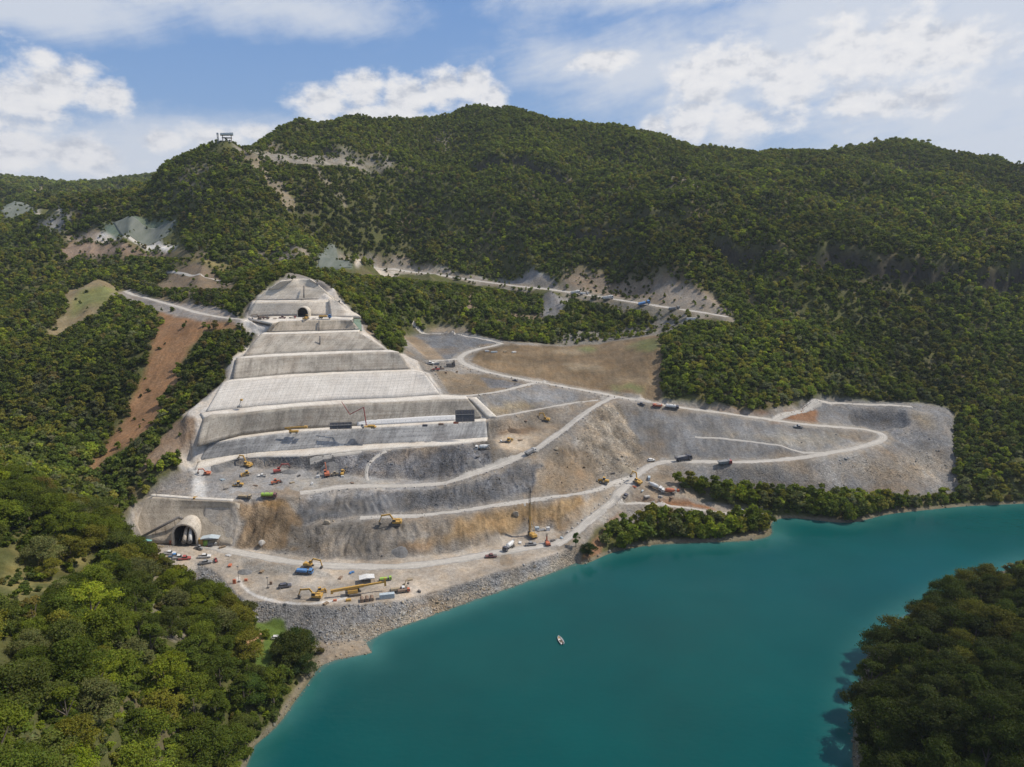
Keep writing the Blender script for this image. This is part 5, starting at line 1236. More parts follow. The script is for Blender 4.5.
# --- the rest of the woods: one mass of instanced crowns
def proto_inst(name, k, nl, leaf, lob, wide, low, op):
    cm = crown_me(name, LEAF_INST, 200 + k, nl, leaf, lob, wide, low, 0.7, op)
    return bpy.data.objects.new(name, cm)
lib = bpy.data.collections.new('crown_kinds')
NK = 7
for k, (lob, wide, low, op, nl, lf) in enumerate([(7, 0.52, 0.08, 0.05, 560, 0.075), (6, 0.46, 0.10, 0.10, 480, 0.078), (9, 0.60, 0.06, 0.08, 640, 0.075), (5, 0.42, 0.12, 0.16, 420, 0.078), (8, 0.56, 0.05, 0.04, 600, 0.075), (4, 0.66, 0.02, 0.10, 360, 0.095), (5, 0.36, 0.12, 0.12, 420, 0.075)]):
    lib.objects.link(proto_inst(f'far_crown_{k:02d}', k, nl, lf, lob, wide, low, op))
def gn_scatter(name, pts, scl, rot, tint, pid, coll, label, cat):
    me = bpy.data.meshes.new(name); me.vertices.add(len(pts)); me.vertices.foreach_set('co', np.asarray(pts, np.float32).ravel())
    add_attr(me, 'scl', scl, 'FLOAT_VECTOR'); add_attr(me, 'rot', rot, 'FLOAT_VECTOR'); add_attr(me, 'tint', tint, 'FLOAT_COLOR'); add_attr(me, 'pid', pid, 'INT')
    o = link_mesh(name, me)
    ng = bpy.data.node_groups.new(name, 'GeometryNodeTree')
    ng.interface.new_socket('Geometry', in_out='INPUT', socket_type='NodeSocketGeometry'); ng.interface.new_socket('Geometry', in_out='OUTPUT', socket_type='NodeSocketGeometry')
    N = ng.nodes; gi, go = N.new('NodeGroupInput'), N.new('NodeGroupOutput')
    ci = N.new('GeometryNodeCollectionInfo'); ci.inputs['Collection'].default_value = coll; ci.inputs['Separate Children'].default_value = True; ci.inputs['Reset Children'].default_value = True
    ip = N.new('GeometryNodeInstanceOnPoints'); ip.inputs['Pick Instance'].default_value = True
    def na(nm, ty):
        a = N.new('GeometryNodeInputNamedAttribute'); a.data_type = ty; a.inputs['Name'].default_value = nm; return a.outputs[0]
    l = ng.links
    l.new(gi.outputs[0], ip.inputs['Points']); l.new(ci.outputs[0], ip.inputs['Instance'])
    l.new(na('pid', 'INT'), ip.inputs['Instance Index']); l.new(na('scl', 'FLOAT_VECTOR'), ip.inputs['Scale'])
    e2r = N.new('FunctionNodeEulerToRotation'); l.new(na('rot', 'FLOAT_VECTOR'), e2r.inputs[0]); l.new(e2r.outputs[0], ip.inputs['Rotation'])
    l.new(ip.outputs[0], go.inputs[0])
    md = o.modifiers.new('scatter', 'NODES'); md.node_group = ng
    return tag(o, label, cat, None, 'stuff')
FP, FS, FR, FT, FK = [], [], [], [], []
def add_mass(x, y, z, h, tint, kinds, sink=0.4, wide=(0.85, 1.3)):
    n = len(x); wv = rng.uniform(*wide, n)
    FP.append(np.stack([x, y, z - sink], 1)); FS.append(np.stack([h * wv, h * wv, h], 1)); FR.append(np.stack([0 * x, 0 * x, rng.uniform(0, 6.28, n)], 1)); FT.append(tint); FK.append(rng.choice(kinds, n))
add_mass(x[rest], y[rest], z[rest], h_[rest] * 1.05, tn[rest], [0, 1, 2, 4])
# understorey shrubs on the near slopes
xs, ys = scatter(26000, 95, 440, -48, 48, rng)
zs = gz(xs, ys); cv, nt = cover(xs, ys); us, vs_, _ = project(xs, ys, zs)
ok = (zs > 0.8) & (nt > 0.75) & ((xs < -40) | (xs > 90)) & (rng.random(len(xs)) < np.clip(cv * 1.1, 0.10, 1))
xs, ys, zs = xs[ok], ys[ok], zs[ok]
t_, _ = tints(xs, ys, rng, 0.08)
h = clear_view(xs, ys, zs, rng.uniform(1.6, 4.2, len(xs))); g = h > 1; add_mass(xs[g], ys[g], zs[g], h[g], t_[g], [0, 4, 5, 2], 0.3, (1.0, 1.6))
# valley sides and mountain
def mountain(n, r0, r1, h0, h1, light, dens=1.0, a0=-46, a1=46, ymin=0):
    x, y = scatter(n, r0, r1, a0, a1, rng); z = gz(x, y); cv, nt = cover(x, y); u, v, fw = project(x, y, z)
    dry_ = fbm(x / 55, y / 55, 4, 31)
    sea = ((x > 40) & (y < 505) & ~in_poly(u, v, strip2) & (u < 1030) & ~((u > 944) & (z > 2.0))) | in_poly(u, v, strip)
    roadd = np.minimum.reduce([dist_line(x, y, r_) for r_ in (far_road[::6], west_road[::4], ROADS['main'][::6])])
    ok = (z > 1.0) & (nt > 0.25) & ~sea & (roadd > 6) & (rng.random(n) < np.clip(cv, 0.02, 1) * dens * (1 - 0.5 * np.clip(dry_ * 2.2, 0, 1)))
    ok &= ~((np.hypot(x, y) < 430) & ((x < -40) | (x > 90)))
    x, y, z = x[ok], y[ok], z[ok]
    h = rng.uniform(h0, h1, len(x)) * rng.choice([1, 1, 1, 0.6, 1.2], len(x)) * np.clip(0.55 + cv[ok] * 0.5, 0.5, 1)
    h = clear_view(x, y, z, h); g = (h > 2) & (np.hypot(x - lk[0], y - lk[1] + 12) > 24); x, y, z, h = x[g], y[g], z[g], h[g]
    k = thin(x, y, h * 1.0, 0.40)
    t_, _ = tints(x[k], y[k], rng, light)
    up = np.clip((z[k] - 230) / 160, 0, 1)[:, None]
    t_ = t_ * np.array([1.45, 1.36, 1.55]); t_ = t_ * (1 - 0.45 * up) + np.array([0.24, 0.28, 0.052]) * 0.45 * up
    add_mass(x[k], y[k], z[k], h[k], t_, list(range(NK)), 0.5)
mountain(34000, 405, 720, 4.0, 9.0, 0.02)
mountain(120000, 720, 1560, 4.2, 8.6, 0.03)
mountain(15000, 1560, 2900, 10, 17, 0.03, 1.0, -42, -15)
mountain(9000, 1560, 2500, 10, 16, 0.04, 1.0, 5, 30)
# scrub that fills the gaps
def scrub(n, r0, r1, h0, h1):
    x, y = scatter(n, r0, r1, -46, 46, rng); z = gz(x, y); cv, nt = cover(x, y); u, v, _ = project(x, y, z)
    sea = ((x > 40) & (y < 505) & ~in_poly(u, v, strip2) & (u < 1030) & ~((u > 944) & (z > 2.0))) | in_poly(u, v, strip)
    ok = (z > 1) & (nt > 0.5) & ~sea & (rng.random(n) < np.clip(cv * 1.0, 0.05, 1)) & ~((np.hypot(x, y) < 440) & ((x < -40) | (x > 90)))
    x, y, z = x[ok], y[ok], z[ok]; t_, _ = tints(x, y, rng, 0.03)
    h = clear_view(x, y, z, rng.uniform(h0, h1, len(x))); g = h > 1; add_mass(x[g], y[g], z[g], h[g], t_[g], [4, 5, 0], 0.3, (1.0, 1.7))
scrub(14000, 405, 720, 1.5, 3.6)
scrub(40000, 720, 1560, 2.0, 4.0)
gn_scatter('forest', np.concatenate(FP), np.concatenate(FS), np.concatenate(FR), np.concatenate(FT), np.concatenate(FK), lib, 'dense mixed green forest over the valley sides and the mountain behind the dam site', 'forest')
print('forest', sum(len(a) for a in FP))

# ------------------------------------------------------------------ loose rock on the banks and cut faces
stone_m, n = material('broken rock')
tint = n.node('ShaderNodeAttribute', attribute_name='tint', attribute_type='INSTANCER').outputs['Color']
pos = n.node('ShaderNodeNewGeometry').outputs['Position']
finish(n, base=n.mix(1.0, tint, n.maprange(n.noise(pos, 1.4, 4, 0.6), 0.3, 0.7, 0.75, 1.25), 'MULTIPLY'), rough=0.95, spec=0.15)
rock_lib = bpy.data.collections.new('rock_kinds')
for k in range(5):
    bm = bmesh.new(); bmesh.ops.create_icosphere(bm, subdivisions=2, radius=0.5)
    r_ = random.Random(k)
    cuts = [(Vector((r_.gauss(0, 1), r_.gauss(0, 1), r_.gauss(0, 1))).normalized(), r_.uniform(0.24, 0.40)) for _ in range(9)]
    for vtx in bm.verts:
        for nn, dd in cuts:
            e = vtx.co.dot(nn) - dd
            if e > 0: vtx.co -= nn * e
    me = bpy.data.meshes.new(f'rock_{k:02d}'); bm.to_mesh(me); bm.free(); me.materials.append(stone_m)
    rock_lib.objects.link(bpy.data.objects.new(f'rock_{k:02d}', me))
i_, j_ = rng.integers(0, NR - 1, 900000), rng.integers(0, NTH - 1, 900000)
xr, yr = GX[i_, j_] + rng.uniform(-.6, .6, len(i_)), GY[i_, j_] + rng.uniform(-.6, .6, len(i_))
wgt = np.clip((par[i_, j_, 0] - 0.35) / 0.6, 0, 1) ** 1.5 * (GY[i_, j_] < 640) * (GZ[i_, j_] > -0.3)
shr = (np.abs(GZ[i_, j_] - 0.3) < 0.9) * (GY[i_, j_] < 480)
clump = np.clip(0.6 + 1.6 * fbm(xr / 11, yr / 11, 3, 88), 0.08, 1.3)
ok = rng.random(len(i_)) < np.maximum(wgt * clump * 0.62, shr * 0.22)
xr, yr, ir, jr = xr[ok], yr[ok], i_[ok], j_[ok]
for rd in list(ROADS.values()) + [ramp_c, side_road]:
    kk = dist_line(xr, yr, rd, 8) > 4.6; xr, yr, ir, jr = xr[kk], yr[kk], ir[kk], jr[kk]
sz = np.exp(rng.normal(-0.55, 0.45, len(xr))).clip(0.25, 2.4)
lum = np.clip(colr[ir, jr].mean(1), 0.13, 0.26)[:, None]
warm_ = np.where(rng.random((len(xr), 1)) < 0.3, np.array([[1.16, 1.0, 0.78]]), np.array([[1.0, 1.0, 1.0]]))
tc_ = (0.6 * colr[ir, jr] + 0.4 * lum) * rng.uniform(0.95, 1.8, (len(xr), 1)) * warm_
gn_scatter('rubble', np.stack([xr, yr, gz(xr, yr) + sz * 0.12], 1), np.stack([sz * rng.uniform(.8, 1.4, len(sz)), sz, sz * rng.uniform(.6, 1, len(sz))], 1), rng.uniform(0, 6.28, (len(xr), 3)) * np.array([0.15, 0.15, 1]),
           tc_, rng.integers(0, 5, len(xr)), rock_lib, 'loose grey and tan broken rock over the banks and rockfill faces', 'rubble')
print('rubble', len(xr))
# ------------------------------------------------------------------ machines and vehicles (x forward, z up, origin on the ground)
def wheels(root, xs, hw, r, w=0.35, name='wheel'):
    for x in xs:
        for s in (-1, 1):
            mb = MB(); mb.tube((x, s * hw - w / 2, r), (x, s * hw + w / 2, r), r, r, 12)
            o = mb.build(name, M['black'], root)
            h = MB(); h.tube((x, s * (hw + w / 2) - s * 0.02, r), (x, s * (hw + w / 2) + s * 0.03, r), r * 0.55, r * 0.5, 10); h.build('hub', M['grey'], o)
def root_at(name, u, v, rz, label, cat, scale=1.0, group=None, dz=0.0, level=False):
    p = ground_at(u, v)
    o = empty(name, p + Vector((0, 0, dz)), 0, label, cat, group)
    nrm = Vector((0, 0, 1)) if level else gnormal(p.x, p.y, 3.0)
    if nrm.z < 0.93: nrm = (nrm + Vector((0, 0, 2.0))).normalized()
    q = Vector((0, 0, 1)).rotation_difference(nrm)
    o.rotation_euler = (q.to_matrix().to_4x4() @ Matrix.Rotation(R(rz), 4, 'Z')).to_euler()
    o.scale = (scale * 0.87,) * 3
    return o
def tracks(root, L_, gauge, h, w):
    for s in (-1, 1):
        mb = MB(); r = h / 2
        prof = [(-L_ / 2 + r - r * math.cos(a), r + r * math.sin(a)) for a in np.linspace(-math.pi / 2, math.pi / 2, 6)] + [(L_ / 2 - r + r * math.cos(a), r + r * math.sin(a)) for a in np.linspace(math.pi / 2, -math.pi / 2, 6)]
        mb.prism(prof, s * gauge / 2 - w / 2, s * gauge / 2 + w / 2); mb.build('track', M['dgrey'], root)
def limb(root, name, mat, pts, w, h, swing=None):
    mb = MB(); mb.beam(pts, w, h); o = mb.build(name, mat, root)
    return o
def excavator(u, v, rz, color, label, scale=1.0, swing=0.0, pose=(4.2, 5.6, 7.6, 3.0, 7.4, 0.9), group=None):
    root = root_at('excavator', u, v, rz, label, 'excavator', scale, group)
    c = M[color]
    tracks(root, 4.6, 2.7, 1.0, 0.65)
    MB().box((0, 0, 0.85), (2.2, 1.6, 0.5)).build('undercarriage', M['dgrey'], root)
    mb = MB(); mb.box((-0.5, 0, 1.75), (4.2, 2.8, 1.0)).box((-2.3, 0, 1.9), (1.1, 2.9, 1.3), taper=(0.8, 0.95)).box((-1.0, -0.75, 2.45), (2.2, 1.2, 0.5), taper=(0.9, 0.9))
    b = mb.build('body', c, root, 0.06)
    mb = MB(); mb.box((0.75, 0.85, 2.65), (1.7, 1.1, 1.5), taper=(0.8, 0.9)); cab_ = mb.build('cab', M['glass'], root)
    MB().box((0.65, 0.85, 3.43), (1.45, 1.05, 0.1)).build('cab_roof', c, cab_)
    bx, bz, sx, sz, kx, kz = pose       # boom knee, boom tip, bucket pivot
    limb(root, 'boom', c, [(0.7, -0.1, 2.0), (bx * 0.62, -0.1, bz), (sx, -0.1, bz * 0.86)], 0.45, 0.65)
    limb(root, 'stick', c, [(sx - 0.35, -0.1, bz * 0.86 + 0.5), (kx, -0.1, kz + 0.9)], 0.36, 0.45)
    mb = MB(); mb.prism([(kx - 0.7, kz + 0.9), (kx + 0.35, kz + 1.0), (kx + 0.25, kz - 0.1), (kx - 0.45, kz - 0.45), (kx - 1.1, kz - 0.1), (kx - 1.05, kz + 0.35)], -0.75, 0.55)
    mb.build('bucket', M['dgrey'], root)
    MB().tube((1.1, -0.1, 1.9), (bx * 0.6, -0.1, bz - 0.45), 0.11).build('boom_cylinder', M['grey'], root)
    return root
def truck_cab(root, x, c, w=2.4, z0=0.75, h=1.9, l=1.8):
    mb = MB(); mb.prism([(x - l / 2, z0), (x + l / 2, z0), (x + l / 2, z0 + h * 0.45), (x + l / 2 - 0.25, z0 + h), (x - l / 2, z0 + h)], -w / 2, w / 2)
    o = mb.build('cab', M[c], root, 0.05)
    mb = MB(); mb.prism([(x + l / 2 + 0.02, z0 + h * 0.48), (x + l / 2 - 0.2, z0 + h * 0.93), (x + l / 2 - 0.3, z0 + h * 0.93), (x + l / 2 - 0.1, z0 + h * 0.48)], -w / 2 + 0.15, w / 2 - 0.15)
    mb.build('windscreen', M['glass'], o)
    for s in (-1, 1):
        MB().box((x + 0.15, s * (w / 2 + 0.01), z0 + h * 0.68), (l * 0.5, 0.05, h * 0.38)).build('side_window', M['glass'], o)
    return o
def dump_truck(u, v, rz, cab, bed, label, scale=1.0, raised=0.0):
    root = root_at('dump_truck', u, v, rz, label, 'dump truck', scale)
    MB().box((0, 0, 0.85), (7.6, 0.9, 0.35)).build('chassis', M['dgrey'], root)
    truck_cab(root, 2.9, cab, 2.5)
    mb = MB(); mb.prism([(-3.9, 1.15), (1.5, 1.15), (1.8, 2.75), (2.6, 2.95), (1.6, 2.95), (1.4, 2.7), (-4.2, 2.45)], -1.3, 1.3)
    mb.build('tipper_body', M[bed], root, 0.04)
    MB().box((-1.2, 0, 2.62), (4.8, 2.2, 0.35), taper=(0.7, 0.5)).build('load', M['grey'], root)
    wheels(root, (2.8, -1.6, -2.9), 1.05, 0.55, 0.45)
    return root
def mixer(u, v, rz, cab, drum, label, scale=1.0):
    root = root_at('mixer_truck', u, v, rz, label, 'concrete mixer truck', scale)
    MB().box((-0.3, 0, 0.85), (8.2, 0.9, 0.35)).build('chassis', M['dgrey'], root)
    truck_cab(root, 3.3, cab, 2.4)
    mb = MB(); pts = [((1.9, 0, 2.0), 0.55), ((1.0, 0, 2.2), 1.15), ((-1.6, 0, 2.45), 1.25), ((-3.6, 0, 2.9), 0.65)]
    for (a, ra), (b, rb) in zip(pts[:-1], pts[1:]): mb.tube(a, b, ra, rb, 14)
    mb.build('drum', M[drum], root)
    mb = MB(); mb.box((-3.9, 0, 3.2), (0.8, 0.8, 0.6), taper=(1.5, 1.5)); mb.build('hopper', M['grey'], root)
    mb = MB(); mb.beam([(-3.9, 0, 2.4), (-5.0, 0.3, 1.3)], 0.45, 0.15); mb.build('chute', M['grey'], root)
    wheels(root, (3.1, -1.9, -3.1), 1.0, 0.52, 0.45)
    return root
def tanker(u, v, rz, cab, tank, label, scale=1.0, name='tanker_truck', under='dgrey'):
    root = root_at(name, u, v, rz, label, 'tanker truck', scale)
    MB().box((-0.3, 0, 0.95), (8.6, 2.2, 0.35)).build('chassis', M[under], root)
    truck_cab(root, 3.3, cab, 2.4)
    mb = MB()
    mb.tube((-4.3, 0, 2.05), (2.1, 0, 2.05), 1.1, 1.1, 16)
    mb.build('tank', M[tank], root)
    for x in (-2.5, 0.5): MB().tube((x, 0, 3.05), (x, 0, 3.3), 0.35, 0.35, 10).build('hatch', M['grey'], root)
    wheels(root, (3.0, -2.0, -3.2), 1.0, 0.52, 0.45)
    return root
def flatbed(u, v, rz, cab, load, label, scale=1.0):
    root = root_at('flatbed_truck', u, v, rz, label, 'flatbed truck', scale)
    MB().box((-0.6, 0, 1.1), (7.4, 2.3, 0.3)).build('bed', M['dgrey'], root)
    truck_cab(root, 3.3, cab, 2.3)
    if load: MB().box((-1.2, 0, 1.75), (5.0, 2.0, 1.0), taper=(0.92, 0.85)).build('load', M[load], root)
    MB().box((2.2, 0, 1.9), (0.12, 2.2, 1.3)).build('headboard', M['dgrey'], root)
    wheels(root, (3.0, -2.0, -3.2), 1.0, 0.52, 0.4)
    return root
def car(u, v, rz, color, label, scale=1.0, kind='pickup'):
    root = root_at('pickup_truck' if kind == 'pickup' else 'car', u, v, rz, label, 'pickup' if kind == 'pickup' else 'car', scale)
    if kind == 'pickup':
        prof = [(-2.6, 0.45), (2.55, 0.45), (2.6, 0.85), (2.45, 1.05), (1.2, 1.12), (-2.6, 1.12)]
        top = [(1.15, 1.1), (0.5, 1.78), (-0.75, 1.8), (-0.95, 1.1)]
    else:
        prof = [(-2.2, 0.4), (2.2, 0.4), (2.25, 0.75), (2.0, 0.95), (1.0, 1.02), (-2.1, 1.05), (-2.25, 0.8)]
        top = [(1.05, 1.0), (0.35, 1.5), (-1.5, 1.52), (-2.05, 1.02)]
    mb = MB(); mb.prism(prof, -0.9, 0.9); b = mb.build('body', M[color], root, 0.06)
    mb = MB(); mb.prism(top, -0.8, 0.8); g = mb.build('cabin_glass', M['glass'], root)
    x0, x1 = top[2][0], top[1][0]
    MB().box(((x0 + x1) / 2, 0, top[1][1] + 0.03), (x1 - x0 + 0.1, 1.6, 0.1)).build('roof', M[color], root)
    if kind == 'pickup':
        MB().box((-1.8, 0, 1.135), (1.45, 1.5, 0.04)).build('cargo_bed', M['dgrey'], b)
    for s in (-1, 1):
        MB().box((prof[2][0] - 0.02, s * 0.62, 0.78), (0.08, 0.38, 0.16)).build('headlight', M['tin'], root)
    wheels(root, (1.55, -1.6), 0.82, 0.36, 0.22)
    return root
def loader(u, v, rz, color, label, scale=1.0):
    root = root_at('wheel_loader', u, v, rz, label, 'wheel loader', scale)
    mb = MB(); mb.box((-1.7, 0, 1.7), (2.9, 1.9, 1.3), taper=(0.92, 0.9)).box((0.9, 0, 1.3), (1.8, 1.3, 0.8)); mb.build('body', M[color], root, 0.06)
    mb = MB(); mb.box((-0.2, 0, 2.75), (1.5, 1.5, 1.5), taper=(0.85, 0.9)); cb = mb.build('cab', M['glass'], root)
    MB().box((-0.2, 0, 3.55), (1.5, 1.5, 0.12)).build('cab_roof', M[color], cb)
    for s in (-1, 1): limb(root, 'lift_arm', M[color], [(0.8, s * 0.6, 2.0), (2.2, s * 0.6, 1.6), (3.2, s * 0.6, 0.8)], 0.22, 0.4)
    mb = MB(); mb.prism([(3.2, 0.1), (4.4, 0.15), (3.6, 0.5), (3.4, 1.0), (3.7, 1.5), (3.1, 1.3), (2.95, 0.7)], -1.5, 1.5); mb.build('bucket', M['dgrey'], root)
    wheels(root, (1.4, -1.7), 1.05, 0.8, 0.6)
    return root
def dozer(u, v, rz, color, label, scale=1.0):
    root = root_at('bulldozer', u, v, rz, label, 'bulldozer', scale)
    tracks(root, 3.8, 2.2, 1.1, 0.6)
    mb = MB(); mb.box((0.7, 0, 1.45), (2.4, 1.3, 1.0), taper=(0.95, 0.85)).box((-1.1, 0, 1.5), (1.4, 1.7, 0.9)); mb.build('body', M[color], root, 0.05)
    mb = MB(); mb.box((-0.6, 0, 2.55), (1.4, 1.5, 1.2), taper=(0.88, 0.9)); cb = mb.build('cab', M['glass'], root)
    MB().box((-0.6, 0, 3.2), (1.5, 1.6, 0.14)).build('cab_roof', M[color], cb)
    for s in (-1, 1): limb(root, 'push_arm', M[color], [(0.2, s * 1.5, 0.6), (2.5, s * 1.4, 0.6)], 0.2, 0.3)
    mb = MB(); mb.prism([(2.5, 0.05), (2.75, 0.05), (2.55, 0.5), (2.6, 1.0), (2.85, 1.4), (2.5, 1.35), (2.35, 0.7)], -1.8, 1.8); mb.build('blade', M[color], root)
    limb(root, 'ripper', M['dgrey'], [(-1.8, 0, 1.1), (-2.8, 0, 1.0), (-2.9, 0, 0.2)], 0.25, 0.3)
    return root
def roller(u, v, rz, color, label, scale=1.0):
    root = root_at('road_roller', u, v, rz, label, 'road roller', scale)
    MB().tube((1.9, -1.05, 0.78), (1.9, 1.05, 0.78), 0.78, 0.78, 16).build('drum', M['grey'], root)
    mb = MB(); mb.box((1.9, 1.2, 0.95), (2.0, 0.2, 0.5)).box((1.9, -1.2, 0.95), (2.0, 0.2, 0.5)).box((0.75, 0, 1.0), (0.4, 2.4, 0.5)); mb.build('drum_frame', M[color], root)
    MB().box((-1.7, 0, 1.35), (2.0, 1.7, 0.9), taper=(0.9, 0.88)).build('engine_cover', M[color], root, 0.05)
    cb = MB().box((-0.1, 0, 2.1), (1.2, 1.5, 1.5), taper=(0.9, 0.92)).build('cab', M['glass'], root)
    MB().box((-0.1, 0, 2.92), (1.4, 1.7, 0.14)).build('cab_roof', M[color], cb)
    wheels(root, (-1.6,), 0.95, 0.75, 0.5)
    return root
def lattice(mb, a, b, w, n, r=0.07):
    a, b = Vector(a), Vector(b); d = (b - a).normalized(); u_ = d.orthogonal().normalized() * w / 2; v_ = d.cross(u_).normalized() * w / 2
    cs = [u_ + v_, u_ - v_, -u_ - v_, -u_ + v_]
    for c in cs: mb.tube(a + c, b + c, r, r, 5)
    for k in range(n):
        for j in range(4):
            mb.tube(a.lerp(b, k / n) + cs[j], a.lerp(b, (k + 1) / n) + cs[(j + 1) % 4], r * 0.6, r * 0.6, 4, False)
    return mb
def drill_rig(u, v, rz, color, label, scale=1.0, h=20.0, mast='yellow', lat=True):
    root = root_at('drilling_rig', u, v, rz, label, 'drilling rig', scale, level=True)
    tracks(root, 4.8, 3.2, 1.1, 0.75)
    mb = MB(); mb.box((-0.9, 0, 1.9), (4.2, 2.9, 1.4), taper=(0.95, 0.9)); mb.build('body', M[color], root, 0.05)
    mb = MB(); mb.box((1.5, 0.95, 2.1), (1.4, 1.0, 1.7), taper=(0.85, 0.9)); mb.build('cab', M['glass'], root)
    mb = MB(); mb.box((2.4, 0, h * 0.33 + 0.4), (0.8, 0.8, h * 0.66)); ms = mb.build('mast', M[mast], root)
    mb = MB(); lattice(mb, (2.4, 0, h * 0.66), (2.4, 0, h), 0.85, 7); mb.build('mast_head', M['dgrey'], ms)
    MB().box((2.95, 0, h * 0.30), (0.7, 1.0, 1.8)).build('drill_head', M['dgrey'], ms)
    MB().tube((3.05, 0, 0.1), (3.05, 0, h * 0.8), 0.18).build('drill_string', M['steel'], ms)
    for s in (-1, 1): MB().tube((-1.6, s * 0.9, 2.5), (2.2, s * 0.3, h * 0.42), 0.13).build('back_stay', M[color], root)
    return root

# --- upper excavation
Gx = 'machines in the upper excavation'
excavator(207, 474.5, 185, 'orange', 'orange excavator alone at the far end of the upper excavation', 1.0, pose=(4.2, 5.0, 6.0, 2.6, 6.6, 0.6))
excavator(248, 466.5, 150, 'yellow', 'big yellow excavator standing on the rock heap with its arm up', 1.35, pose=(4.6, 6.2, 6.0, 3.0, 7.4, 2.6))
dozer(246, 475.5, 200, 'yellow', 'yellow bulldozer just below the big yellow excavator', 1.25)
roller(238.5, 486, 180, 'yellow', 'yellow road roller in the middle of the upper excavation', 1.35)
car(262, 476.5, 190, 'white', 'white pickup between the yellow bulldozer and the red excavator', 1.2)
excavator(278, 472.5, 25, 'red', 'dark red excavator with its boom stretched out to the right', 1.15, pose=(4.6, 5.6, 7.2, 4.2, 8.0, 2.0))
loader(276, 483.5, 35, 'orange', 'orange loader below the dark red excavator', 1.1)
excavator(327, 475.5, 110, 'orange', 'bright orange excavator with its boom raised at the rock face', 1.3, pose=(4.2, 6.4, 5.6, 3.2, 7.0, 1.6))
loader(335, 475.5, 20, 'tan', 'dusty tan loader right beside the bright orange excavator', 1.0)
loader(343, 474.0, 90, 'yellow', 'small yellow loader facing the rock face by a white block', 1.15)
tanker(269.5, 497.5, 3, 'maroon', 'lime', 'truck with a lime green tank and maroon cab on the edge road', 1.25, under='maroon')
flatbed(244.5, 498.5, 3, 'tan', 'tan', 'dusty tan flatbed truck parked left of the lime green tank truck', 1.15)
dozer(195, 499.5, 90, 'yellow', 'small dusty yellow bulldozer at the top of the tunnel wall', 0.75)
def crate(u, v, s, mat, label, cat='block', name='concrete_block', rz=10, n=1):
    p = ground_at(u, v); mb = MB(); mb.box((0, 0, s[2] / 2), s).box((0, 0, s[2] + 0.04), (s[0] * 0.82, s[1] * 0.82, 0.1))
    o = mb.build(name, M[mat], None, 0.03); o.location = p; o.rotation_euler = (0, 0, R(rz)); return tag(o, label, cat)
crate(318, 477.5, (2.2, 1.6, 1.6), 'white', 'white block on the ground left of the bright orange excavator')
crate(342.5, 477, (2.0, 1.2, 1.0), 'white', 'white block in front of the small yellow loader')
# --- inner pad by the ramp
mixer(482, 450, 178, 'white', 'white', 'dusty white mixer truck by the dark rubble under the concrete wall', 1.35)
dozer(509, 441.5, 60, 'yellow', 'yellow bulldozer on the brown pad beside a small white truck', 1.2)
flatbed(504, 442.5, 200, 'white', None, 'small white truck left of the yellow bulldozer on the brown pad', 0.85)
excavator(546, 421, 160, 'yellow', 'yellow excavator at the top of the brown pad below the road', 1.15, pose=(4.4, 6.0, 5.6, 2.2, 6.2, 0.6))
dump_truck(531, 453.5, 40, 'white', 'grey', 'grey dump truck driving up the pale ramp road', 1.3)
# --- second bench and slope
excavator(396, 524.5, 183, 'yellow', 'yellow excavator working on the grey second bench', 1.45, pose=(4.6, 5.4, 6.8, 3.0, 7.8, 0.5))
def boulder(u, v, r, label, mat='stone', seed=0):
    bm = bmesh.new(); bmesh.ops.create_icosphere(bm, subdivisions=2, radius=1.0); r_ = random.Random(seed)
    cs = [(Vector((r_.gauss(0, 1), r_.gauss(0, 1), r_.gauss(0, 1))).normalized(), r_.uniform(0.5, 0.8)) for _ in range(10)]
    for q in bm.verts:
        for nn, dd in cs:
            e = q.co.dot(nn) - dd
            if e > 0: q.co -= nn * e
        q.co *= r
    me = bpy.data.meshes.new('boulder'); bm.to_mesh(me); bm.free()
    o = link_mesh('boulder', me, M[mat]); o.location = ground_at(u, v) + Vector((0, 0, r * 0.35)); return tag(o, label, 'boulder')
M['stone'] = mat_flat('tan limestone', (0.40, 0.33, 0.24), 0.95, 0, 0.3, 1.0, 0.1)
M['stone2'] = mat_flat('white limestone', (0.46, 0.43, 0.39), 0.95, 0, 0.3, 1.0, 0.1)
boulder(327, 524, 2.2, 'tan boulder on the slope left of the second bench excavator', 'stone', 1)
boulder(262, 545, 2.4, 'big pale rock heap at the foot of the orange slope right of the tunnel', 'stone2', 2)
boulder(516, 515, 2.3, 'square tan boulder on the orange slope left of the tall rig', 'stone', 3)
boulder(556, 421 + 29, 1.8, 'tan boulder beside the pale ramp road', 'stone', 4)
# --- drilling pad
drill_rig(532, 537.5, 120, 'yellow', 'tall yellow drilling rig with its mast rising over the orange slope', 1.35, 27.0, 'ochre')
drill_rig(547.5, 545, 100, 'orange', 'small orange drilling rig on the pad right of the tall one', 1.0, 7.5, 'orange')
mixer(509, 549, 235, 'navy', 'white', 'mixer truck with a white drum and dark cab on the lower road', 1.35)
car(531, 545.5, 10, 'grey', 'grey pickup parked between the two drilling rigs', 1.5)
car(491, 557.5, 185, 'maroon', 'dark red pickup driving along the lower road', 1.5)
def casing_rack(u, v):
    root = root_at('pipe_rack', u, v, 20, 'stack of grey drill pipes behind the small orange rig', 'pipe stack', 1.2)
    for k in range(4): MB().tube((-2.5, k * 0.55 - 0.8, 0.5), (2.5, k * 0.55 - 0.8, 0.5), 0.24).build('pipe', M['grey'], root)
    for x in (-1.8, 1.8): MB().box((x, 0, 0.14), (0.2, 2.4, 0.25)).build('bearer', M['wood'], root)
casing_rack(541, 530.5)
crate(537, 530, (2.6, 2.0, 2.0), 'tin', 'pale steel tank behind the tall drilling rig', 'tank', 'water_tank')
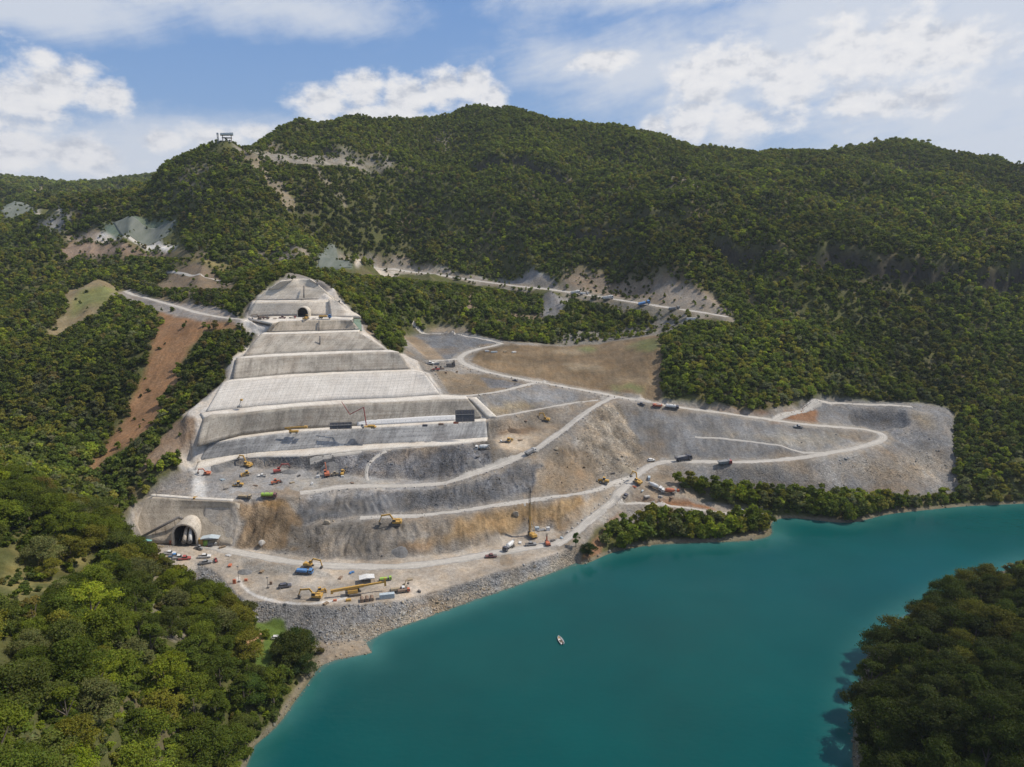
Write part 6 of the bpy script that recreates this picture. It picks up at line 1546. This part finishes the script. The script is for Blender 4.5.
crate(548, 530.5, (2.2, 1.8, 2.2), 'white', 'white cabin at the back of the drilling pad', 'cabin', 'site_cabin')
# --- lower yard
excavator(309, 567, 350, 'yellow', 'yellow excavator standing behind the blue truck', 1.2, pose=(4.4, 5.2, 7.0, 3.0, 7.6, 0.5))
flatbed(304.5, 573.5, 355, 'blue', 'blue', 'bright blue truck in front of an excavator in the lower yard', 1.35)
car(285, 587.5, 20, 'navy', 'dark car with a black roof on the pale lower yard', 1.75, 'car')
excavator(316, 599, 175, 'yellow', 'yellow excavator at the edge of the stone bank left of the long crane', 1.35, pose=(4.6, 4.6, 7.0, 2.6, 7.8, 0.5))
dozer(321, 592.5, 30, 'yellow', 'yellow bulldozer just behind the excavator at the bank edge', 1.1)
def crawler_crane(u, v, rz, label):
    root = root_at('crawler_crane', u, v, rz, label, 'crane', 1.25, level=True)
    tracks(root, 6.0, 3.6, 1.2, 0.9)
    mb = MB(); mb.box((-1.2, 0, 2.1), (5.2, 3.0, 1.6), taper=(0.97, 0.9)); mb.build('body', M['yellow'], root, 0.06)
    MB().box((-3.9, 0, 2.0), (1.2, 3.2, 1.8)).build('counterweight', M['dgrey'], root)
    MB().box((1.4, 1.1, 2.5), (1.6, 1.1, 1.8), taper=(0.85, 0.9)).build('cab', M['glass'], root)
    mb = MB(); mb.beam([(-10.5, -0.3, 3.4), (4, -0.3, 4.3)], 1.1, 1.2); bo = mb.build('boom', M['yellow'], root)
    mb = MB(); mb.beam([(4, -0.3, 4.3), (14.5, -0.3, 5.0)], 0.75, 0.8); mb.build('boom_extension', M['yellow'], bo)
    mb = MB(); mb.beam([(14.4, -0.3, 6.8), (14.4, -0.3, 3.0)], 0.8, 0.9); mb.build('boom_head', M['yellow'], bo)
    MB().box((-10.6, -0.3, 3.0), (1.2, 1.4, 1.8)).build('boom_foot', M['yellow'], bo)
crawler_crane(355, 594.5, 14, 'long yellow crane with its boom lowered flat over the yard')
def shed(u, v, rz, size, roof, label, walls=None, scale=1.0):
    root = root_at('open_shed', u, v, rz, label, 'shed', scale, level=True)
    a, b, h = size
    mb = MB(); mb.prism([(-a / 2 - 0.4, h), (a / 2 + 0.4, h), (a / 2 + 0.4, h + 0.15), (0, h + a * 0.10), (-a / 2 - 0.4, h + 0.15)], -b / 2 - 0.4, b / 2 + 0.4); mb.build('roof', M[roof], root)
    for x in (-a / 2, a / 2):
        for y in (-b / 2, b / 2): MB().box((x, y, h / 2 - 0.3), (0.2, 0.2, h + 0.6)).build('post', M['steel'], root)
    if walls: MB().box((0, b / 2 - 0.15, h / 2), (a - 0.2, 0.15, h - 0.1)).build('back_wall', M[walls], root)
    return root
shed(367, 581.5, 15, (8.5, 5.0, 3.0), 'white', 'open shed with a white roof behind the long crane', 'grey')
flatbed(385.5, 580.5, 10, 'lime', 'lime', 'small lime green truck right of the white roofed shed', 0.95)
def container(u, v, rz, mat, label, L_=8.0, scale=1.0):
    root = root_at('shipping_container', u, v, rz, label, 'container', scale, level=True)
    b = MB().box((0, 0, 1.4), (L_, 2.4, 2.6)).build('body', M[mat], root, 0.03)
    mb = MB()
    for k in range(int(L_ / 0.5)):
        for s in (-1, 1): mb.box((-L_ / 2 + 0.3 + k * 0.5, s * 1.215, 1.4), (0.22, 0.06, 2.3))
    mb.build('ribs', M[mat], b)
    for s in (-1, 1): MB().box((L_ / 2 + 0.03, s * 0.58, 1.4), (0.07, 1.1, 2.4)).build('door', M[mat], root)
container(387, 598, 12, 'tin', 'pale grey container at the edge of the stone bank right of the crane', 8.0, 1.1)
flatbed(397.5, 591.5, 15, 'white', 'tan', 'white truck with a tan load behind the pale grey container', 1.1)
flatbed(403.5, 592.5, 15, 'orange', 'steel', 'orange truck at the right end of the row above the stone bank', 0.95)
def spoil_bin(u, v, rz, mat, label, s=1.0):
    root = root_at('drill_casing', u, v, rz, label, 'steel casing', s, level=True)
    for k, x in enumerate((-2.2, 0, 2.2)): MB().tube((x, -1.6, 0.9), (x, 1.6, 0.9), 0.9, 0.9, 14).build('ring', M[mat], root)
    MB().box((0, 0, 0.06), (6, 2.6, 0.12)).build('skid', M['dgrey'], root)
spoil_bin(367, 600.5, 15, 'steel', 'rusty steel casings lying on the bank edge in front of the crane', 1.3)
crate(348.5, 601, (2.6, 1.4, 1.1), 'yellow', 'small yellow generator on the bank edge left of the rusty casings', 'generator', 'generator')
crate(335, 601, (1.8, 1.2, 0.8), 'orange', 'small orange box on the bank edge between excavator and generator', 'box', 'tool_box')
excavator(404, 588.5, 60, 'tan', 'dark tan excavator at the right end of the yard row', 0.8, pose=(3.6, 5.4, 4.6, 3.0, 5.4, 1.6))
crate(246, 581, (1.6, 1.0, 1.2), 'orange', 'small orange box at the bend of the white strip', 'box', 'tool_box')
crate(234.5, 583.5, (1.6, 1.0, 2.4), 'orange', 'tall orange cabinet at the start of the white strip', 'cabinet', 'cabinet')
crate(271, 584.5, (1.3, 1.0, 1.6), 'steel', 'rusty drum box alone on the pale yard', 'box', 'tool_box')
# --- tunnel yard
car(169.5, 554.5, 12, 'white', 'white pickup at the left end of the parked row below the tunnel', 1.45)
car(174.5, 557.0, 18, 'blue', 'blue pickup second in the parked row below the tunnel', 1.35)
car(179, 558.5, 18, 'white', 'white pickup between the blue and the red one in the parked row', 1.45)
car(184.5, 559.5, 24, 'red', 'bright red pickup at the right end of the parked row', 1.5)
car(204.5, 557.8, 14, 'white', 'white pickup parked alone below the tunnel yard', 1.55)
car(205.5, 563.8, 18, 'grey', 'grey pickup in front of the lone white one', 1.5)
loader(216, 561.5, 120, 'red', 'small red loader right of the grey pickup', 0.75)
shed(211, 544.5, 5, (11.5, 5.0, 5.2), 'tin', 'open shed with a pale metal roof right of the lower tunnel', None)
crate(201.5, 545.2, (2.4, 2.0, 4.2), 'yellow', 'tall yellow cabinet between the tunnel mouth and the metal roofed shed', 'cabinet', 'cabinet')
crate(206, 545.2, (2.2, 2.0, 2.8), 'lime', 'lime green machine under the metal roofed shed', 'compressor', 'compressor')
flatbed(212.5, 545.5, 10, 'white', 'grey', 'white truck parked under the metal roofed shed', 0.75)
loader(199, 549.5, 160, 'grey', 'dusty grey loader right of the tunnel mouth', 0.9)
shed(147, 543.5, 8, (7.0, 4.5, 2.6), 'turq', 'small shelter with a turquoise roof left of the lower tunnel', 'cream')
crate(154, 548.5, (3.0, 2.2, 2.2), 'yellow', 'yellow site box at the edge of the trees left of the parked row', 'box', 'site_box')
crate(172, 544, (2.4, 2.0, 2.2), 'orange', 'orange pump unit beside the left foot of the lower tunnel', 'pump', 'pump_unit')
# --- formwork, pump and platforms on the terraces
def formwork(u, v, L_, H_, label):
    p = Vector(atz(u, v, 0)); 
    root = empty('formwork_panel', p, R(4), label, 'formwork')
    return root
def place_on(root, u, v, Yd):
    q = aty(u, v, Yd); root.location = Vector(q)
for (u, v, Yd, L_, H_, lb) in ((341, 428.8, 469.0, 15.0, 4.6, 'dark formwork panel at the left end of the fresh white strip'), (465, 421.6, 479.0, 13.5, 8.5, 'tall dark formwork panel at the right end of the fresh white strip')):
    root = empty('formwork_panel', Vector(aty(u, v, Yd)), R(6), lb, 'formwork')
    MB().box((0, 0, H_ / 2), (L_, 0.35, H_), rx=R(-18)).build('panel_face', M['form'], root)
    for k in range(7):
        MB().box((-L_ / 2 + 0.4 + k * (L_ - 0.8) / 6, -0.35, H_ / 2), (0.25, 0.4, H_ * 0.98), rx=R(-18)).build('rib', M['navy'], root)
    MB().box((0, -1.1 + H_ * 0.12, H_ * 0.62), (L_, 0.9, 0.12)).build('walkway', M['grey'], root)
    for k in range(4): MB().tube((-L_ / 2 + 1 + k * (L_ - 2) / 3, -2.6, -0.3), (-L_ / 2 + 1 + k * (L_ - 2) / 3, -0.2 + H_ * 0.1, H_ * 0.6), 0.12).build('prop', M['dgrey'], root)
def on_bench(name, u, v, Yd, rz, label, cat, s=1.0):
    o = empty(name, Vector(aty(u, v, Yd)), R(rz), label, cat); o.scale = (s,) * 3; return o
root = on_bench('concrete_pump', 369, 428.2, 471, 175, 'concrete pump with a folded red boom between formworks on the terrace ledge', 'concrete pump', 1.2)
MB().box((0, 0, 0.9), (8.5, 2.2, 0.5)).build('chassis', M['yellow'], root)
truck_cab(root, 3.6, 'white', 2.3)
wheels(root, (3.2, -2.0, -3.2), 1.0, 0.5, 0.4)
MB().box((-1.5, 0, 1.5), (4.0, 2.0, 0.8)).build('hopper', M['yellow'], root)
mb = MB(); mb.beam([(1.5, 0, 1.8), (2.6, 0, 12.5)], 0.4, 0.5); b1 = mb.build('boom', M['red'], root)
mb = MB(); mb.beam([(2.6, 0, 12.5), (11.0, 0, 8.0)], 0.35, 0.4); mb.build('second_boom', M['red'], root)
mb = MB(); mb.beam([(11.0, 0, 8.0), (15.5, 0, 15.5)], 0.25, 0.3); mb.build('third_boom', M['red'], root)
root = on_bench('boom_lift', 294, 433.2, 466, 5, 'orange yellow boom lift on the left part of the terrace ledge', 'boom lift', 1.3)
MB().box((0, 0, 1.0), (4.6, 2.2, 0.9)).build('base', M['yellow'], root); wheels(root, (1.5, -1.5), 1.0, 0.5, 0.4)
mb = MB(); mb.beam([(-1.5, 0, 1.6), (-4.5, 0, 3.0), (5.5, 0, 3.4)], 0.6, 0.7); mb.build('boom', M['yellow'], root)
MB().box((6.3, 0, 3.3), (1.6, 1.8, 1.1)).build('basket', M['yellow'], root)
root = on_bench('boom_lift', 239.5, 407.5, 472, 90, 'small boom lift standing against the white jointed terrace', 'boom lift', 1.0)
MB().box((0, 0, 1.0), (3.2, 2.0, 0.9)).build('base', M['grey'], root); wheels(root, (1.0, -1.0), 0.9, 0.45, 0.35)
mb = MB(); mb.beam([(0, 0, 1.4), (0.5, -1.2, 5.0)], 0.4, 0.4); mb.build('boom', M['grey'], root)
MB().box((0.6, -1.6, 5.3), (1.6, 1.4, 1.2)).build('basket', M['yellow'], root)
for k, (u, v, Yd, mt, lb) in enumerate(((425, 426.4, 476, 'navy', 'dark blue site box on the ledge in front of the fresh white strip'), (441, 425.2, 477, 'steel', 'rusty box on the ledge right of the dark blue one'), (456, 423.6, 478.5, 'orange', 'orange red box at the foot of the tall formwork'), (396, 402, 503, 'steel', 'left rusty bundle on the ledge below the white jointed terrace'), (404, 401.5, 503, 'steel', 'right rusty bundle on the ledge below the white jointed terrace'))):
    mb = MB(); mb.box((0, 0, 0.7), (3.6, 1.6, 1.3)).box((0, 0, 1.42), (3.2, 1.2, 0.14)); o = mb.build('site_box', M[mt], None, 0.04); o.location = Vector(aty(u, v, Yd)); tag(o, lb, 'box')
# --- upper tunnel bench
def up(u, v, z=120.6): return Vector(atz(u, v, z))
def lift_to(root, u, v, z=120.5): root.location = up(u, v, z); root.rotation_euler = (0, 0, root.rotation_euler.z)
r_ = dozer(306, 318.5, 250, 'yellow', 'yellow bulldozer in front of the upper tunnel mouth', 1.25); lift_to(r_, 306.5, 319.0)
r_ = flatbed(325, 318.5, 5, 'blue', 'yellow', 'truck with a long yellow load and blue cab right of the upper tunnel', 1.5); lift_to(r_, 325, 318.6)
r_ = excavator(259, 318.5, 200, 'steel', 'rust brown excavator at the left end of the upper tunnel bench', 0.9); lift_to(r_, 259.5, 319.2, 120.2)
r_ = dump_truck(266, 318.5, 170, 'maroon', 'steel', 'rusty dump truck beside the brown excavator on the upper bench', 0.85); lift_to(r_, 266, 319.0)
r_ = car(283, 318.5, 10, 'maroon', 'dark red pickup on the upper bench left of the tunnel', 1.3); lift_to(r_, 282.5, 318.4)
r_ = flatbed(292, 318, 5, 'red', None, 'small red truck next to the upper tunnel mouth', 0.8); lift_to(r_, 292.5, 318.2)
# --- abutment yard and back roads
loader(435.5, 371, 200, 'red', 'red loader at the edge of the yard beside the trees', 1.2)
dozer(441, 369.5, 20, 'steel', 'rust brown bulldozer between the red loader and the dark drill', 1.0)
r_ = drill_rig(450.5, 367, 10, 'dgrey', 'dark drilling machine on the yard edge below the road bend', 1.4, 5.0, 'dgrey')
car(430, 364, 10, 'white', 'white pickup parked at the back of the yard by the trees', 1.5)
crate(437, 364.5, (4.0, 2.0, 1.6), 'grey', 'grey container box right of the white pickup in the yard', 'box', 'site_box')
for k, (u, v, s, m_) in enumerate(((487, 351.5, 4.2, 'white'), (494, 352.5, 6.0, 'tin'), (505, 352.2, 3.0, 'tan'), (514, 352.6, 4.0, 'white'))):
    crate(u, v, (s, 1.8, 1.1), m_, ['white slab at the left end of the scrap on the brown field', 'long pale sheet pile in the middle of the scrap on the field', 'short tan bundle among the scrap on the brown field', 'white slab at the right end of the scrap on the field'][k], 'building material', 'material_stack', 5 + 9 * k)
tanker(672, 408.5, 355, 'navy', 'white', 'tank truck with a long white tank on the upper road by the woods', 1.4)
dump_truck(657, 407, 175, 'red', 'orange', 'orange red dump truck behind the white tank truck', 1.1)
car(641, 405, 170, 'navy', 'dark blue pickup on the upper road left of the orange red truck', 1.4)
car(798, 427.5, 175, 'grey', 'grey pickup on the upper road inside the loop', 1.5)
car(515, 381, 350, 'navy', 'dark pickup on the main road above the grey slope', 1.0)
dump_truck(684, 461, 10, 'navy', 'navy', 'big blue black dump truck on the lower loop road', 1.8)
dump_truck(725, 464.5, 5, 'red', 'grey', 'dump truck with a red cab on the lower loop road', 1.45)
car(651, 461, 20, 'white', 'small white car at the bend of the lower loop road', 1.5, 'car')
excavator(637, 483, 130, 'yellow', 'yellow excavator at the road junction above the parked mixers', 1.35, pose=(4.2, 6.0, 5.2, 3.2, 5.8, 1.2))
loader(603, 483, 170, 'yellow', 'yellow loader on the slope below the tan rubble', 1.45)
car(625, 497, 60, 'navy', 'dark blue pickup on the road below the junction', 1.5)
mixer(655, 488.5, 330, 'white', 'white', 'white mixer truck with an orange back parked on the small pad', 1.35)
mixer(668, 493, 170, 'white', 'orange', 'mixer truck with an orange drum in front of the white one', 1.35)
crate(649, 479, (4.4, 1.8, 1.8), 'tin', 'pale box trailer above the two parked mixers', 'trailer', 'box_trailer', 80)
crate(647, 497, (3.6, 2.4, 0.9), 'stone2', 'pale slab pile below the parked mixers', 'building material', 'material_stack', 20)
crate(678, 491.5, (1.6, 1.6, 1.6), 'orange', 'orange red box right of the mixer with the orange drum', 'box', 'site_box')
shed(739, 512.5, 10, (5.0, 4.0, 2.6), 'white', 'small white shed among the trees at the end of the side track', 'white')
car(762, 515.5, 10, 'grey', 'left grey car at the boat landing by the lake', 1.3, 'car'); car(768, 516.5, 10, 'white', 'right pale car at the boat landing by the lake', 1.3, 'car')
car(277, 639.5, 10, 'white', 'white car parked on the green clearing near the lake', 1.35, 'car')
dump_truck(575.5, 294.0, 8, 'white', 'white', 'first white truck from the west on the far road', 1.7); flatbed(584, 294.8, 8, 'white', 'white', 'second white truck from the west on the far road', 1.5)
dump_truck(608, 299.5, 8, 'white', 'white', 'big white truck in the middle of the far road', 1.9); flatbed(644, 305, 5, 'blue', 'blue', 'blue truck on the far road', 1.9)
flatbed(674, 310, 5, 'grey', 'grey', 'grey truck on the far road behind the blue one', 1.7); container(691, 320.5, 3, 'white', 'white container below the east end of the far road', 9.0, 1.2)
# ------------------------------------------------------------------ small fixed things
# guard stones along the edges of the roads
stone_me = None
def stones(cl, off, step, group, label, size=0.8, u0=-1e9, u1=1e9):
    global stone_me
    c = offset(resample(cl, step=step), off)
    if stone_me is None:
        bm = bmesh.new(); bmesh.ops.create_cube(bm, size=1.0); bmesh.ops.bevel(bm, geom=list(bm.edges), offset=0.18, segments=1, affect='EDGES')
        stone_me = bpy.data.meshes.new('guard_stone'); bm.to_mesh(stone_me); bm.free(); stone_me.materials.append(M['stone2'])
    for p in c:
        uu = pix((p[0], p[1], float(gz(p[0], p[1]))))[0]
        if uu < u0 or uu > u1: continue
        o = bpy.data.objects.new('guard_stone', stone_me); COL.objects.link(o)
        s = size * rng.uniform(0.7, 1.35); o.scale = (s * 1.3, s, s); o.rotation_euler = (0, 0, rng.uniform(0, 3))
        x, y = p[0] + rng.uniform(-.5, .5), p[1] + rng.uniform(-.5, .5)
        o.location = (x, y, float(gz(x, y)) + s * 0.35); tag(o, label, 'guard stone', group)
stones(ROADS['main'], 4.3, 5.5, 'guard stones along the main road above the grey slopes', 'pale guard stone on the outer edge of the main road above the grey slope', 0.85, 460, 640)
stones(ramp_c, 3.9, 6.0, 'guard stones along the ramp road', 'pale guard stone on the lake side of the ramp road over the grey face', 0.75, 285, 600)
stones(pixline([(447, 398), (470, 397.4), (500, 392.7), (530, 385.2), (546, 382)]), 0.6, 5.0, 'guard stones along the upper side road', 'pale guard stone on the edge of the narrow side road off the main road', 0.7)
# light masts
for k, (u, v, h, lb) in enumerate(((239, 582, 9, 'thin light mast beside the orange cabinet at the white strip'), (268, 588, 6, 'thin light mast on the pale yard by the white strip'), (247, 458, 8, 'thin light mast on the ledge above the big yellow excavator'), (157, 500, 6, 'thin light mast at the left corner over the tunnel wall'))):
    root = empty('light_mast', ground_at(u, v), 0, lb, 'light mast')
    MB().tube((0, 0, -0.3), (0, 0, h), 0.13, 0.08).build('pole', M['dgrey'], root)
    MB().box((0, -0.2, h + 0.1), (1.1, 0.4, 0.5)).build('lamp_head', M['grey'], root)
    MB().box((0, 0, 0.25), (1.3, 1.0, 0.6)).build('base', M['dgrey'], root)
# netting draped on cut slopes
def drape(name, poly_pix, mat, label, cat, lift=0.6, n=26, uvscale=1.0):
    P = [np.array(tuple(ground_at(*p))) for p in poly_pix]       # four corners, in order
    V = []
    for i in range(n + 1):
        for j in range(n + 1):
            a, b = i / n, j / n
            q = (P[0] * (1 - a) + P[1] * a) * (1 - b) + (P[3] * (1 - a) + P[2] * a) * b
            V.append((q[0], q[1], float(gz(q[0], q[1])) + lift))
    F = [(i * (n + 1) + j, (i + 1) * (n + 1) + j, (i + 1) * (n + 1) + j + 1, i * (n + 1) + j + 1) for i in range(n) for j in range(n)]
    me = np_mesh(name, V, np.array(F), True); o = link_mesh(name, me, mat)
    md = o.modifiers.new('thickness', 'SOLIDIFY'); md.thickness = 0.25
    return tag(o, label, cat)
netm, n = material('green slope netting over soil')
pos = n.node('ShaderNodeNewGeometry').outputs['Position']
finish(n, base=n.mix(n.maprange(n.noise(n.vmath('MULTIPLY', pos, (0.12, 0.02, 0.02)), 1.0, 5, 0.65), 0.35, 0.65), (0.10, 0.118, 0.092), (0.165, 0.178, 0.152)), rough=0.9)
drape('slope_netting', [(318, 268), (352, 268), (336, 246), (324, 246)], netm, 'pale green netting on the cut slope behind the top of the concrete', 'netting')
drape('slope_netting', [(128, 235), (166, 237), (176, 220), (110, 222)], netm, 'pale green netting on the wide cut slope up the valley', 'netting')
drape('slope_netting', [(352, 329), (362, 332), (361, 321), (354, 318)], M['net'], 'small dark green netting patch right of the upper tunnel bench', 'netting', 0.8, 10)
drape('slope_netting', [(0, 213), (33, 215), (33, 207), (0, 205)], netm, 'pale green netting beside the white cut far up the valley', 'netting', 1.0)
shotm = CM['pale']
gw, n = material('grey ribbed retaining wall')
pos = n.node('ShaderNodeNewGeometry').outputs['Position']
finish(n, base=n.mix(n.maprange(n.noise(n.vmath('MULTIPLY', pos, (0.25, 0.25, 0.02)), 1.0, 4, 0.6), 0.35, 0.65), (0.16, 0.165, 0.175), (0.30, 0.30, 0.31)), rough=0.9)
# lookout on the hilltop
p = Vector(aty(227, 138, 1095)); p.z = float(gz(p.x, p.y))
root = empty('lookout_shelter', p, R(20), 'lookout shelter with a pale flat roof on the bare hilltop', 'shelter')
for x in (-6, 6):
    for y in (-4, 4): MB().tube((x, y, -1), (x, y, 9), 0.5).build('post', M['steel'], root)
MB().box((0, 0, 4.2), (14, 10, 0.6)).build('platform', M['grey'], root)
mb = MB(); mb.prism([(-9, 7.5), (9, 8.5), (9, 11.4), (-9, 10.0)], -6.5, 6.5); mb.build('roof', M['tin'], root)
p = Vector(aty(218, 140, 1092)); p.z = float(gz(p.x, p.y))
root = empty('antenna_mast', p, 0, 'thin antenna mast left of the lookout on the hilltop', 'mast')
mb = MB(); lattice(mb, (0, 0, -1), (0, 0, 14), 1.6, 6, 0.22); mb.build('lattice_tower', M['grey'], root)
MB().box((0, 0, 13.5), (3.0, 0.8, 2.5)).build('antenna', M['tin'], root)
# the boat
p = Vector(atz(560.5, 641, 0.0))
root = empty('motor_boat', p, R(105), 'small white motor boat alone on the turquoise lake', 'boat'); root.scale = (1.0,) * 3
secs = [(-2.9, 1.0, 0.0), (-1.5, 1.12, -0.02), (0, 1.15, 0.0), (1.5, 0.95, 0.1), (2.6, 0.5, 0.25), (3.3, 0.05, 0.4)]
bm = bmesh.new(); rings = []
for x, w_, rise in secs:
    rings.append([bm.verts.new(q) for q in ((x, -w_, 0.75 + rise), (x, -w_ * 0.8, -0.05), (x, 0, -0.3 + rise * 0.5), (x, w_ * 0.8, -0.05), (x, w_, 0.75 + rise), (x, w_ * 0.8, 0.7 + rise), (x, w_ * 0.7, 0.2), (x, -w_ * 0.7, 0.2), (x, -w_ * 0.8, 0.7 + rise))])
for a, b in zip(rings[:-1], rings[1:]):
    for k in range(9): bm.faces.new((a[k], a[(k + 1) % 9], b[(k + 1) % 9], b[k]))
bm.faces.new(rings[0][::-1]); bm.faces.new(rings[-1])
bmesh.ops.recalc_face_normals(bm, faces=bm.faces)
me = bpy.data.meshes.new('hull'); bm.to_mesh(me); bm.free(); link_mesh('hull', me, M['skin'], root)
for x in (-1.6, 0.2): MB().box((x, 0, 0.45), (0.45, 1.6, 0.12)).build('bench', M['wood'], root)
MB().box((-3.1, 0, 0.7), (0.45, 0.5, 1.1), taper=(0.8, 0.8)).build('outboard_motor', M['black'], root)
MB().box((1.9, 0.25, 0.75), (0.8, 0.7, 0.4), taper=(0.8, 0.8)).build('yellow_bag', M['yellow'], root)
MB().box((-0.6, 0, 0.4), (1.4, 1.3, 0.3), taper=(0.8, 0.8)).build('cover', M['black'], root)

# stacks, drums and heaps lying about the works
pal = ['steel', 'dgrey', 'tin', 'wood', 'white', 'orange', 'tan', 'blue', 'yellow', 'stone2']
cname = {'steel': 'rusty', 'dgrey': 'dark grey', 'tin': 'pale metal', 'wood': 'timber', 'white': 'white', 'orange': 'orange', 'tan': 'tan', 'blue': 'blue', 'yellow': 'yellow', 'stone2': 'pale stone'}
for k, (u, v, mt, where) in enumerate(((222, 480, 'tin', 'in front of the orange excavator of the upper excavation'), (226, 489, 'dgrey', 'left of the road roller'), (255, 486, 'steel', 'between the road roller and the orange loader'), (292, 483, 'tan', 'right of the orange loader'), (300, 476, 'dgrey', 'under the boom of the dark red excavator'), (312, 484, 'white', 'on the pale track below the rock face'), (352, 483, 'steel', 'right of the small yellow loader'),
        (478, 457, 'dgrey', 'below the dusty mixer truck'), (520, 440, 'wood', 'right of the yellow bulldozer on the brown pad'), (526, 421, 'steel', 'left of the excavator under the road'), (230, 566, 'orange', 'beside the road out of the tunnel yard'), (262, 572, 'wood', 'on the low step above the lower yard'), (340, 578, 'steel', 'left of the white roofed shed'), (352, 573, 'blue', 'behind the white roofed shed'), (410, 580, 'tan', 'right of the lime green truck'),
        (418, 592, 'dgrey', 'at the far right of the bank edge row'), (326, 604, 'wood', 'on the bank edge in front of the left excavator'), (520, 543, 'white', 'beside the white drum mixer truck'), (553, 541, 'dgrey', 'right of the small orange rig'), (561, 538, 'tin', 'at the corner of the drilling pad'), (190, 546, 'steel', 'in front of the lower tunnel mouth'), (222, 548, 'wood', 'right of the metal roofed shed'),
        (161, 547, 'tan', 'left of the lower tunnel mouth'), (228, 556, 'white', 'by the road below the metal roofed shed'), (634, 487, 'orange', 'below the excavator at the junction'), (642, 491, 'tin', 'left of the white mixer truck'), (660, 497, 'stone2', 'below the orange drum mixer truck'), (671, 498, 'steel', 'at the corner of the mixer pad'), (613, 474, 'dgrey', 'right of the yellow loader on the slope'), (457, 372, 'wood', 'on the yard right of the dark drilling machine'),
        (446, 373, 'steel', 'in front of the rust brown bulldozer in the yard'), (314, 318.5, 'steel', 'between the upper tunnel and the long yellow load'), (275, 318.5, 'wood', 'left of the dark red pickup on the upper bench'), (208, 546, 'orange', 'in front of the metal roofed shed'))):
    r_ = random.Random(k)
    base = up(u, v, 120.7) if v == 318.5 else ground_at(u, v)
    root = empty('material_stack', base, r_.uniform(0, 3), f'{cname[mt]} stack of materials {where}', 'material stack')
    n_ = r_.choice((2, 3, 3, 4)); kind = r_.choice(('pipes', 'sheets', 'boxes'))
    for j in range(n_):
        mb = MB()
        if kind == 'pipes': mb.tube((-1.6, (j - n_ / 2) * 0.6, 0.3), (1.6, (j - n_ / 2) * 0.6, 0.3), 0.28, 0.28, 9); nm = 'pipe'
        elif kind == 'sheets': mb.box((r_.uniform(-.2, .2), 0, 0.15 + j * 0.22), (2.8, 1.6, 0.16), rz=r_.uniform(-.15, .15)); nm = 'sheet'
        else: mb.box((-1.2 + j * 0.95, r_.uniform(-.3, .3), 0.5), (0.85, 1.2, r_.uniform(0.7, 1.2)), rz=r_.uniform(-.2, .2)); nm = 'crate'
        mb.build(nm, M[mt], root)
for k, (u, v, r0, mt, where) in enumerate(((330, 470, 3.0, 'grey', 'against the rock face behind the bright orange excavator'), (290, 472, 2.6, 'grey', 'right of the dark red excavator'), (218, 470, 2.2, 'grey', 'at the left end of the upper excavation'), (475, 463, 2.4, 'grey', 'under the ledge below the dusty mixer truck'), (515, 431, 2.6, 'wood', 'of dark earth at the back of the brown pad'), (245, 572, 2.0, 'grey', 'on the step left of the lower yard'), (628, 470, 2.6, 'tan', 'beside the junction above the loader'), (400, 553, 2.2, 'grey', 'at the foot of the grey slope over the lower road'))):
    c = ground_at(u, v); n_ = 28; V = []; F = []
    for i in range(7):
        for j in range(n_):
            a = 2 * math.pi * j / n_; q = i / 6
            rad = r0 * (1.5 * q) * (1 + 0.25 * float(fbm(np.array([math.cos(a) * 1.5 + k * 9]), np.array([math.sin(a) * 1.5 + q]), 3, k)[0]))
            x, y = c.x + rad * math.cos(a) * 1.5, c.y + rad * math.sin(a)
            V.append((x, y, float(gz(x, y)) - 0.2 + r0 * 0.8 * (1 - q) ** 0.8 * (1 + 0.25 * float(fbm(np.array([x * 0.9]), np.array([y * 0.9]), 3, 5)[0]))))
    F = [(i * n_ + j, i * n_ + (j + 1) % n_, (i + 1) * n_ + (j + 1) % n_, (i + 1) * n_ + j) for i in range(6) for j in range(n_)]
    me = np_mesh('spoil_heap', V, np.array(F)[:, ::-1]); o = link_mesh('spoil_heap', me, M['heap_' + mt] if 'heap_' + mt in M else M.setdefault('heap_' + mt, mat_flat('heaped ' + mt, {'grey': (0.16, 0.16, 0.16), 'wood': (0.13, 0.09, 0.06), 'tan': (0.27, 0.23, 0.17)}[mt], 0.95, 0, 0.35, 0.9, 0.1, 0.1)))
    tag(o, f'low heap of loose rock {where}' if mt != 'wood' else f'low heap {where}', 'spoil heap')
# ------------------------------------------------------------------ air
mb = MB(); mb.box((0, 2450, 399), (9600, 5500, 900))
haze = mb.build('haze', None); tag(haze, kind='stuff'); haze['label'] = 'thin blue haze in the air over the valley'
hm = bpy.data.materials.new('haze'); hm.use_nodes = True; n = NT(hm.node_tree); n.n.clear()
pv = n.node('ShaderNodeVolumePrincipled', {'Color': (0.80, 0.88, 1.0, 1), 'Density': 0.00005, 'Anisotropy': 0.2})
n.node('ShaderNodeOutputMaterial', {'Volume': pv.outputs[0]})
haze.data.materials.append(hm)
